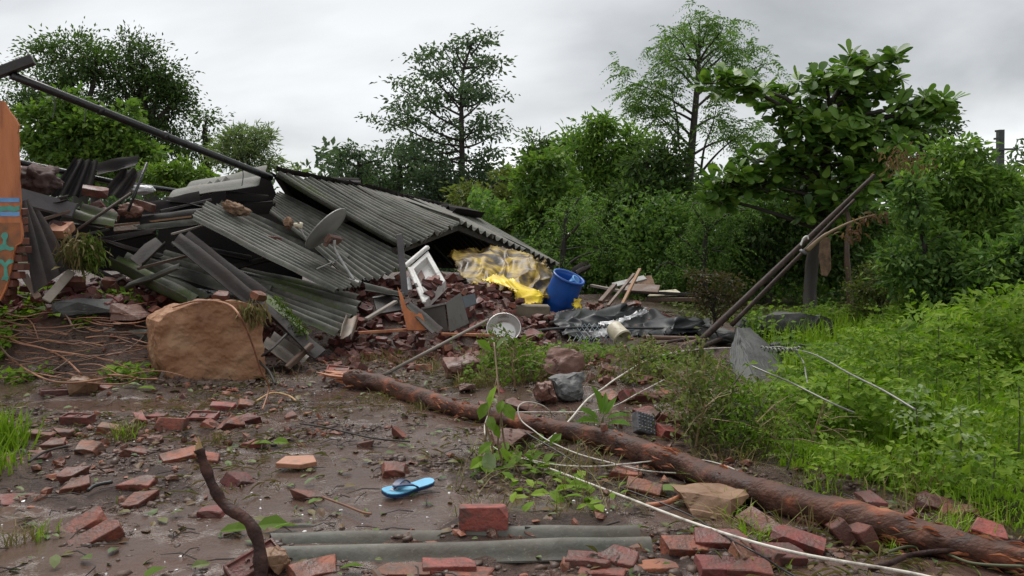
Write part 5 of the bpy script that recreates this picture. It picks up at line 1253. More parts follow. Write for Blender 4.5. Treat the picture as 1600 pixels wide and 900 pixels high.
def heap(n, region, place, group, mats=('brick', 'dark_brick'), spread=0.10, sizes=('W', 'H', 'H', 'B', 'B')):
    k = tries = 0
    while k < n and tries < n * 9:
        tries += 1
        x, y = region(random.random(), random.random())
        z = hz_(x, y)
        kd = random.choice(sizes); ms = {'F': FROG, 'W': WHOLE, 'H': HALF, 'B': BIT}[kd]; mi = random.randrange(len(ms)); mt = random.choice(mats)
        dep = y * CP - (z - CAM_Z) * SP
        px, py = 800 + F * x / dep, 450 - F * ((z - CAM_Z) * CP + y * SP) / dep
        near = min(LAND, key=lambda q: (q[0][0] - px) ** 2 + 2.5 * (q[0][1] - py) ** 2)[1]
        if min(math.hypot(x - q[0], y - q[1]) for q in ((-.10, 9.7), (-.08, 9.4), (.62, 11.9), (.2, 10.9))) < .2: continue
        tx = random.gauss(0, .45)
        lb = '%s %s %s brick %s' % ('flat-lying' if abs(tx) < .2 else 'tipped' if abs(tx) < .6 else 'upended', LOOK[kd][mi % 2], 'maroon' if mt == 'dark_brick' else 'orange-red', near)
        if len(lb.split()) + len(place.split()) <= 15: lb += ', ' + place
        if lb in USED and (USED[lb] != group or tries < n * 6): continue
        USED[lb] = group; k += 1
        put_brick(ms[mi], (x, y, z + random.uniform(0.0, spread)), (tx, random.gauss(0, .35), random.uniform(0, 6.3)), lb, mt, group, random.uniform(.82, 1.0))
def box_r(x0, x1, y0, y1): return lambda a, b: (x0 + (x1 - x0) * a, y0 + (y1 - y0) * b)
heap(34, box_r(-4.1, -2.9, 8.75, 10.0), 'heaped under the mossy sheets', 'bricks heaped behind the boulder', spread=.12)
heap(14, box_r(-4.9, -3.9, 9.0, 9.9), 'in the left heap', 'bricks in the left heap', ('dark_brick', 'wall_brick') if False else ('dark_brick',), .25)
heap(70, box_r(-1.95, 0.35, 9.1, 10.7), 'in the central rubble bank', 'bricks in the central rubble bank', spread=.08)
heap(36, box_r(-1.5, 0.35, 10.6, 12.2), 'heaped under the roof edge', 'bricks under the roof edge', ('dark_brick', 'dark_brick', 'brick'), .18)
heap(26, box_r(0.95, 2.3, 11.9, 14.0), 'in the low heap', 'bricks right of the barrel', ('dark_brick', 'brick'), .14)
heap(24, box_r(-1.9, 0.6, 8.1, 9.1), 'in muddy rubble above the log', 'brick pieces above the log', spread=.02, sizes=('H', 'B', 'B'))
heap(26, box_r(0.3, 1.9, 6.7, 8.8), 'among the bank weeds', 'brick pieces in the weedy bank', spread=.03)
heap(14, box_r(1.0, 2.2, 3.25, 4.2), 'scattered between cable and log in the right foreground', 'brick scraps in the right foreground', spread=-.015, sizes=('B', 'B', 'H'))
heap(10, box_r(-3.2, 0.3, 3.3, 7.2), 'pressed into open mud', 'brick scraps in the mud', spread=-.01, sizes=('B',))
for k, (u, v, w0, lk) in enumerate(((.44, .72, .05, 'hollow-faced orange-red'), (.62, .70, .0, 'dark split'), (.36, .80, .07, 'large tipped'), (.58, .80, .09, 'orange-red half'), (.74, .74, .03, 'small maroon'), (.30, .95, .04, 'lowest left'), (.52, .96, .10, 'lowest middle'), (.72, .92, .09, 'lowest right'))):
    put_brick(FROG[0] if k == 0 else random.choice(HALF + BIT), q4(u, v, w0), (1.2 if k == 0 else random.gauss(0, .5), random.gauss(0, .4), random.uniform(-.6, .6)), lk + ' brick piece lying in the tray of the white casing', 'brick' if k in (0, 3) else 'dark_brick', 'bricks in the white casing', .8)
for px, py, Y, lb in ((150, 325, 9.8, 'leftmost red brick block on top of the left heap'), (172, 336, 9.8, 'red brick block at the middle of the left heap\'s top'), (152, 300, 10.0, 'brick slab under the upright black sheet'),
                      (228, 322, 10.0, 'maroon brick slab right of the slanting rod'), (90, 352, 9.3, 'dark brick behind the peach-topped block'), (112, 440, 8.9, 'red brick behind the pale propped plank'),
                      (422, 375, 10.2, 'small red brick caught between sheets left of the dish')):
    put_brick(random.choice(WHOLE + HALF), P(px, py, Y), (random.gauss(0, .3), random.gauss(0, .3), random.uniform(-.6, .6)), lb, 'dark_brick', scale=1.3 if Y > 9.5 else 1.0)
for k, (px, py, Y, L, W, rz, tl, mt, lb) in enumerate((
        (180, 372, 9.7, .9, .22, -.3, .5, 'dark_sheet', 'black sheet shard between the tan batten and the straw clump'), (205, 388, 9.6, .7, .16, .5, .3, 'dark_sheet', 'thin black shard above the short folded ridge tile'),
        (262, 352, 10.0, .8, .18, -.2, .6, 'cement_sheet', 'grey sheet shard tucked under the large loose sheet\'s left end'), (330, 392, 9.8, .9, .25, .35, .2, 'dark_sheet', 'dark shard in the hollow below the large loose sheet'),
        (395, 410, 9.9, .8, .2, -.4, .4, 'dark_sheet', 'dark shard right of the long ridge tile\'s middle'), (128, 345, 9.6, .5, .2, .2, .9, 'cement_sheet', 'small grey shard standing behind the peach-topped block'),
        (70, 318, 9.3, .5, .14, -.5, .6, 'dark_sheet', 'dark shard on the slate-grey board'), (300, 318, 10.5, .6, .2, .3, .5, 'dark_sheet', 'dark shard left of the large loose sheet\'s upper corner'),
        (240, 432, 9.1, .6, .14, -.6, .3, 'cement_sheet', 'grey shard under the short mossy-banded sheet'), (600, 455, 9.6, .5, .18, .4, .5, 'cement_sheet', 'grey shard behind the black board'),
        (150, 425, 9.3, .55, .16, .7, .4, 'dark_sheet', 'dark shard over the bricks under the straw clump'))):
    c0_ = P(px, py, Y); dx_ = Vector((math.cos(rz), .25, -math.sin(rz) * .6)).normalized() * L / 2; dw = Vector((-.2, 1, tl)).normalized() * W
    csheet('sheet_shard', [c0_ - dx_ - dw * .5, c0_ - dx_ + dw * .5, c0_ + dx_ + dw * .5, c0_ + dx_ - dw * .5], 1.4, mt, label=lb, cat='sheet shard', amp=.022, seg=6, jag=.15, bright=.9, seed=200 + k)
for px, py, Y, x2, y2, Y2, w0, mt, lb in ((95, 375, 9.2, 170, 358, 9.6, .04, 'dark_timber', 'dark batten crossing behind the straw clump'), (215, 420, 9.2, 300, 398, 9.6, .05, 'old_timber', 'brown batten over the short folded ridge tile\'s lower end'), (320, 352, 10.0, 268, 366, 9.7, .04, 'grey_timber', 'grey batten end under the large loose sheet'),
        (60, 345, 9.1, 108, 330, 9.4, .05, 'old_timber', 'brown batten just below the slate-grey board'), (250, 330, 10.2, 330, 312, 10.6, .05, 'dark_timber', 'dark batten under the scalloped roof piece'), (560, 520, 9.1, 640, 515, 9.3, .05, 'peeled_wood', 'orange splintered timber lying below the orange plaster slab'), (690, 522, 9.3, 775, 524, 9.4, .05, 'peeled_wood', 'orange splintered timber below the grey cabinet'),
        (735, 478, 10.6, 790, 474, 10.9, .08, 'old_timber', 'brown beam left of the concrete block under the yellow sheet')):
    MB().bar(P(px, py, Y), P(x2, y2, Y2), w0, w0 * .6).build('batten', mt, label=lb, cat='batten', bevel=.003)

# brick crumbs, uncountable
N_ = 2600
def icos():
    t = (1 + 5 ** .5) / 2
    v = np.array([(-1, t, 0), (1, t, 0), (-1, -t, 0), (1, -t, 0), (0, -1, t), (0, 1, t), (0, -1, -t), (0, 1, -t), (t, 0, -1), (t, 0, 1), (-t, 0, -1), (-t, 0, 1)], float) / 1.9
    f = np.array([(0, 11, 5), (0, 5, 1), (0, 1, 7), (0, 7, 10), (0, 10, 11), (1, 5, 9), (5, 11, 4), (11, 10, 2), (10, 7, 6), (7, 1, 8), (3, 9, 4), (3, 4, 2), (3, 2, 6), (3, 6, 8), (3, 8, 9), (4, 9, 5), (2, 4, 11), (6, 2, 10), (8, 6, 7), (9, 8, 1)])
    return v, f
IV, IF = icos()
def crumbs(name, xy, size, mat, label, squash=.7, lift=.2, jit=.35, smooth=False):
    n = len(xy); z = H(xy[:, 0], xy[:, 1])
    s = size[:, None, None] * (1 + jit * rng.normal(size=(n, 12, 1)))
    ang = rng.uniform(0, 6.3, n); ca, sa = np.cos(ang), np.sin(ang)
    st_ = rng.uniform(.6, 1.4, (n, 1, 3)); V = IV[None] * s * st_
    X = V[..., 0] * ca[:, None] - V[..., 1] * sa[:, None]; Y = V[..., 0] * sa[:, None] + V[..., 1] * ca[:, None]
    V = np.stack([X + xy[:, :1], Y + xy[:, 1:], V[..., 2] * squash + (z + size * lift)[:, None]], -1)
    Fc = IF[None] + (np.arange(n) * 12)[:, None, None]
    V = V.reshape(-1, 3); org = V.mean(0); org[2] = V[:, 2].min()
    return tag(link_mesh(name, np_mesh(name, V - org, Fc.reshape(-1, 3), smooth), mat, None, tuple(org)), label, None, None, 'stuff')
def scatter(n, x0, x1, y0, y1, keep=None, py=1.0):
    x = rng.uniform(x0, x1, n * 4); y = y0 + (y1 - y0) * rng.uniform(0, 1, n * 4) ** py
    k = np.ones(len(x), bool) if keep is None else keep(x, y) > rng.uniform(0, 1, len(x))
    return np.stack([x[k], y[k]], 1)[:n]
crumbs('brick_crumbs', np.concatenate([scatter(1500, -4.2, 1.8, 8.2, 11.5), scatter(700, -3.4, 1.9, 2.9, 8.2, lambda x, y: (1 - wet(x, y)) * (1 - grassy(x, y))), scatter(400, .8, 2.6, 11.5, 14)]),
       rng.uniform(.008, .034, 2600) , 'brick', 'crumbled red brick scattered over the rubble')
def mudkeep(x, y): return (1 - .95 * wet(x, y)) * (1 - grassy(x, y)) * S(-.15, .25, fbm(x * 1.6, y * 1.6, 91, 3) + .05)
FGXY = [(G(q[0], q[1] + 6).x, G(q[0], q[1] + 6).y + .03, q[3]) for q in fg if q[1] > 590]
cxy = scatter(16000, -4.6, 3.0, 2.7, 8.8, mudkeep, 1.25)
for bx_, by_, yw_ in FGXY:
    t_ = rng.uniform(0, 6.28, 26); ex_, ey_ = np.cos(t_) * (.115 + .02 * rng.normal(size=26)), np.sin(t_) * (.062 + .015 * rng.normal(size=26)); cy_, sy_ = math.cos(R(yw_)), math.sin(R(yw_))
    cxy = np.concatenate([cxy, np.stack([bx_ + ex_ * cy_ - ey_ * sy_, by_ + ex_ * sy_ + ey_ * cy_], 1)])
crumbs('mud_clods', cxy, np.minimum(rng.gamma(1.6, .0050, len(cxy)) + .003, .034), 'clod', 'small dark clods of churned mud', .55, -.05, .22, True)
cxy = scatter(260, -3.6, 2.0, 2.8, 8.0)
crumbs('pale_chips', cxy, rng.uniform(.003, .008, len(cxy)), 'white_enamel', 'tiny pale chips of plaster in the mud')

def brick_mass(name, label, n, region, mats, zup):
    Vs, Fs, o_ = [], [], 0
    src = []
    for me in HALF + BIT + WHOLE[:1]:
        src.append((np.array([tuple(v.co) for v in me.vertices]), [tuple(p.vertices) for p in me.polygons]))
    tri = [(v, np.array([t for f in fc for t in [(f[0], f[i], f[i + 1]) for i in range(1, len(f) - 1)]])) for v, fc in src]
    for _ in range(n):
        v, f = random.choice(tri); x, y = region(random.random(), random.random())
        if min(math.hypot(x - q[0], y - q[1]) for q in ((-.10, 9.7), (-.08, 9.4), (.62, 11.9))) < .26: continue
        M = np.array(Euler((random.gauss(0, .7), random.gauss(0, .5), random.uniform(0, 6.3))).to_matrix())
        s_ = random.uniform(.45, .95)
        Vs.append(v @ M.T * s_ + np.array([x, y, hz_(x, y) + random.uniform(-.01, zup)])); Fs.append(f + o_); o_ += len(v)
    V = np.concatenate(Vs); org = np.array([V[:, 0].mean(), V[:, 1].mean(), V[:, 2].min()])
    return tag(link_mesh(name, np_mesh(name, V - org, np.concatenate(Fs)), mats, None, tuple(org)), label, None, None, 'stuff')
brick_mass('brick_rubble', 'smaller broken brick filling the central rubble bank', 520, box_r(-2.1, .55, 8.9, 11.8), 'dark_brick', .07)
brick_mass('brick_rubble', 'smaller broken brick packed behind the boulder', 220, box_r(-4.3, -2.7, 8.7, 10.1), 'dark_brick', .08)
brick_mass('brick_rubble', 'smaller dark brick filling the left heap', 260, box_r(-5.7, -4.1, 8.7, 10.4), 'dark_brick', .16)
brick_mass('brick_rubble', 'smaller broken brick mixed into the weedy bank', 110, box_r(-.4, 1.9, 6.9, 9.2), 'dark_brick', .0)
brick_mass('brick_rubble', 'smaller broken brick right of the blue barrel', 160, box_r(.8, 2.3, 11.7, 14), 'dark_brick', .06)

# broken peach tile
MB().slab([G(430, 737) + Vector((0, 0, .05)), G(446, 728) + Vector((0, 0, .06)), G(490, 725) + Vector((0, 0, .055)), G(495, 733) + Vector((0, 0, .045)), G(470, 738) + Vector((0, 0, .045))], (0, -.2, 1), 0.03).build('broken_tile', 'terracotta', label='broken peach terracotta tile lying alone on the wet mud', cat='tile', bevel=.003)

# ------------------------------------------------------------------ stones by place
rock(872, 590, (.46, .42, .30), 'reddish rock with a flat sloping face in the weedy bank', 'red_rock', 4, .4)
rock(890, 622, (.34, .30, .27), 'grey faceted rock left of the spiky green plant', 'grey_rock', 7, .2)
rock(856, 628, (.26, .24, .20), 'brown rock touching the grey faceted rock', 'red_rock', 9, .9)
rock(722, 592, (.42, .3, .26), 'flat brown rock left of the weedy bank', 'red_rock', 11, .2)
rock(730, 612, (.16, .14, .09), 'small brown stone behind the log\'s middle', 'red_rock', 13)
rock(133, 612, (.32, .24, .17), 'small tan stone sitting in the mud at left', 'tan_rock', 17, .3)
rock(1107, 790, (.40, .42, .14), 'flat tan stone slab wedged under the log', 'tan_rock', 19, .5, tilt=.1)
rock(430, 893, (.13, .13, .10), 'small grey-brown stone at the torn end of the front sheet', 'tan_rock', 21)
rock(243, 690, (.12, .1, .07), 'small brown stone under the whole orange-red brick', 'red_rock', 23, sink=.3)
rock(815, 640, (.34, .3, .16), 'flat brown rock behind the white cable loop', 'red_rock', 27, sink=.3)
rock(790, 690, (.4, .35, .12), 'low brown slab of earth in front of the log', 'red_rock', 28, sink=.4)
rock(140, 492, (.75, .5, .22), 'dark grey slab left of the boulder under the vines', 'dark_rock', 29, .1, cat='slab')
rock(200, 500, (.5, .4, .2), 'brown slab between dark slab and boulder', 'red_rock', 30, .1, cat='slab')
gb = G(1240, 534); hl = [(-.62, -.2, .0), (-.60, -.18, .22), (-.35, -.25, .30), (.05, -.22, .31), (.38, -.2, .30), (.58, -.1, .20), (.64, -.05, .0), (-.55, .3, .2), (-.1, .35, .27), (.45, .3, .25), (.6, .3, 0), (-.6, .3, 0), (.2, -.3, .1), (-.3, -.32, .1)]
hl = [Vector(q) for q in hl]
me = rock_mesh('boulder', hl, .05, 4, 33, 2.2)
tag(link_mesh('boulder', me, 'dark_rock', None, gb + Vector((0, .25, .05))), 'long low dark boulder at the far edge of the grass', 'boulder')
rock(1120, 535, (.5, .4, .3), 'dark rock under the foot of the leaning poles', 'dark_rock', 34, .3)
rock(1308, 556, (.26, .22, .18), 'small dark stone in the bright grass, right of the twisted wire', 'dark_rock', 35)
rock(1232, 562, (.45, .3, .24), 'dark stone under the twisted wire\'s knot', 'dark_rock', 36)
hull = [P(1152, 532, 8.6), P(1172, 530, 8.9), P(1200, 560, 8.7), P(1235, 600, 8.2), P(1270, 650, 7.7), P(1268, 700, 7.0), P(1190, 640, 7.6), P(1140, 700, 6.9), P(1140, 570, 8.3), P(1165, 580, 7.9), P(1215, 690, 6.8),
        P(1150, 560, 9.6), P(1250, 600, 9.4), P(1280, 640, 8.8)]
c0 = Vector((sum(p.x for p in hull) / len(hull), sum(p.y for p in hull) / len(hull), min(p.z for p in hull)))
me = rock_mesh('boulder', [p - c0 for p in hull], 0.035, 4, 8, 2.0)
tag(link_mesh('boulder', me, 'dark_rock', None, c0 + Vector((0, 0, .13))), 'big sloping dark grey boulder half covered by the leafy shrub', 'boulder')
# earth under the boulder's foot
# perforated black block
pb = empty('perforated_block', G(1005, 672), 'black block with rows of raised studs beside the brick stack', 'block')
Rm = Euler((-.55, .35, .45)).to_matrix(); pc = G(1006, 674) + Vector((0, 0, .045))
MB().box(pc, (.15, .06, .14), Rm).build('block_body', 'perforated_block', pb, bevel=.006)
for i in range(6):
    for j in range(6):
        s_ = random.uniform(.5, .85)
        MB().lathe([(.0, .007 * s_), (.007 * s_, .005 * s_), (.010 * s_, 0)], 7, Matrix.Translation(pc + Rm @ Vector((-.06 + i * .024 + random.uniform(-.003, .003), -.031, -.056 + j * .0225 + random.uniform(-.003, .003)))) @ Rm.to_4x4() @ Euler((R(90), 0, 0)).to_matrix().to_4x4()).build('stud', 'blue_grey_metal', pb, smooth=True)

# ------------------------------------------------------------------ the felled log
lgpts = [(535, 590, .075), (560, 593, .082), (592, 599, .074), (650, 618, .066), (710, 637, .058), (770, 650, .052), (833, 663, .054), (900, 676, .060), (950, 688, .068), (1033, 717, .066), (1084, 735, .072), (1153, 760, .074), (1222, 781, .070), (1325, 807, .071), (1394, 826, .068), (1497, 852, .063), (1566, 868, .060), (1660, 890, .056)]
lw = curve([G(x, y, r * .9) for x, y, r in lgpts], 8)
lr = np.interp(np.linspace(0, len(lgpts) - 1, len(lw)), np.arange(len(lgpts)), [r for _, _, r in lgpts])
log_ = MB()
log = empty('fallen_log', lw[len(lw) // 2], 'long fallen tree trunk with red patches where the bark is torn, across the foreground', 'log')
nn_ = 20; fine = []
for i in range(len(lw) - 1):
    for k in range(2): fine.append((lw[i].lerp(lw[i + 1], k / 2), lr[i] * (1 - k / 2) + lr[i + 1] * k / 2))
fine = fine[9:]
m = MB(); m.tube([p for p, _ in fine], [r for _, r in fine], nn_)
for i in range(len(fine)):
    for k in range(nn_):
        v = Vector(m.v[i * nn_ + k]); c = fine[i][0]; d = v - c
        a = k / nn_ * 6.283
        q = 1 + .22 * mnoise.noise(Vector((i * .10, math.cos(a) * 1.5, math.sin(a) * 1.5))) + .12 * mnoise.noise(Vector((i * .30, math.cos(a) * 4, math.sin(a) * 4))) + .10 * abs(mnoise.noise(Vector((i * .12, math.cos(a) * 7, math.sin(a) * 7))))
        m.v[i * nn_ + k] = tuple(c + d * q)
m.build('bark', 'log_bark', log, smooth=True)
# splintered end, knot and torn strips of the log
e0 = lw[5]; ed = (lw[0] - lw[6]).normalized()
m = MB()
for k in range(22):
    a = k / 22 * 6.283; r = random.uniform(.01, .07); L = random.uniform(.20, .46) * (1.25 if math.sin(a) > 0.2 else .7)
    sd = ed.cross(Vector((0, 0, 1))).normalized(); u = sd.cross(ed)
    b_ = e0 + (sd * math.cos(a) + u * math.sin(a)) * r - ed * .1
    m.tube([b_, b_ + ed * L * .6, b_ + ed * L + Vector((0, 0, random.uniform(-.02, .02)))], [.024, .017, .004], 4)
m.build('splinters', 'peeled_wood', log)
kp = lw[len(lw) * 8 // 15] + Vector((0, 0, .09))
kp = P(945, 676, lw[8 * 8].y)
MB().tube([kp + Vector((0, .02, -.12)), kp + Vector((0, 0, .0)), kp + Vector((-.01, -.01, .055))], [.05, .030, .020], 8, rough=.15).build('knot_stub', 'log_bark', log, smooth=True)
pp, dd, ss = [], [], []
for i in range(len(fine)):
    if vnoise(np.array([i * .13]), np.array([2.2]))[0] > .2:
        for k in range(3):
            a = random.uniform(-.9, 2.9); c = fine[i][0]
            ax_ = (fine[min(i + 1, len(fine) - 1)][0] - fine[max(i - 1, 0)][0]).normalized(); sd = ax_.cross(Vector((0, 0, 1))).normalized(); u = sd.cross(ax_)
            nrm = sd * math.cos(a) + u * math.sin(a)
            pp.append(c + nrm * fine[i][1] * .99); dd.append(ax_ * random.choice((-1, 1)) + nrm * .12 + Vector((0, 0, -.1))); ss.append(random.uniform(.03, .10))
leaf_obj('bark_strips', [leaf_arrays(np.array([tuple(p) for p in pp]), np.array([tuple(p) for p in dd]), np.array(ss), .16)], 'bark_flake', log, kind='stuff')

# ------------------------------------------------------------------ broken branch in the foreground
bp_ = [P(407, 930, 3.05), P(408, 895, 3.08), P(404, 850, 3.12), P(388, 815, 3.15), P(352, 790, 3.2), P(334, 762, 3.22), P(320, 728, 3.24), P(311, 702, 3.25)]
w = curve(bp_, 6)
fb = empty('broken_branch', bp_[0], 'crooked dark broken branch sticking up in the left foreground, raw wood at its tip', 'branch')
MB().tube(w, [(.026 - .008 * t) * (1 + .12 * math.sin(t * 40)) for t in np.linspace(0, 1, len(w))], 10, rough=.07).build('stem', 'bark', fb, smooth=True)
m = MB()
for k in range(7):
    a = k * .9; o_ = Vector((math.cos(a), math.sin(a), 0)) * .008
    m.tube([w[-1] + o_ - Vector((0, 0, .02)), w[-1] + o_ * .7 + Vector((-.004, 0, random.uniform(.015, .055)))], [.011, .003], 5)
m.build('raw_tip', 'raw_wood', fb)

# ------------------------------------------------------------------ slipper
sp0, sp1 = G(600, 781), G(677, 765)
sc_ = (sp0 + sp1) / 2; sd_ = (sp1 - sp0); sl = sd_.length; yaw = math.atan2(sd_.y, sd_.x)
sn = empty('slipper', sc_ + Vector((0, 0, .012)), 'light blue rubber slipper with navy straps lying on the mud', 'slipper')
half = [(-.5, .0), (-.49, .10), (-.44, .155), (-.36, .185), (-.25, .19), (-.12, .165), (.02, .135), (.16, .13), (.30, .14), (.41, .13), (.475, .085), (.5, .0)]
half2 = [(x, -y * (1.0 if x < -.1 else .95)) for x, y in half[-2:0:-1]]
Ms = Matrix.Rotation(yaw, 3, 'Z') @ Euler((.10, -.04, 0)).to_matrix()
so_ = sc_ + Vector((0, 0, .042))
def spt(x, y, z): return so_ + Ms @ Vector((x * sl, y * sl, z + .010 * (abs(x) * 2) ** 2))
oc = half + half2
MB().add([spt(x, y, 0) for x, y in oc] + [spt(x, y, -.006) for x, y in oc], [tuple(range(len(oc)))] + [(i, i + len(oc), (i + 1) % len(oc) + len(oc), (i + 1) % len(oc)) for i in range(len(oc))]).build('footbed', 'sole_blue', sn)
MB().add([spt(x * 1.005, y * 1.01, -.0055) for x, y in oc] + [spt(x * 1.0, y * .98, -.022) for x, y in oc], [tuple(range(len(oc)))[::-1]] + [(i, i + len(oc), (i + 1) % len(oc) + len(oc), (i + 1) % len(oc)) for i in range(len(oc))] + [tuple(range(len(oc), 2 * len(oc)))]).build('sole', 'navy_rubber', sn)
for sg in (-1, 1):
    cvs = curve([spt(-.30, 0, .0), spt(-.27, .01 * sg, .020), spt(-.12, sg * .10, .030), spt(.02, sg * .142, .020), spt(.10, sg * .138, .0)], 6)
    m = MB()
    for i in range(len(cvs) - 1):
        wd = .012 + .026 * math.sin(math.pi * min(1, i / (len(cvs) - 1) * 1.1)) ** .7
        m.bar(cvs[i], cvs[i + 1] + (cvs[i + 1] - cvs[i]) * .15, wd, .006)
    m.build('strap', 'navy_rubber', sn)
MB().add([spt(-.30 + .075 * math.cos(a), .06 * math.sin(a), .0035) for a in np.linspace(0, 6.1, 16)], [tuple(range(16))]).build('footbed_print', 'print_grey', sn)
bs = sc_ + Vector((0, 0, .0))

# ------------------------------------------------------------------ cables
def cable(pts, r, mat, label, name='cable', lift=None, cat='cable', n=7):
    w_ = []
    for i, q in enumerate(pts):
        dz = q[2] if len(q) > 2 else .035
        w_.append(P(q[0], q[1], q[3]) if len(q) > 3 else G(q[0], q[1], dz))
    w_ = curve(w_, 8)
    return MB().tube(w_, r, n).build(name, mat, label=label, cat=cat, smooth=True)
cable([(1560, 935, .08), (1440, 899, .08), (1240, 863, .09), (1100, 823, .06), (967, 773), (887, 743), (838, 724), (823, 714, .03), (832, 700, 0, 5.25), (853, 690, 0, 5.25), (887, 660, 0, 5.3), (917, 625, 0, 5.5), (942, 607, 0, 6.1), (967, 589, 0, 6.7), (1019, 560, 0, 7.6), (1089, 546, 0, 8.6), (1180, 543, 0, 9.3)], .0068, 'white_cable', 'thick white cable running from the lower right corner, bending back over the log')
cable([(1050, 587, 0, 6.8), (1000, 613, 0, 6.3), (958, 635, 0, 6.0), (915, 643, 0, 5.75), (880, 644, 0, 5.75), (811, 644, 0, 5.8), (770, 645, 0, 6.0)], .0045, 'white_cable', 'white cable crossing straight in front of the brick stack')
cable([(867, 651, 0, 5.6), (850, 635, 0, 5.5), (825, 628, 0, 5.4), (810, 636, 0, 5.35), (814, 656, 0, 5.3), (833, 672, 0, 5.2), (856, 688, 0, 5.1), (900, 708, .06), (950, 722, .05), (1006, 735, .05), (1060, 739, 0, 4.55), (1112, 736, 0, 4.5), (1139, 734, 0, 4.5), (1160, 742, 0, 4.48)], .0042, 'white_cable', 'thin white cable making a tall loop left of the log\'s knot')
cable([(762, 650, 0, 5.2), (757, 667, 0, 5.15), (760, 684, 0, 5.05), (772, 699, .05), (800, 713, .04), (825, 718, .04), (867, 726, .04), (922, 729, .04), (978, 725, .06), (1047, 718, 0, 4.7), (1097, 719, 0, 4.62), (1139, 730, 0, 4.52), (1175, 748, 0, 4.42)], .0042, 'white_cable', 'thin white cable curving round the twig plant and over the log')
cable([(820, 675, .12), (887, 715, .03), (933, 747, .02), (1000, 773), (1067, 800), (1100, 818), (1136, 840, .04), (1165, 855, .12), (1194, 871, .10), (1215, 885, .06), (1245, 902)], .004, 'black_cable', 'thin black wire running beside the thick white cable')
cable([(1190, 545, .35), (1215, 542, .4), (1245, 547, .42), (1275, 555, .48), (1330, 585, .50), (1380, 610, .50), (1430, 640, .45)], .0058, 'wire_rope', 'long twisted guy wire running through the weeds to the right', 'guy_wire')
cable([(1175, 572, .62), (1205, 585, .60), (1240, 600, .55), (1300, 630, .48), (1335, 645, .42)], .005, 'wire_rope', 'short guy wire end lying over the big dark boulder', 'guy_wire')
cable([(1240, 545, .42), (1255, 565, .36), (1260, 590, .3), (1265, 615, .25)], .006, 'wire_rope', 'guy wire tail hanging down from the twisted knot', 'guy_wire')
kn = []
for t in np.linspace(0, 1, 60):
    c = G(1190 + 60 * t, 544 + 4 * math.sin(t * 3), .40); kn.append(c + Vector((0, math.cos(t * 60) * .018, math.sin(t * 60) * .018)))
MB().tube(kn, .006, 5).build('wire_twist', 'wire_rope', label='coil of wire wound round the guy wire\'s upper end', cat='cable', smooth=True)
cable([(640, 690), (580, 684), (510, 668), (470, 662)], .006, 'trunk_bark', 'thin dark twig lying across the wet mud below the log', 'twig', cat='twig')
cable([(505, 777), (540, 790), (565, 800), (580, 803)], .006, 'vine_skin', 'reddish twig lying left of the slipper', 'twig', cat='twig')
cable([(820, 824, .03), (880, 828, .03), (930, 824, .03), (967, 815, .03)], .005, 'trunk_bark', 'dark twig resting on the right half of the front sheet\'s back edge', 'twig', cat='twig')
cable([(138, 766), (150, 758), (175, 753)], .010, 'black_cable', 'short black stick beside the orange brick half', 'twig', cat='twig')
cable([(45, 722), (70, 706), (105, 697)], .008, 'trunk_bark', 'dark curved twig near the grassy left edge', 'twig', cat='twig')
cable([(410, 640, .02), (420, 605, .15), (408, 580, .35), (395, 540, .6), (378, 500, .85), (355, 475, .92), (310, 470, .9), (270, 480, .75)], .007, 'vine_skin', 'orange-brown root draped over the top and right face of the boulder', 'root', cat='root')
cable([(430, 600, .05), (420, 580, .12), (405, 562, .2), (425, 545, .3), (450, 520, .4)], .012, 'trunk_bark', 'dark forked root at the boulder\'s right foot', 'root', cat='root')
cable([(400, 627), (425, 614), (450, 618), (462, 626)], .008, 'raw_wood', 'pale stripped twig below the boulder\'s right foot', 'twig', cat='twig')
cable([(1600, 846, 0, 3.3), (1520, 856, 0, 3.32), (1430, 866, 0, 3.4), (1390, 880, .08), (1360, 890, .03)], .012, 'bark', 'brown branch lying over the log near the right edge', 'branch', cat='branch')
cable([(1600, 885, .08), (1520, 880, .04), (1470, 862, 0, 3.4), (1420, 854, 0, 3.45), (1390, 862, .1)], .006, 'green_stem', 'thin green stem looped over the log near the right edge', 'stem', cat='stem')
cable([(1010, 790, .02), (1040, 786, .03), (1066, 775, .04)], .014, 'peeled_wood', 'orange strip of stripped wood beside the tan slab', 'wood strip', cat='wood strip')

# ------------------------------------------------------------------ vines at the left
vn = [([(0, 462), (40, 466), (85, 476), (105, 495), (118, 515), (140, 520)], .016), ([(0, 520), (30, 535), (70, 545), (100, 560), (122, 580), (132, 592)], .014),
      ([(0, 540), (20, 560), (60, 568), (100, 570), (140, 558), (190, 550), (215, 535), (232, 515)], .013), ([(0, 545), (30, 570), (70, 592), (110, 598), (160, 592)], .013),
      ([(0, 500), (60, 512), (100, 510), (130, 506)], .012), ([(30, 480), (60, 470), (100, 468), (118, 465)], .012), ([(0, 510), (40, 520), (70, 530), (120, 535), (160, 545)], .010),
      ([(0, 580), (60, 584), (120, 596), (190, 600), (215, 590)], .012), ([(60, 540), (80, 525), (110, 515), (150, 510)], .009), ([(120, 556), (160, 562), (200, 574), (235, 578)], .009),
      ([(0, 478), (30, 490), (50, 505), (60, 530)], .010), ([(10, 600), (40, 590), (80, 580), (110, 560)], .008)]
vl = ['highest red vine arching from the wall foot', 'thick tan vine ending at the small tan stone', 'long tan vine reaching the boulder\'s left face', 'red-brown vine lowest of the tangle before the mud',
      'straight red vine under the dark slab', 'short red vine by the pale propped plank', 'thin vine through the middle of the tangle', 'brown vine lying along the edge of the mud',
      'thin vine rising towards the dark slab', 'thin vine under the boulder\'s left foot', 'vine hanging down by the wall\'s grass', 'thin vine slanting up from the mud at the left edge']
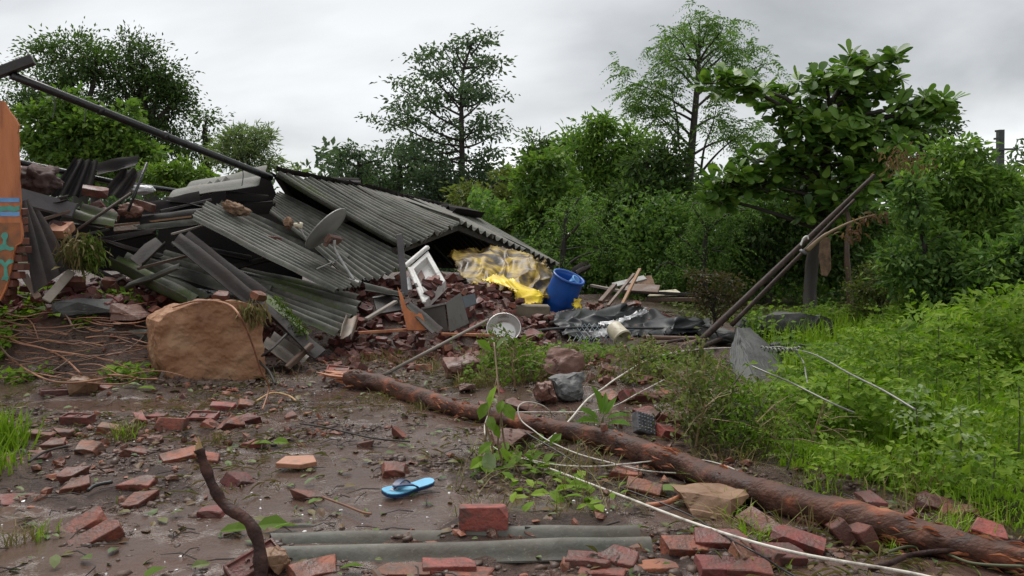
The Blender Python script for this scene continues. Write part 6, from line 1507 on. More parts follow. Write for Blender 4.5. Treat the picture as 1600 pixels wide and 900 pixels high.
for (pts, r), lb in zip(vn, vl):
    cable([(x, y, random.uniform(.03, .16)) for x, y in pts], r * .62, random.choice(('vine_skin', 'vine_skin', 'old_timber')), lb, 'vine', cat='vine')
vl2 = []
for k in range(60):
    x, y = random.uniform(-5, 220), random.uniform(470, 592); L = random.uniform(40, 110); a = random.uniform(-.4, .5)
    p = [G(x + L * t, y + L * t * a * .5 + random.uniform(-5, 5), random.uniform(.03, .18)) for t in (0, .33, .66, 1)]
    w_ = curve(p, 5); vl2.append((w_, random.uniform(.003, .007)))
m = MB()
for w_, r in vl2: m.tube(w_, r, 5)
m.build('fine_roots', 'vine_skin', label='mesh of fine red roots among the vines at left', kind='stuff', smooth=True)

# ------------------------------------------------------------------ litter
def flat_leaves(n, x0, x1, y0, y1, size, mat, label, name, keep=None, wr=.55, lift=.012, tilt=.25):
    xy = scatter(n, x0, x1, y0, y1, keep, 1.2); n = len(xy)
    z = H(xy[:, 0], xy[:, 1]) + lift
    a = rng.uniform(0, 6.28, n)
    d = np.stack([np.cos(a), np.sin(a), tilt * rng.normal(size=n)], 1)
    sz = rng.uniform(size[0], size[1], n)
    return leaf_obj(name, [leaf_arrays(np.column_stack([xy, z]), d, sz, wr, .08, rich=True, up=np.array([0, 0, 1.0]))], mat, label=label, kind='stuff')
flat_leaves(1500, -4.3, 2.4, 2.7, 9.0, (.03, .085), 'litter_leaf', 'fallen leaves pressed into the mud', 'fallen_leaves', lambda x, y: 1 - grassy(x, y))
flat_leaves(4200, -4.3, 2.4, 2.7, 9.2, (.03, .14), 'straw_blade', 'straw and grass scraps over the mud', 'straw_scraps', lambda x, y: (1 - grassy(x, y)) * S(-.1, .3, fbm(x * 1.2 + 4, y * 1.2, 33, 3)), wr=.07)
m = MB()
for x, y in scatter(800, -4.3, 2.3, 2.8, 9.3, lambda x, y: 1 - grassy(x, y)):
    a = random.uniform(0, 6.28); L = random.uniform(.04, .2); d = Vector((math.cos(a), math.sin(a), 0)); sdv = Vector((-d.y, d.x, 0)) * random.uniform(-.03, .03)
    m.tube([Vector((x, y, hz_(x, y) + .01)), Vector((x, y, hz_(x, y) + .02)) + d * L * .5 + sdv, Vector((x, y, hz_(x, y) + .008)) + d * L], [.003, .0028, .0015], 4, cap=False)
m.build('twig_litter', 'trunk_bark', label='small dark twigs scattered over mud and rubble', kind='stuff')

# single leaves big enough to pick out
def one_leaf(px, py, L, yaw, mat, label, dz=.03, pitch=.1, roll=.0, wr=.55, cat='leaf'):
    d = Vector((math.cos(yaw) * math.cos(pitch), math.sin(yaw) * math.cos(pitch), math.sin(pitch)))
    p = G(px, py, dz)
    V, Fc = leaf_arrays(np.array([tuple(p - d * L / 2)]), np.array([tuple(d)]), L, wr, .10, rich=True, up=np.array([math.sin(roll), -.1, 1.0]))
    return leaf_obj('leaf', [(V, Fc)], mat, label=label, cat=cat)
one_leaf(410, 692, .13, .2, 'weed_deep', 'left of two dark green leaves lying on the mud')
one_leaf(438, 690, .12, 2.9, 'weed_deep', 'right of two dark green leaves lying on the mud')
one_leaf(470, 713, .06, 0, 'leaf_pale', 'small pale round leaf above the broken peach tile', wr=.8)
one_leaf(367, 826, .13, .3, 'weed_deep', 'green leaf in the mud just left of the branch bend')
one_leaf(425, 818, .14, .1, 'leaf_light', 'yellow-green leaf behind the torn end of the front sheet')
one_leaf(445, 821, .12, .5, 'leaf_light', 'light green leaf touching the torn end of the front sheet')
one_leaf(492, 782, .09, 1, 'leaf_light', 'green leaf left of the slipper by the reddish twig')
one_leaf(550, 884, .10, .3, 'weed_deep', 'green leaf lying under the front sheet')
one_leaf(243, 892, .12, 1.2, 'weed_deep', 'dark green leaf at the bottom edge near the stamped brick')
one_leaf(1048, 764, .16, -.2, 'leaf_light', 'light green leaf right of the red brick wedge')
one_leaf(976, 755, .12, .9, 'weed_deep', 'green leaf beside the brick piece under the log')
one_leaf(205, 600, .16, .1, 'leaf_pale', 'pale green curled leaf below the boulder\'s left foot')
one_leaf(228, 606, .18, -.1, 'weed_leaf', 'long green leaf below the boulder\'s left foot')
one_leaf(985, 830, .12, .3, 'weed_deep', 'dark leaf standing at the right end of the front sheet', pitch=.6)
one_leaf(62, 482, .18, -.5, 'leaf_light', 'long light leaf hanging in the vines by the wall', .25)
one_leaf(85, 492, .2, -.6, 'weed_leaf', 'broad leaf under the long light leaf in the vines', .2)

# ------------------------------------------------------------------ trees
def blob(px, py, rx, ry, Y, rd=None):
    c = P(px, py, Y); k = Y / F
    return (np.array(c), np.array([rx * k, (rd or (rx + ry) / 2) * k, ry * k]))

def limb_tube(m, a, b, r0, r1, n=6, sag=0.0, wob=.08):
    a, b = Vector(a), Vector(b); L = (b - a).length
    mid = [a.lerp(b, t) + Vector((random.gauss(0, wob * L * .35), random.gauss(0, wob * L * .35), random.gauss(0, wob * L * .2) + sag * L * math.sin(math.pi * t))) for t in (.33, .66)]
    w_ = curve([a, *mid, b], 4)
    m.tube(w_, [r0 + (r1 - r0) * i / (len(w_) - 1) for i in range(len(w_))], n, cap=False)
    return w_

def tree(name, label, base, trunk_pts, tr, blobs, mat, leaf=(.10, .45), nclump=30, nleaf=60, csize=.5, group=None, cat='tree', style='leaf', droop=-.25, shell=.55, rich=False, twigs=True, bark='trunk_bark', up=.35):
    """trunk_pts world points; blobs: crown lobes; clumps of leaves spread through each lobe's volume"""
    t = empty(name, tuple(trunk_pts[0]), label, cat, group)
    w_ = curve(trunk_pts, 6)
    m = MB(); m.tube(w_, [tr * (1 - .62 * i / (len(w_) - 1)) for i in range(len(w_))], 9, cap=False, rough=.06)
    m.build('trunk', bark, t, smooth=True)
    lm = MB(); parts = []
    for c, r in blobs:
        cc = Vector(c)
        k0 = min(range(len(w_)), key=lambda i: (w_[i] - cc).length + (.6 if w_[i].z > cc.z else 0))
        k0 = max(k0 - 2, len(w_) // 4)
        lw_ = limb_tube(lm, w_[k0], cc, tr * .42, tr * .12, 6, .08)
        r = np.maximum(r - .38 * csize, .45 * r); vol = (r[0] * r[1] * r[2]) ** (1 / 3)
        nc = max(5, int(nclump * (vol / csize) ** 2 * .5))
        d = unit(rng.normal(size=(nc, 3))); rad = rng.uniform(shell, 1.0, nc)[:, None] ** .8
        lumpy = 1 + .28 * np.sin(d[:, :1] * 5 + c[0]) * np.cos(d[:, 2:] * 4 + c[1])
        cp = c + d * r * rad * lumpy
        kp_ = vnoise(cp[:, 0] / csize * .55 + cp[:, 1] * .3, cp[:, 2] / csize * .55, int(abs(c[0]) * 10)) > -.29
        if kp_.sum() > 4: cp, d = cp[kp_], d[kp_]; nc = len(cp)
        if twigs:
            for q in cp[::2]: limb_tube(lm, cc.lerp(Vector(q), .12), q, tr * .09 + .006, .006, 4, .05, .12)
        n = nc * nleaf
        ci = np.repeat(np.arange(nc), nleaf)
        cs = csize * rng.uniform(.6, 1.25, nc)[ci][:, None]
        off = rng.normal(size=(n, 3)) * np.array([.42, .42, .26]) * cs
        pos = cp[ci] + off
        out = unit(d[ci] * .7 + off / np.maximum(cs, .01) * .8 + rng.normal(size=(n, 3)) * .55 + np.array([0, 0, droop]))
        if style == 'leaf':
            parts.append(leaf_arrays(pos, out, leaf[0] * rng.uniform(.6, 1.25, n), leaf[1], .10, rich))
        else:
            parts.append(fronds(pos, out, leaf[0] * rng.uniform(.6, 1.2, n), leaf[2], leaf[1], .30, .4))
    if lm.v: lm.build('limbs', bark, t, smooth=True)
    cr_ = leaf_obj('crown', parts, mat, t)
    return t
def gz(px, Y, dz=0): 
    d = ray(px, 400); x = d.x / d.y * Y
    return Vector((x, Y, hz_(x, Y) + dz))

# far woods: one dark mass closing the horizon
def far_mass(name, label, xs_, Y0, hgt, mat, n, leafs, dpt=4.0, seed=1):
    x = rng.uniform(xs_[0], xs_[1], n); y = Y0 + rng.uniform(0, dpt, n)
    hh = hgt * (1 + .45 * fbm(x * .16 + seed, y * 0 + seed, seed, 3) + .45 * fbm(x * .75, y * .4 + seed, seed + 31, 3))
    z = hh * rng.uniform(0, 1, n) ** .9
    cl = vnoise(x * .9 + seed, z * .9 + y * .3, seed + 3) > -.3
    p = np.stack([x, y, z], 1)[cl]
    leaf_obj(name, [leaf_arrays(p, rng.normal(size=p.shape) + np.array([0, -.4, -.2]), leafs * rng.uniform(.6, 1.3, len(p)), .5)], mat, label=label, kind='stuff')
far_mass('far_woods', 'dark woods closing the view behind the trees', (-44, 40), 48, 5.2, 'leaf_far', 36000, .55, 5, 4)
far_mass('undergrowth', 'dark undergrowth at the foot of the trees', (-1.0, 10.5), 19.5, 2.1, 'leaf_deep', 30000, .17, 2.4, 7)
far_mass('undergrowth', 'dark undergrowth behind the ruin', (-14, 1.0), 26, 2.2, 'leaf_far', 14000, .22, 2.5, 9)

far_mass('undergrowth', 'dark undergrowth behind the trunks at right', (2.2, 11), 16.6, 2.3, 'leaf_deep', 22000, .13, 1.6, 13)
# left: two big dark trees, a smaller dark one and climbing greenery before them
Y = 30
b = gz(120, Y)
tree('broad_tree', 'big dark spreading tree at the far left, its crown cut by the black pipe', b, [b, P(125, 300, Y), P(115, 200, Y)], .35,
     [blob(105, 95, 68, 55, Y), blob(60, 130, 52, 48, Y), blob(35, 185, 45, 50, Y), blob(120, 165, 60, 55, Y), blob(90, 230, 70, 50, Y), blob(150, 110, 45, 45, Y)], 'leaf_dark', (.16, .45), 36, 84, .75)
Y = 31
b = gz(240, Y)
tree('broad_tree', 'tall dark tree right of the far-left one with airy tufts on top', b, [b, P(235, 300, Y), P(225, 180, Y)], .35,
     [blob(200, 75, 30, 32, Y), blob(222, 100, 42, 40, Y), blob(258, 120, 38, 40, Y), blob(210, 150, 62, 52, Y), blob(265, 180, 48, 58, Y), blob(215, 220, 72, 52, Y), blob(180, 120, 34, 34, Y), blob(283, 150, 18, 40, Y)], 'leaf_dark', (.16, .45), 36, 84, .72)
Y = 33
b = gz(322, Y)
tree('broad_tree', 'small dark tree with see-through crown, just left of the pale bush', b, [b, P(324, 300, Y), P(320, 200, Y)], .2,
     [blob(322, 185, 26, 28, Y), blob(308, 225, 30, 30, Y), blob(335, 235, 24, 26, Y), blob(300, 262, 26, 30, Y)], 'leaf_dark', (.20, .45), 24, 46, .6)
Y = 19
b = gz(150, Y)
tree('leafy_tree', 'bright green leafy tree below the pipe behind the left heap', b, [b, P(148, 260, Y), P(150, 200, Y)], .13,
     [blob(95, 165, 38, 28, Y), blob(190, 180, 28, 34, Y), blob(140, 205, 52, 36, Y), blob(90, 225, 50, 36, Y), blob(190, 235, 45, 34, Y), blob(225, 245, 30, 26, Y), blob(140, 255, 70, 30, Y), blob(60, 195, 30, 40, Y)], 'leaf_mid', (.16, .6), 40, 46, .34)
Y = 18
b = gz(265, Y)
tree('leafy_bush', 'yellow-green bush showing over the roof strip left of the peak', b, [b, P(268, 300, Y), P(265, 265, Y)], .07,
     [blob(245, 272, 34, 22, Y), blob(285, 268, 30, 22, Y), blob(315, 278, 30, 18, Y), blob(270, 295, 50, 20, Y)], 'leaf_light', (.14, .4), 30, 40, .25, cat='bush')
Y = 24
b = gz(385, Y)
tree('feathery_bush', 'pale airy bush with narrow leaves rising left of the roof peak', b, [b, P(388, 270, Y), P(385, 225, Y)], .09,
     [blob(380, 225, 42, 28, Y), blob(410, 215, 24, 22, Y), blob(355, 240, 30, 26, Y), blob(395, 255, 48, 22, Y), blob(370, 210, 18, 14, Y)], 'leaf_pale', (.22, .13), 34, 32, .34, cat='bush', droop=-.1)
b = gz(468, Y)
tree('feathery_bush', 'tiny pale sprig peeping over the roof right of the peak', b, [b, P(465, 300, Y), P(466, 272, Y)], .04,
     [blob(466, 268, 18, 8, Y)], 'leaf_pale', (.2, .13), 26, 16, .2, cat='bush')

# the tall layered tree
Y = 36
lt = empty('layered_tree', gz(722, Y), 'tall slim tree with flat layered branches standing alone above the roof', 'tree')
tk = [gz(722, Y), P(721, 330, Y), P(722, 250, Y), P(721, 170, Y), P(724, 110, Y), P(742, 58, Y)]
w_ = curve(tk, 6)
MB().tube(w_, [.19 * (1 - .85 * i / (len(w_) - 1)) for i in range(len(w_))], 8, cap=False).build('trunk', 'trunk_bark', lt, smooth=True)
brs = [((721, 250), (640, 215)), ((721, 240), (598, 238)), ((721, 222), (592, 182)), ((721, 215), (612, 160)), ((721, 195), (620, 130)), ((722, 175), (640, 122)), ((722, 160), (650, 88)), ((723, 140), (672, 85)), ((724, 120), (690, 70)), ((728, 100), (705, 62)),
       ((735, 80), (758, 52)), ((738, 70), (725, 55)), ((722, 245), (775, 235)), ((721, 225), (778, 205)), ((721, 205), (776, 183)), ((722, 180), (762, 140)), ((722, 160), (768, 142)), ((723, 140), (765, 108)), ((724, 118), (762, 88)), ((728, 100), (764, 96)), ((721, 262), (660, 250)), ((721, 265), (762, 258)),
       ((722, 235), (690, 205)), ((722, 200), (690, 170)), ((722, 170), (690, 130)), ((722, 215), (745, 190)), ((722, 150), (745, 120)), ((721, 230), (640, 238))]
lm = MB(); parts = []
for (x0, y0), (x1, y1) in brs:
    a = Vector(P(x0, y0 + 6, Y)); e = Vector(P(x1, y1, Y + random.uniform(-2.2, 2.2)))
    bw = limb_tube(lm, a, e, .06, .012, 5, -.06, .06)
    L = (e - a).length; nb = max(3, int(L * 2.1))
    for k in range(nb):
        t = .36 + .68 * (k + random.random()) / nb
        q = a.lerp(e, min(t, 1.02)) + Vector((random.gauss(0, .2), random.gauss(0, .6), random.gauss(0, .10)))
        n = 50; off = rng.normal(size=(n, 3)) * np.array([.30, .30, .085]); pos = np.array(q) + off
        parts.append(leaf_arrays(pos, off * 1.5 + rng.normal(size=(n, 3)) * .4 + np.array([0, 0, -.1]), .25 * rng.uniform(.6, 1.2, n), .45))
lm.build('limbs', 'trunk_bark', lt, smooth=True); leaf_obj('crown', parts, 'leaf_far', lt)

# trees behind the roof
Y = 40
b = gz(560, Y)
tree('broad_tree', 'loose dark tree left of the layered tree, sky showing through', b, [b, P(562, 290, Y), P(560, 250, Y)], .2,
     [blob(562, 235, 32, 18, Y), blob(535, 252, 20, 18, Y), blob(548, 272, 34, 22, Y), blob(590, 250, 24, 24, Y)], 'leaf_far', (.24, .45), 24, 50, .7, group='trees behind the roof')
b = gz(625, 42)
tree('broad_tree', 'round dark tree under the layered tree\'s left branches', b, [b, P(625, 300, 42), P(625, 260, 42)], .25,
     [blob(620, 245, 42, 26, 42), blob(655, 255, 40, 30, 42), blob(600, 280, 40, 28, 42), blob(640, 290, 60, 30, 42)], 'leaf_far', (.26, .45), 30, 60, .9, group='trees behind the roof')
b = gz(700, 34)
tree('broad_tree', 'dark bushy tree at the foot of the layered tree', b, [b, P(700, 320, 34), P(700, 280, 34)], .2,
     [blob(690, 275, 36, 26, 34), blob(735, 280, 34, 34, 34), blob(670, 300, 50, 30, 34), blob(720, 320, 60, 30, 34), blob(765, 300, 28, 30, 34)], 'leaf_far', (.22, .45), 30, 58, .7, group='trees behind the roof')
b = gz(745, 24)
tree('leafy_tree', 'olive bushy tree right behind the low half of the roof', b, [b, P(745, 350, 24), P(750, 300, 24)], .14,
     [blob(735, 310, 30, 28, 24), blob(770, 300, 34, 36, 24), blob(760, 345, 46, 34, 24), blob(800, 330, 36, 40, 24), blob(790, 280, 22, 20, 24)], 'leaf_olive', (.19, .42), 34, 50, .42)

# the hedge of trees in the middle
b = gz(845, 27)
tree('broad_tree', 'dark round-topped tree behind the tall hedge left of its middle', b, [b, P(845, 300, 27), P(850, 240, 27)], .2,
     [blob(845, 222, 36, 24, 27), blob(880, 225, 30, 26, 27), blob(830, 250, 24, 22, 27), blob(860, 265, 50, 36, 27)], 'leaf_dark', (.17, .5), 34, 60, .55)
b = gz(930, 22)
tree('leafy_tree', 'tall olive-green tree with fine pale twigs on top, in the middle of the hedge', b, [b, P(930, 330, 22), P(930, 240, 22)], .16,
     [blob(920, 205, 26, 18, 22), blob(950, 200, 24, 16, 22), blob(900, 235, 36, 30, 22), blob(945, 240, 48, 36, 22), blob(990, 225, 40, 30, 22), blob(930, 290, 60, 44, 22), blob(985, 275, 46, 40, 22), blob(935, 190, 24, 10, 22)], 'leaf_mid', (.20, .30), 34, 60, .45)
b = gz(850, 20)
tree('leafy_tree', 'light green vine-hung tree at the left of the hedge', b, [b, P(845, 350, 20), P(848, 270, 20)], .12,
     [blob(845, 255, 26, 24, 20), blob(825, 285, 24, 28, 20), blob(860, 300, 34, 36, 20), blob(835, 330, 36, 36, 20), blob(870, 250, 18, 18, 20)], 'leaf_mid', (.18, .5), 34, 46, .34)
b = gz(880, 17)
tree('feathery_tree', 'low feathery-leaved tree behind the blue barrel', b, [b, P(880, 400, 17), P(885, 330, 17)], .09,
     [blob(905, 310, 44, 26, 17), blob(870, 345, 46, 32, 17), blob(925, 340, 40, 34, 17), blob(880, 390, 56, 34, 17), blob(940, 390, 46, 40, 17)], 'leaf_deep', (.34, .085, 6), 16, 14, .42, style='frond')
b = gz(1010, 18.5)
tree('broad_tree', 'dense dark tree between the hedge and the tall feathery tree', b, [b, P(1010, 380, 18.5), P(1010, 280, 18.5)], .14,
     [blob(1010, 255, 38, 36, 18.5), blob(1045, 250, 32, 40, 18.5), blob(1000, 310, 50, 44, 18.5), blob(1050, 310, 44, 44, 18.5), blob(1005, 375, 56, 46, 18.5), blob(960, 345, 36, 50, 18.5)], 'leaf_dark', (.17, .40), 32, 54, .38)
b = gz(1105, 16)
tree('feathery_tree', 'green feathery-leaved shrub tree behind the dried bush', b, [b, P(1100, 420, 16), P(1105, 340, 16)], .08,
     [blob(1080, 320, 48, 24, 16), blob(1120, 340, 44, 28, 16), blob(1060, 370, 44, 28, 16), blob(1110, 390, 56, 34, 16), blob(1150, 330, 34, 30, 16), blob(1040, 410, 40, 30, 16)], 'leaf_deep', (.36, .085, 6), 16, 14, .40, style='frond')
b = gz(1200, 17)
tree('leafy_tree', 'dark leafy tree filling the shade behind the leaning poles', b, [b, P(1200, 420, 17), P(1200, 350, 17)], .10,
     [blob(1180, 360, 46, 34, 17), blob(1230, 350, 44, 40, 17), blob(1190, 410, 50, 36, 17), blob(1250, 410, 46, 40, 17), blob(1310, 400, 50, 44, 17), blob(1340, 350, 46, 46, 17)], 'leaf_dark', (.16, .5), 30, 46, .38)

# the tall feathery tree
Y = 19.5
ft = empty('tall_feathery_tree', gz(1072, Y), 'tall thin tree with airy drooping feathery foliage against the sky', 'tree')
tk = [gz(1070, Y), P(1074, 330, Y), P(1080, 240, Y), P(1088, 150, Y), P(1092, 90, Y), P(1092, 50, Y)]
w_ = curve(tk, 6)
MB().tube(w_, [.14 * (1 - .86 * i / (len(w_) - 1)) for i in range(len(w_))], 8, cap=False).build('trunk', 'trunk_bark', ft, smooth=True)
brs = [((1082, 215), (1000, 138)), ((1085, 180), (975, 125)), ((1080, 230), (985, 150)), ((1088, 130), (1030, 75)), ((1090, 110), (1050, 52)), ((1091, 90), (1075, 32)), ((1092, 80), (1110, 30)), ((1091, 100), (1150, 60)), ((1090, 120), (1165, 75)), ((1088, 150), (1150, 110)), ((1086, 170), (1200, 98)),
       ((1060, 230), (1050, 120)), ((1095, 270), (1120, 165)), ((1095, 270), (1170, 200)), ((1085, 240), (1190, 215)), ((1092, 70), (1095, 25)), ((1089, 140), (1040, 100)), ((1085, 190), (1010, 165)), ((1090, 120), (1120, 80)), ((1080, 260), (1020, 180)), ((1090, 100), (1130, 45)), ((1092, 140), (1140, 140)), ((1085, 200), (1140, 175)), ((1091, 95), (1030, 100)), ((1092, 75), (1062, 55)), ((1092, 75), (1138, 70))]
lm = MB(); pf, df, lf = [], [], []
for (x0, y0), (x1, y1) in brs:
    a = Vector(P(x0, y0, Y)); e = Vector(P(x1, y1, Y + random.uniform(-1.2, 1.2)))
    limb_tube(lm, a, e, .035, .007, 5, .06, .05)
    L = (e - a).length; nb = max(5, int(L * 7.5))
    for k in range(nb):
        t = .48 + .58 * (k + random.random()) / nb
        q = a.lerp(e, min(t, 1.02)) + Vector((random.gauss(0, .17), random.gauss(0, .3), random.gauss(0, .17) + .06 * L * math.sin(math.pi * min(t, 1))))
        for _ in range(5):
            pf.append(tuple(q)); df.append(tuple(Vector((random.gauss(0, 1), random.gauss(0, 1), random.gauss(-.2, .5))) + (e - a).normalized() * .5)); lf.append(random.uniform(.34, .60))
lm.build('limbs', 'trunk_bark', ft, smooth=True)
leaf_obj('crown', [fronds(np.array(pf), np.array(df), np.array(lf), 7, .125, .34, .5)], 'leaf_deep', ft)

# ------------------------------------------------------------------ the big-leaved tree: rosettes of large leaves
Y = 14.2
bt = empty('big_leaved_tree', G(1266, 497), 'big tree with rosettes of large round-ended leaves, dark trunk behind the leaning poles', 'tree')
tk = [G(1266, 498) - Vector((0, 0, .05)), P(1266, 440, 14.3), P(1275, 370, 14.3), P(1290, 290, Y), P(1292, 220, Y), P(1300, 160, Y), P(1330, 120, Y)]
w_ = curve(tk, 6)
MB().tube(w_, [.125 * (1 - .75 * i / (len(w_) - 1)) for i in range(len(w_))], 10, cap=False, rough=.08).build('trunk', 'trunk_bark', bt, smooth=True)
lob = [(1120, 130, 34, 14), (1165, 135, 34, 18), (1205, 150, 28, 20), (1225, 175, 30, 22), (1290, 125, 40, 20), (1335, 105, 40, 18), (1375, 95, 26, 12), (1300, 160, 50, 26), (1350, 145, 40, 26), (1395, 130, 14, 18), (1270, 195, 44, 26), (1330, 200, 50, 30), (1390, 180, 40, 24), (1440, 165, 36, 20), (1470, 170, 26, 16), (1420, 200, 40, 24), (1250, 235, 44, 26), (1310, 250, 52, 32), (1370, 235, 44, 30), (1230, 265, 44, 20), (1190, 285, 40, 24), (1140, 285, 44, 26), (1260, 290, 40, 24), (1340, 290, 40, 26), (1225, 215, 16, 12), (1390, 270, 36, 30), (1120, 310, 30, 20), (1290, 320, 50, 26), (1180, 250, 30, 10)]
lm = MB(); cen = []
for (x, y, rx, ry) in lob:
    c = P(x, y, Y + random.uniform(-.7, .5))
    k0 = min(range(len(w_)), key=lambda i: (w_[i] - c).length + (1.2 if w_[i].z > c.z else 0)); k0 = max(k0 - 2, 6)
    limb_tube(lm, w_[k0], c, .045, .02, 6, .03, .1)
    for _ in range(max(3, int(rx * ry / 50))):
        d = Vector(rng.normal(size=3)).normalized(); rr_ = random.uniform(.4, 1) ** .5; k = Y / F
        q = c + Vector((d.x * rx * k, d.y * (rx + ry) / 2 * k, d.z * ry * k)) * rr_
        if random.random() < .5: limb_tube(lm, c, q, .016, .009, 4, .0, .1)
        cen.append(q)
lm.build('limbs', 'trunk_bark', bt, smooth=True)
def big_leaf_mesh(seed):
    rr = random.Random(seed); L = 1.0
    st = [(0, .0), (.15, .09), (.35, .17), (.6, .26), (.8, .27), (.93, .19), (1.0, .0)]
    V, Fc = [], []
    for t, h in st: V += [(t * L, -h, -.10 * t * t + .10 * h), (t * L, 0, -.10 * t * t - .0), (t * L, h, -.10 * t * t + .10 * h)]
    for i in range(len(st) - 1):
        for j in (0, 1): a = i * 3 + j; Fc.append((a, a + 3, a + 4, a + 1))
    me = bpy.data.meshes.new('leaf'); me.from_pydata(V, [], Fc); me.polygons.foreach_set('use_smooth', np.full(len(Fc), True)); return me
blm = [big_leaf_mesh(k) for k in range(3)]; bl2 = [big_leaf_mesh(k) for k in range(3)]
for m_ in blm: m_.materials.append(MATS['leaf_big'])
for m_ in bl2: m_.materials.append(MATS['leaf_big_bright'])
cen.sort(key=lambda q: q.y)
nleaf_ = 0; pr, dr, sr, nrm_ = [], [], [], []
bright_c = [P(1150, 285, Y), P(1250, 280, Y), P(1220, 275, Y)]
for ci, q in enumerate(cen):
    kk = random.randint(8, 11); a0_ = random.uniform(0, 6.28)
    near_b = min((q - c).length for c in bright_c) < .35
    tiltv = Vector((random.gauss(0, .45), random.gauss(-.75, .4), 1)).normalized()
    Mz = tiltv.to_track_quat('Z', 'Y').to_matrix()
    for k in range(kk):
        a = a0_ + k * 2.4; el = random.uniform(-.25, .75); d = Mz @ Vector((math.cos(a) * math.cos(el), math.sin(a) * math.cos(el), math.sin(el))); L = random.uniform(.14, .29)
        if nleaf_ < 300 and (ci % 3 == 0 or near_b):
            o = bpy.data.objects.new('leaf', random.choice(bl2 if near_b else blm)); COL.objects.link(o); o.parent = bt
            o.location = q - ORG[bt.name] + d * .02; o.scale = (L, L, L)
            xa = d.normalized(); za = Mz @ Vector((0, 0, 1)) + Vector(rng.normal(size=3)) * .2; ya = za.cross(xa).normalized(); za = xa.cross(ya)
            o.rotation_euler = Matrix((xa, ya, za)).transposed().to_euler(); nleaf_ += 1
        else:
            pr.append(tuple(q + d * .02)); dr.append(tuple(d)); sr.append(L)
def big_leaves(pos, d, L):
    me = blm[0]; V0 = np.array([tuple(v.co) for v in me.vertices]); F0 = np.array([tuple(p.vertices) for p in me.polygons])
    n = len(pos); xa = unit(np.array(d)); up_v = np.array([0, 0, 1.]) + .35 * rng.normal(size=(n, 3)); ya = unit(np.cross(up_v, xa)); za = np.cross(xa, ya)
    V = np.array(pos)[:, None] + (xa[:, None] * V0[None, :, :1] + ya[:, None] * V0[None, :, 1:2] + za[:, None] * V0[None, :, 2:]) * np.array(L)[:, None, None]
    Fc = F0[None] + (np.arange(n) * len(V0))[:, None, None]
    return V.reshape(-1, 3), Fc.reshape(-1, 4)
V, Fc = big_leaves(pr, dr, sr)
me = np_mesh('leaves', V - np.array(ORG[bt.name]), Fc, True)
o = link_mesh('leaves', me, 'leaf_big', bt); o['kind'] = 'stuff'
# a second dark tree shows behind its right side
b = gz(1440, 20)
tree('broad_tree', 'dark small-leaved tree behind the right side of the big-leaved tree', b, [b, P(1440, 300, 20), P(1440, 220, 20)], .13,
     [blob(1455, 180, 34, 26, 20), blob(1420, 215, 40, 30, 20), blob(1480, 205, 20, 22, 20), blob(1400, 260, 40, 34, 20), blob(1460, 250, 44, 36, 20)], 'leaf_dark', (.14, .42), 30, 54, .4)
# thin trunk right of it
MB_ = MB(); w_ = curve([G(1331, 503), P(1326, 440, 13.4), P(1323, 390, 13.4), P(1326, 345, 13.5), P(1318, 320, 13.6)], 5)
tt = empty('thin_tree', w_[0], 'thin bare leaning trunk right of the big-leaved tree\'s trunk', 'tree')
MB_.tube(w_, [.055 * (1 - .4 * i / len(w_)) for i in range(len(w_))], 8, rough=.12).build('trunk', 'old_timber', tt, smooth=True)

# ------------------------------------------------------------------ the shrub trees at the right
def shrub_tree(label, px, Y, blobs, mat, leaf, nclump, nleaf, cs, tr=.05, nm='leafy_shrub', ground=None, **kw):
    b = gz(px, Y); top = max(blobs, key=lambda q: q[0][2])[0]
    return tree(nm, label, b, [b, b.lerp(Vector(top), .45) + Vector((.05, 0, 0)), b.lerp(Vector(top), .85)], tr, blobs, mat, leaf, nclump, nleaf, cs, cat='shrub', **kw)
Y = 10.6
shrub_tree('tall leafy shrub reaching up to the electricity pole at the right', 1500, Y, [blob(1470, 240, 28, 24, Y), blob(1508, 230, 30, 24, Y), blob(1535, 262, 34, 26, Y), blob(1480, 285, 50, 40, Y), blob(1535, 300, 50, 44, Y), blob(1595, 300, 40, 34, Y), blob(1500, 350, 56, 46, Y), blob(1560, 360, 50, 46, Y)],
           'leaf_mid', (.115, .42), 36, 40, .22, rich=False)
Y = 10.0
shrub_tree('dense green shrub before the tall one, over the grass at right', 1460, Y, [blob(1420, 320, 34, 36, Y), blob(1440, 380, 44, 44, Y), blob(1490, 410, 50, 44, Y), blob(1420, 440, 40, 36, Y), blob(1470, 470, 56, 36, Y), blob(1400, 400, 28, 30, Y), blob(1430, 285, 24, 22, Y)],
           'leaf_deep', (.11, .45), 36, 38, .21)
Y = 9.4
shrub_tree('dark green shrub at the right edge of the picture', 1570, Y, [blob(1550, 420, 46, 44, Y), blob(1600, 400, 50, 50, Y), blob(1560, 470, 56, 36, Y), blob(1620, 460, 50, 50, Y), blob(1530, 460, 36, 36, Y), blob(1650, 350, 50, 60, Y)],
           'leaf_deep', (.11, .45), 36, 38, .21)
Y = 11.8
shrub_tree('olive low bush beside the thin trunk', 1370, Y, [blob(1370, 430, 32, 26, Y), blob(1350, 455, 30, 24, Y), blob(1390, 465, 36, 26, Y), blob(1365, 485, 36, 16, Y)], 'leaf_olive', (.06, .5), 34, 44, .2, nm='leafy_bush')
Y = 10.3
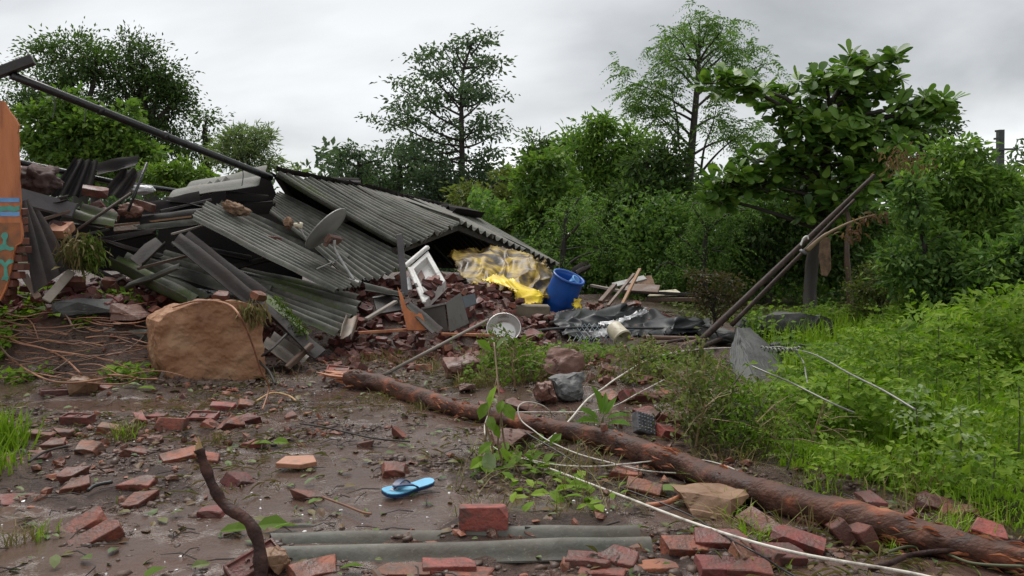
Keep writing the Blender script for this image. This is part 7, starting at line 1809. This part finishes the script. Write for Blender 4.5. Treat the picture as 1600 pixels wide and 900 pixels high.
for i, (px, py, lb) in enumerate(((1400, 250, 'withered red-brown spray left of the tall shrub\'s top'), (1430, 262, 'withered brown spray right of the red-brown one'))):
    sp = empty('withered_spray', P(px, py, Y), lb, 'leaf spray')
    MB().tube([P(px + 12, py + 40, Y), P(px + 4, py + 16, Y), P(px, py - 8, Y)], .008, 5).build('stem', 'dry_stem', sp)
    pos = np.array(P(px, py, Y)) + rng.normal(size=(80, 3)) * np.array([.12, .08, .09])
    leaf_obj('leaves', [leaf_arrays(pos, rng.normal(size=(80, 3)) * .6 + np.array([0, 0, -1.]), .09, .3)], 'leaf_wither', sp, kind='stuff')
# taro-like big leaves at the right edge
tp = empty('broad_leaved_plant', G(1585, 510), 'plant with a few very broad leaves low at the right edge', 'plant')
for (x0, y0, x1, y1) in ((1548, 470, 1570, 512), (1570, 480, 1600, 520), (1590, 470, 1625, 505), (1560, 500, 1545, 525)):
    V, Fc = leaf_arrays(np.array([tuple(P(x0, y0, 8.9))]), np.array([tuple(P(x1, y1, 8.7) - P(x0, y0, 8.9))]), (P(x1, y1, 8.7) - P(x0, y0, 8.9)).length * 1.2, .7, .1, rich=True, up=np.array([.3, -.9, .5]))
    leaf_obj('leaf', [(V, Fc)], 'weed_deep', tp)
    MB().tube([G(1590, 540), P(x0, y0, 8.92)], .008, 5).build('stalk', 'green_stem', tp)

# dried bush
Y = 11.0
shrub_tree('half-dried brown and olive bush growing by the foot of the leaning poles', 1120, Y, [blob(1095, 430, 26, 16, Y), blob(1140, 440, 30, 18, Y), blob(1085, 455, 22, 18, Y), blob(1125, 460, 40, 18, Y), blob(1155, 470, 24, 14, Y), blob(1110, 480, 28, 12, Y), blob(1125, 495, 18, 12, Y)],
           'leaf_dry', (.06, .5), 30, 26, .16, tr=.03, nm='dried_bush')
# weedy shrub before the dark boulder
def low_shrub(label, stems, mat, n_leaf, leafsz, spread, dense, nm='leafy_shrub', smat='dry_stem', droop=-.1):
    """stems: (px, py base on ground, height m, lean x, lean y)"""
    t = empty(nm, G(stems[0][0], stems[0][1]), label, 'shrub'); m = MB(); parts = []
    for (px, py, h, lx, ly) in stems:
        b_ = G(px, py)
        w_ = curve([b_, b_ + Vector((lx * .3, ly * .3, h * .45)), b_ + Vector((lx, ly, h))], 5)
        m.tube(w_, [.009 * (1 - .7 * i / len(w_)) for i in range(len(w_))], 5, cap=False)
        nb = dense
        for k in range(nb):
            tt_ = .2 + .8 * random.random(); q = w_[int(tt_ * (len(w_) - 1))]
            e = q + Vector((random.gauss(0, 1), random.gauss(0, 1), random.gauss(.35, .5))) * spread * random.uniform(.5, 1)
            m.tube([q, (q + e) / 2 + Vector((0, 0, .02)), e], [.004, .003, .0015], 3, cap=False)
            tl = rng.uniform(.25, 1.05, n_leaf)[:, None]
            pos = np.array(q) * (1 - tl) + np.array(e) * tl + rng.normal(size=(n_leaf, 3)) * spread * .12
            parts.append(leaf_arrays(pos, rng.normal(size=(n_leaf, 3)) + np.array([0, 0, droop]), leafsz * rng.uniform(.6, 1.3, n_leaf), .5, .1))
    m.build('stems', smat, t, kind='stuff'); leaf_obj('foliage', parts, mat, t)
    return t
st = [(1095 + random.uniform(-36, 28), random.uniform(630, 705), random.uniform(.28, .52), random.gauss(0, .08), random.gauss(0, .10)) for _ in range(10)]
low_shrub('leafy shrub with dusty upper twigs in front of the big sloping boulder', st, 'leaf_olive', 14, .045, .20, 14)
st = [(1135 + random.uniform(-30, 50), random.uniform(660, 718), random.uniform(.18, .36), random.gauss(0, .1), random.gauss(0, .1)) for _ in range(9)]
low_shrub('lower greener shrub at the foot of the big sloping boulder', st, 'weed_deep', 14, .045, .20, 12, smat='green_stem')
st = [(1225 + random.uniform(-35, 45), random.uniform(685, 715), random.uniform(.16, .32), random.gauss(0, .12), random.gauss(0, .12)) for _ in range(4)]
low_shrub('sparse twiggy shrub trailing over the right of the sloping boulder', st, 'leaf_olive', 9, .035, .22, 12)
st = [(random.uniform(750, 850), random.uniform(560, 610), random.uniform(.2, .42), random.gauss(0, .1), random.gauss(0, .1)) for _ in range(9)]
low_shrub('tangle of green weeds and dead stems left of the reddish rock', st, 'weed_deep', 9, .05, .18, 9, nm='weed_tangle', smat='dry_stem')
st = [(random.uniform(900, 1060), random.uniform(560, 600), random.uniform(.15, .32), random.gauss(0, .1), random.gauss(0, .1)) for _ in range(10)]
low_shrub('tangle of weeds and dead stems below the tipped bucket', st, 'leaf_olive', 8, .05, .18, 8, nm='weed_tangle', smat='dry_stem')
st = [(1175 + random.uniform(-6, 6), 535, random.uniform(.3, .45), random.gauss(0, .06), 0) for _ in range(4)]
low_shrub('small light green sapling before the long low boulder', st, 'leaf_light', 8, .07, .12, 8, nm='sapling', smat='green_stem')

# ------------------------------------------------------------------ grass and weeds
def blades(xy, h, w, lean, mat, name, label, zoff=-.01):
    n = len(xy); z = H(xy[:, 0], xy[:, 1]) + zoff
    a = rng.uniform(0, 6.28, n); la = rng.uniform(0, 6.28, n); ln = lean * np.abs(rng.normal(size=n)) * h
    sx_, sy_ = np.cos(a) * w / 2, np.sin(a) * w / 2
    lx, ly = np.cos(la) * ln, np.sin(la) * ln
    b_ = np.column_stack([xy, z])
    V = np.stack([b_ + np.column_stack([-sx_, -sy_, 0 * z]), b_ + np.column_stack([sx_, sy_, 0 * z]),
                  b_ + np.column_stack([lx * .35 + sx_ * .8, ly * .35 + sy_ * .8, h * .58]), b_ + np.column_stack([lx * .35 - sx_ * .8, ly * .35 - sy_ * .8, h * .58]),
                  b_ + np.column_stack([lx, ly, h * (1 - .25 * np.minimum(1, ln / h))])], 1)
    Fb = np.array([(0, 1, 2), (0, 2, 3), (3, 2, 4)]); Fc = Fb[None] + (np.arange(n) * 5)[:, None, None]
    V = V.reshape(-1, 3); org = V.mean(0); org[2] = V[:, 2].min()
    return tag(link_mesh(name, np_mesh(name, V - org, Fc.reshape(-1, 3)), mat, None, tuple(org)), label, None, None, 'stuff')
def slab_free(x, y): return S(.7, 1.3, ((x - 2.45) / .42) ** 2 + ((y - 7.9) / .95) ** 2) * S(.7, 1.2, ((x - 3.72) / .75) ** 2 + ((y - 10.6) / .75) ** 2)
def gk(x, y): return slab_free(x, y) * grassy(x, y) * (.35 + .65 * S(-.25, .2, fbm(x * 1.3, y * 1.3, 61, 2)))
xy = np.concatenate([scatter(42000, 1.2, 4.8, 2.9, 7.5, gk, .9), scatter(26000, 2.0, 9.0, 7.0, 13.5, gk)])
dist = xy[:, 1]
hh = (.58 + .22 * S(5, 8, dist)) * (.05 + .09 * rng.random(len(xy)) + .10 * np.maximum(0, fbm(xy[:, 0] * 1.6, xy[:, 1] * 1.6, 81, 2))) * (1 + .25 * S(6, 11, dist))
blades(xy, hh, .0055 + .0009 * dist, .6, 'grass_blade', 'grass', 'bright green grass beyond the fallen log')
xy = scatter(2600, 1.4, 6.5, 5.0, 12.5, lambda x, y: grassy(x, y) * S(.0, .3, fbm(x * 1.1 + 7, y * 1.1, 65, 2)))
blades(xy, rng.uniform(.2, .42, len(xy)), .007 + .0005 * xy[:, 1], .5, 'grass_blade', 'grass', 'taller tufts of grass among the weeds')
# ground cover of small round leaves among the grass
def cover(n, x0, x1, y0, y1, keep, hmax, size, mat, name, label, wr=.7, tilt=.5):
    xy = scatter(n, x0, x1, y0, y1, keep); n = len(xy)
    z = H(xy[:, 0], xy[:, 1]) + hmax * rng.random(n) * (.6 + .8 * np.clip(fbm(xy[:, 0] * 2.2, xy[:, 1] * 2.2, 19, 2) + .4, 0, 1))
    a = rng.uniform(0, 6.28, n); d = np.stack([np.cos(a), np.sin(a), tilt * rng.normal(size=n)], 1)
    return leaf_obj(name, [leaf_arrays(np.column_stack([xy, z]), d, rng.uniform(*size, n), wr, .1, up=np.array([0, -.3, 1.0]))], mat, label=label, kind='stuff')
cover(30000, 1.6, 8.0, 5.2, 13.0, lambda x, y: (1 - .8 * (1 - S(.33, .39, x / y)) * S(6.0, 7.0, y) * S(.2, .26, x / y)) * slab_free(x, y) * grassy(x, y) * S(-.1, .25, fbm(x * .9 + 2, y * .9, 25, 2)), .34, (.04, .10), 'weed_leaf', 'weeds', 'low leafy weeds growing through the grass')
cover(12000, 2.2, 8.0, 6.0, 12.5, lambda x, y: slab_free(x, y) * grassy(x, y) * S(-.05, .3, fbm(x * .8 + 12, y * .8, 26, 2)), .45, (.04, .085), 'weed_deep', 'weeds', 'darker leafy weeds under the shrubs at right')
cover(2700, -.45, 2.1, 7.0, 9.4, lambda x, y: S(-.02, .3, fbm(x * 1.5 + 5, y * 1.5, 27, 2)) * (1 - .6 * grassy(x, y)), .16, (.03, .06), 'weed_deep', 'creeping_weeds', 'creeping weeds over the earth bank below the bucket')
cover(1300, -.45, 1.9, 7.2, 9.2, lambda x, y: S(.0, .3, fbm(x * 1.5 + 8, y * 1.5, 28, 2)), .20, (.03, .06), 'weed_leaf', 'creeping_weeds', 'brighter sprigs over the earth bank below the bucket')
cover(2200, -5.7, -3.4, 7.6, 9.4, lambda x, y: S(-.05, .3, fbm(x * 1.7 + 3, y * 1.7, 29, 2)), .14, (.04, .10), 'weed_leaf', 'creeping_weeds', 'weed leaves among the vines at left')
cover(2600, 2.4, 7.5, 13.0, 18.5, lambda x, y: S(.0, .3, fbm(x * .9, y * .9, 39, 2)), .08, (.05, .12), 'leaf_olive', 'creeping_weeds', 'low olive growth on the bare ground under the trees')
cover(16000, 3.2, 8.5, 7.2, 11.5, lambda x, y: S(.40, .50, x / y) * S(-.1, .3, fbm(x * .9 + 22, y * .9, 28, 2)), .75, (.05, .12), 'weed_leaf', 'weeds', 'tall broad-leaved weeds climbing into the shrubs at right', .6, .7)
cover(5200, 1.7, 4.5, 4.0, 8.5, lambda x, y: S(.33, .41, x / y) * grassy(x, y) * S(-.05, .3, fbm(x * 1.4 + 2, y * 1.4, 29, 2)), .24, (.03, .07), 'weed_leaf', 'weeds', 'broad-leaved weeds in the near grass behind the log', .65, .7)
# straw-like blades on the bank, at the rubble foot and along the log
xy = np.concatenate([scatter(3200, -.5, 2.0, 7.0, 9.4, lambda x, y: S(-.2, .2, fbm(x * 1.6, y * 1.6, 45, 2))), scatter(500, -2.4, .2, 7.6, 9.0, lambda x, y: S(.05, .3, fbm(x * 2, y * 2, 46, 2))), scatter(700, .2, 2.3, 3.6, 5.6, lambda x, y: S(.0, .25, fbm(x * 2.5, y * 2.5, 47, 2)))])
blades(xy, rng.uniform(.06, .2, len(xy)), .006, 1.3, 'straw_blade', 'dry_grass', 'dry grass on the earth bank and rubble')

# grass tufts one can pick out
def tuft(px, py, label, n=60, h=.12, mat='grass_blade', r=.05, lean=.9, w=.006):
    c = G(px, py); t = rng.normal(size=(n, 2)) * r
    xy = np.array([[c.x, c.y]]) + t
    o = blades(xy, h * rng.uniform(.5, 1.2, n), np.full(n, w), lean, mat, 'grass_tuft', label); o['kind'] = 'thing'; o['category'] = 'grass tuft'
    return o
tuft(197, 685, 'yellowish grass tuft in the mud left of the whole orange-red brick', 90, .16, 'straw_blade', .05)
tuft(200, 685, 'green grass sprigs inside the yellowish tuft in the mud', 40, .15)
tuft(8, 700, 'bright tall grass clump at the left edge of the picture', 200, .27, r=.07, lean=.5, w=.010)
tuft(-10, 735, 'second bright grass clump at the left edge, nearer', 110, .22, r=.07, lean=.6, w=.010)
tuft(20, 850, 'small grass tuft at the lower left corner of the mud', 40, .10, 'straw_blade')
tuft(60, 838, 'green tuft right of the lower left corner tuft', 30, .09)
tuft(342, 692, 'thin grass tuft behind the broken branch\'s tip', 40, .11, 'straw_blade')
tuft(620, 560, 'green tuft between stamped upright brick and pale pole', 70, .14)
tuft(480, 545, 'green tuft on the mossy sheet edge right of the boulder', 40, .12)
tuft(655, 640, 'dry tuft in front of the log\'s middle', 70, .10, 'straw_blade', .07)
tuft(590, 625, 'dry tuft under the log\'s splintered end', 70, .09, 'straw_blade', .08)
tuft(20, 470, 'bright grass at the foot of the orange wall', 140, .2, r=.12)
sp = np.array(P(392, 482, 7.72)) + rng.normal(size=(160, 3)) * np.array([.06, .05, .04])
leaf_obj('root_tuft', [leaf_arrays(sp, rng.normal(size=(160, 3)) * .4 + np.array([0, -.2, -1.]), rng.uniform(.06, .18, 160), .05)], 'straw_blade', label='hanging roots and straw on the boulder\'s top right corner', cat='root tuft')
pos = np.array([tuple(P(430 + 48 * t, 470 + 60 * t, 8.75 - .4 * t) + Vector((0, 0, .02))) for t in rng.random(260)]) + rng.normal(size=(260, 3)) * .03
leaf_obj('moss_growth', [leaf_arrays(pos, rng.normal(size=(260, 3)) + np.array([0, 0, .5]), .05, .4)], 'moss', label='bright moss and sprouts along the trough right of the boulder', kind='stuff')

# ---- weeds as single plants
def leaf_plant(name, label, base, leaves, mat, stem=None, cat='plant', group=None, smat='green_stem'):
    """leaves: (base point, tip point, width ratio)"""
    t = empty(name, base, label, cat, group)
    for a, e, wr in leaves:
        a, e = Vector(a), Vector(e)
        V, Fc = leaf_arrays(np.array([tuple(a)]), np.array([tuple(e - a)]), (e - a).length, wr, .10, rich=True, up=np.array([0, -.5, .9]))
        leaf_obj('leaf', [(V, Fc)], mat if isinstance(mat, str) else random.choice(mat), t)
    for s_ in stem or []: MB().tube(curve(s_, 5), .006, 5).build('stem', smat, t, smooth=True)
    return t
Yp = G(942, 668).y
ctr = P(940, 652, Yp)
lv = [((938, 650), (930, 602), .34), ((945, 650), (962, 620), .30), ((936, 655), (905, 635), .30), ((938, 660), (902, 655), .28), ((945, 655), (988, 645), .30), ((948, 662), (985, 660), .28), ((944, 662), (975, 690), .30), ((940, 664), (925, 690), .26), ((942, 648), (947, 612), .3)]
leaf_plant('spiky_plant', 'dark green spiky-leaved plant standing behind the log', G(942, 668), [(P(a[0], a[1], Yp), P(e[0], e[1], Yp - .06 + random.uniform(-.1, .1)), w) for a, e, w in lv], 'leaf_big', [[G(942, 672), P(942, 650, Yp)]])
Yp = G(785, 735).y
stems = [[P(772, 535, Yp + .3), P(778, 600, Yp + .1), P(783, 650, Yp), P(778, 695, Yp), G(790, 735)], [P(758, 690, Yp), P(765, 640, Yp + .05), P(777, 590, Yp + .15)], [G(812, 740), P(790, 700, Yp), P(783, 650, Yp)], [G(760, 735), P(770, 705, Yp), P(758, 660, Yp)]]
lv = [((784, 630), (804, 655), .62), ((762, 628), (748, 655), .6), ((776, 602), (762, 636), .4), ((765, 650), (770, 672), .5), ((770, 690), (745, 710), .6), ((765, 705), (762, 740), .6), ((772, 660), (780, 685), .5), ((768, 548), (745, 530), .5), ((775, 545), (790, 525), .4), ((786, 625), (778, 645), .5), ((760, 715), (735, 730), .5), ((782, 700), (800, 722), .5)]
leaf_plant('twig_plant', 'upright twig with broad green leaves standing in front of the log', G(785, 735), [(P(a[0], a[1], Yp - .02), P(e[0], e[1], Yp - .08 + random.uniform(-.06, .06)), w) for a, e, w in lv], ['weed_leaf', 'weed_deep', 'leaf_pale'], stems, smat='dry_stem')
# leaf heap under the twig plant
for (n, x0, x1, y0, y1, mt, lb) in ((80, -.18, .25, 4.5, 5.2, 'weed_deep', 'torn green leaves heaped at the foot of the twig plant'), (44, .0, .55, 3.95, 4.6, 'weed_leaf', 'torn light leaves strewn between twig plant and front sheet')):
    flat_leaves(n, x0, x1, y0, y1, (.05, .12), mt, lb, 'torn_leaves', lift=.04, tilt=.5)
xy = scatter(420, -.3, .7, 3.9, 5.3); blades(xy, rng.uniform(.05, .14, len(xy)), .006, 1.6, 'straw_blade', 'dry_grass', 'torn grass heaped round the twig plant')

# compound-leaved saplings and ferny weeds in the grass at right
def sapling(px, py, h, label, mat, tiers, leafL, group=None, frond=False, name='weed_plant'):
    b_ = G(px, py); t = empty(name, b_, label, 'weed', group)
    top = b_ + Vector((random.uniform(-.04, .04), random.uniform(-.04, .04), h))
    MB().tube(curve([b_, b_.lerp(top, .5) + Vector((.01, 0, 0)), top], 4), [.006 - .0004 * i for i in range(9)], 5).build('stem', 'green_stem', t, smooth=True)
    parts = []
    for k in range(tiers):
        q = b_.lerp(top, .45 + .55 * k / max(tiers - 1, 1)); nl = random.randint(4, 6); a0_ = random.uniform(0, 6.28)
        pos = np.repeat(np.array([tuple(q)]), nl, 0); a = a0_ + np.arange(nl) * 6.28 / nl
        d = np.stack([np.cos(a), np.sin(a), rng.uniform(.05, .5, nl)], 1)
        L = leafL * (1.1 - .45 * k / max(tiers, 1)) * rng.uniform(.8, 1.2, nl)
        if frond: parts.append(fronds(pos, d, L, 8, leafL * .22, .35, .35))
        else: parts.append(fronds(pos, d, L, 3, leafL * .42, .6, .2))
    leaf_obj('foliage', parts, mat, t)
    return t
saps = [(1318, 690, .50, 'pale broad-leaved weed nearest the sloping boulder in the grass', 'weed_leaf', 4, .17, False), (1432, 720, .42, 'pale weed sapling in the middle of the grass', 'leaf_pale', 4, .14, False), (1497, 765, .40, 'pale umbrella-topped sapling right in the near grass', 'leaf_pale', 3, .15, False),
        (1400, 660, .62, 'tall ferny weed in the middle of the weed patch', 'weed_deep', 4, .38, True), (1460, 640, .75, 'tallest ferny weed with arching fronds, with a reddish bare stalk', 'weed_leaf', 5, .42, True), (1530, 660, .6, 'ferny weed right of the tallest one', 'weed_deep', 4, .38, True),
        (1290, 615, .40, 'yellow-green ferny weed right of the sloping boulder', 'leaf_light', 5, .30, True), (1350, 600, .5, 'ferny weed where the guy wire passes', 'weed_leaf', 4, .32, True), (1560, 600, .6, 'ferny weed under the dark shrub at right', 'weed_deep', 4, .34, True),
        (1480, 560, .55, 'broad weed at the foot of the dense shrub', 'weed_leaf', 4, .26, False), (1380, 545, .45, 'broad weed left of the dense shrub\'s foot', 'weed_leaf', 4, .24, False), (1590, 730, .5, 'leafy weed at the right edge of the near grass', 'weed_leaf', 4, .2, False),
        (1230, 735, .22, 'small ferny weed just behind the log', 'weed_deep', 3, .16, True), (1195, 715, .25, 'fern-like weed at the sloping boulder\'s foot', 'weed_leaf', 3, .2, True), (1300, 760, .2, 'low leafy weed behind the log\'s middle right', 'weed_leaf', 3, .13, False),
        (1345, 640, .35, 'leafy weed right of the guy wire tail', 'weed_leaf', 4, .2, False), (1545, 780, .22, 'low leafy weed behind the right end of the log', 'weed_leaf', 3, .14, False), (1420, 590, .5, 'leafy weed left of the tallest ferny weed', 'weed_deep', 4, .28, False)]
for s_ in saps: sapling(s_[0], s_[1], s_[2], s_[3], s_[4], s_[5], s_[6], None, s_[7])
# grass and leaves under the log's near end
xy = scatter(900, 1.0, 2.6, 3.2, 4.5, lambda x, y: S(.0, .25, fbm(x * 3, y * 3, 48, 2))); blades(xy, rng.uniform(.05, .13, len(xy)), .006, 1.2, 'grass_blade', 'grass', 'short grass along the near side of the log')
# mud packed at the boulder's foot
cc_ = np.array([[G(320, 601).x + random.gauss(0, .22), G(320, 601).y - .02 + random.gauss(0, .05)] for _ in range(420)])
crumbs('mud_clods', cc_, rng.uniform(.012, .045, 420), 'clod', 'loose earth packed against the boulder\'s foot')
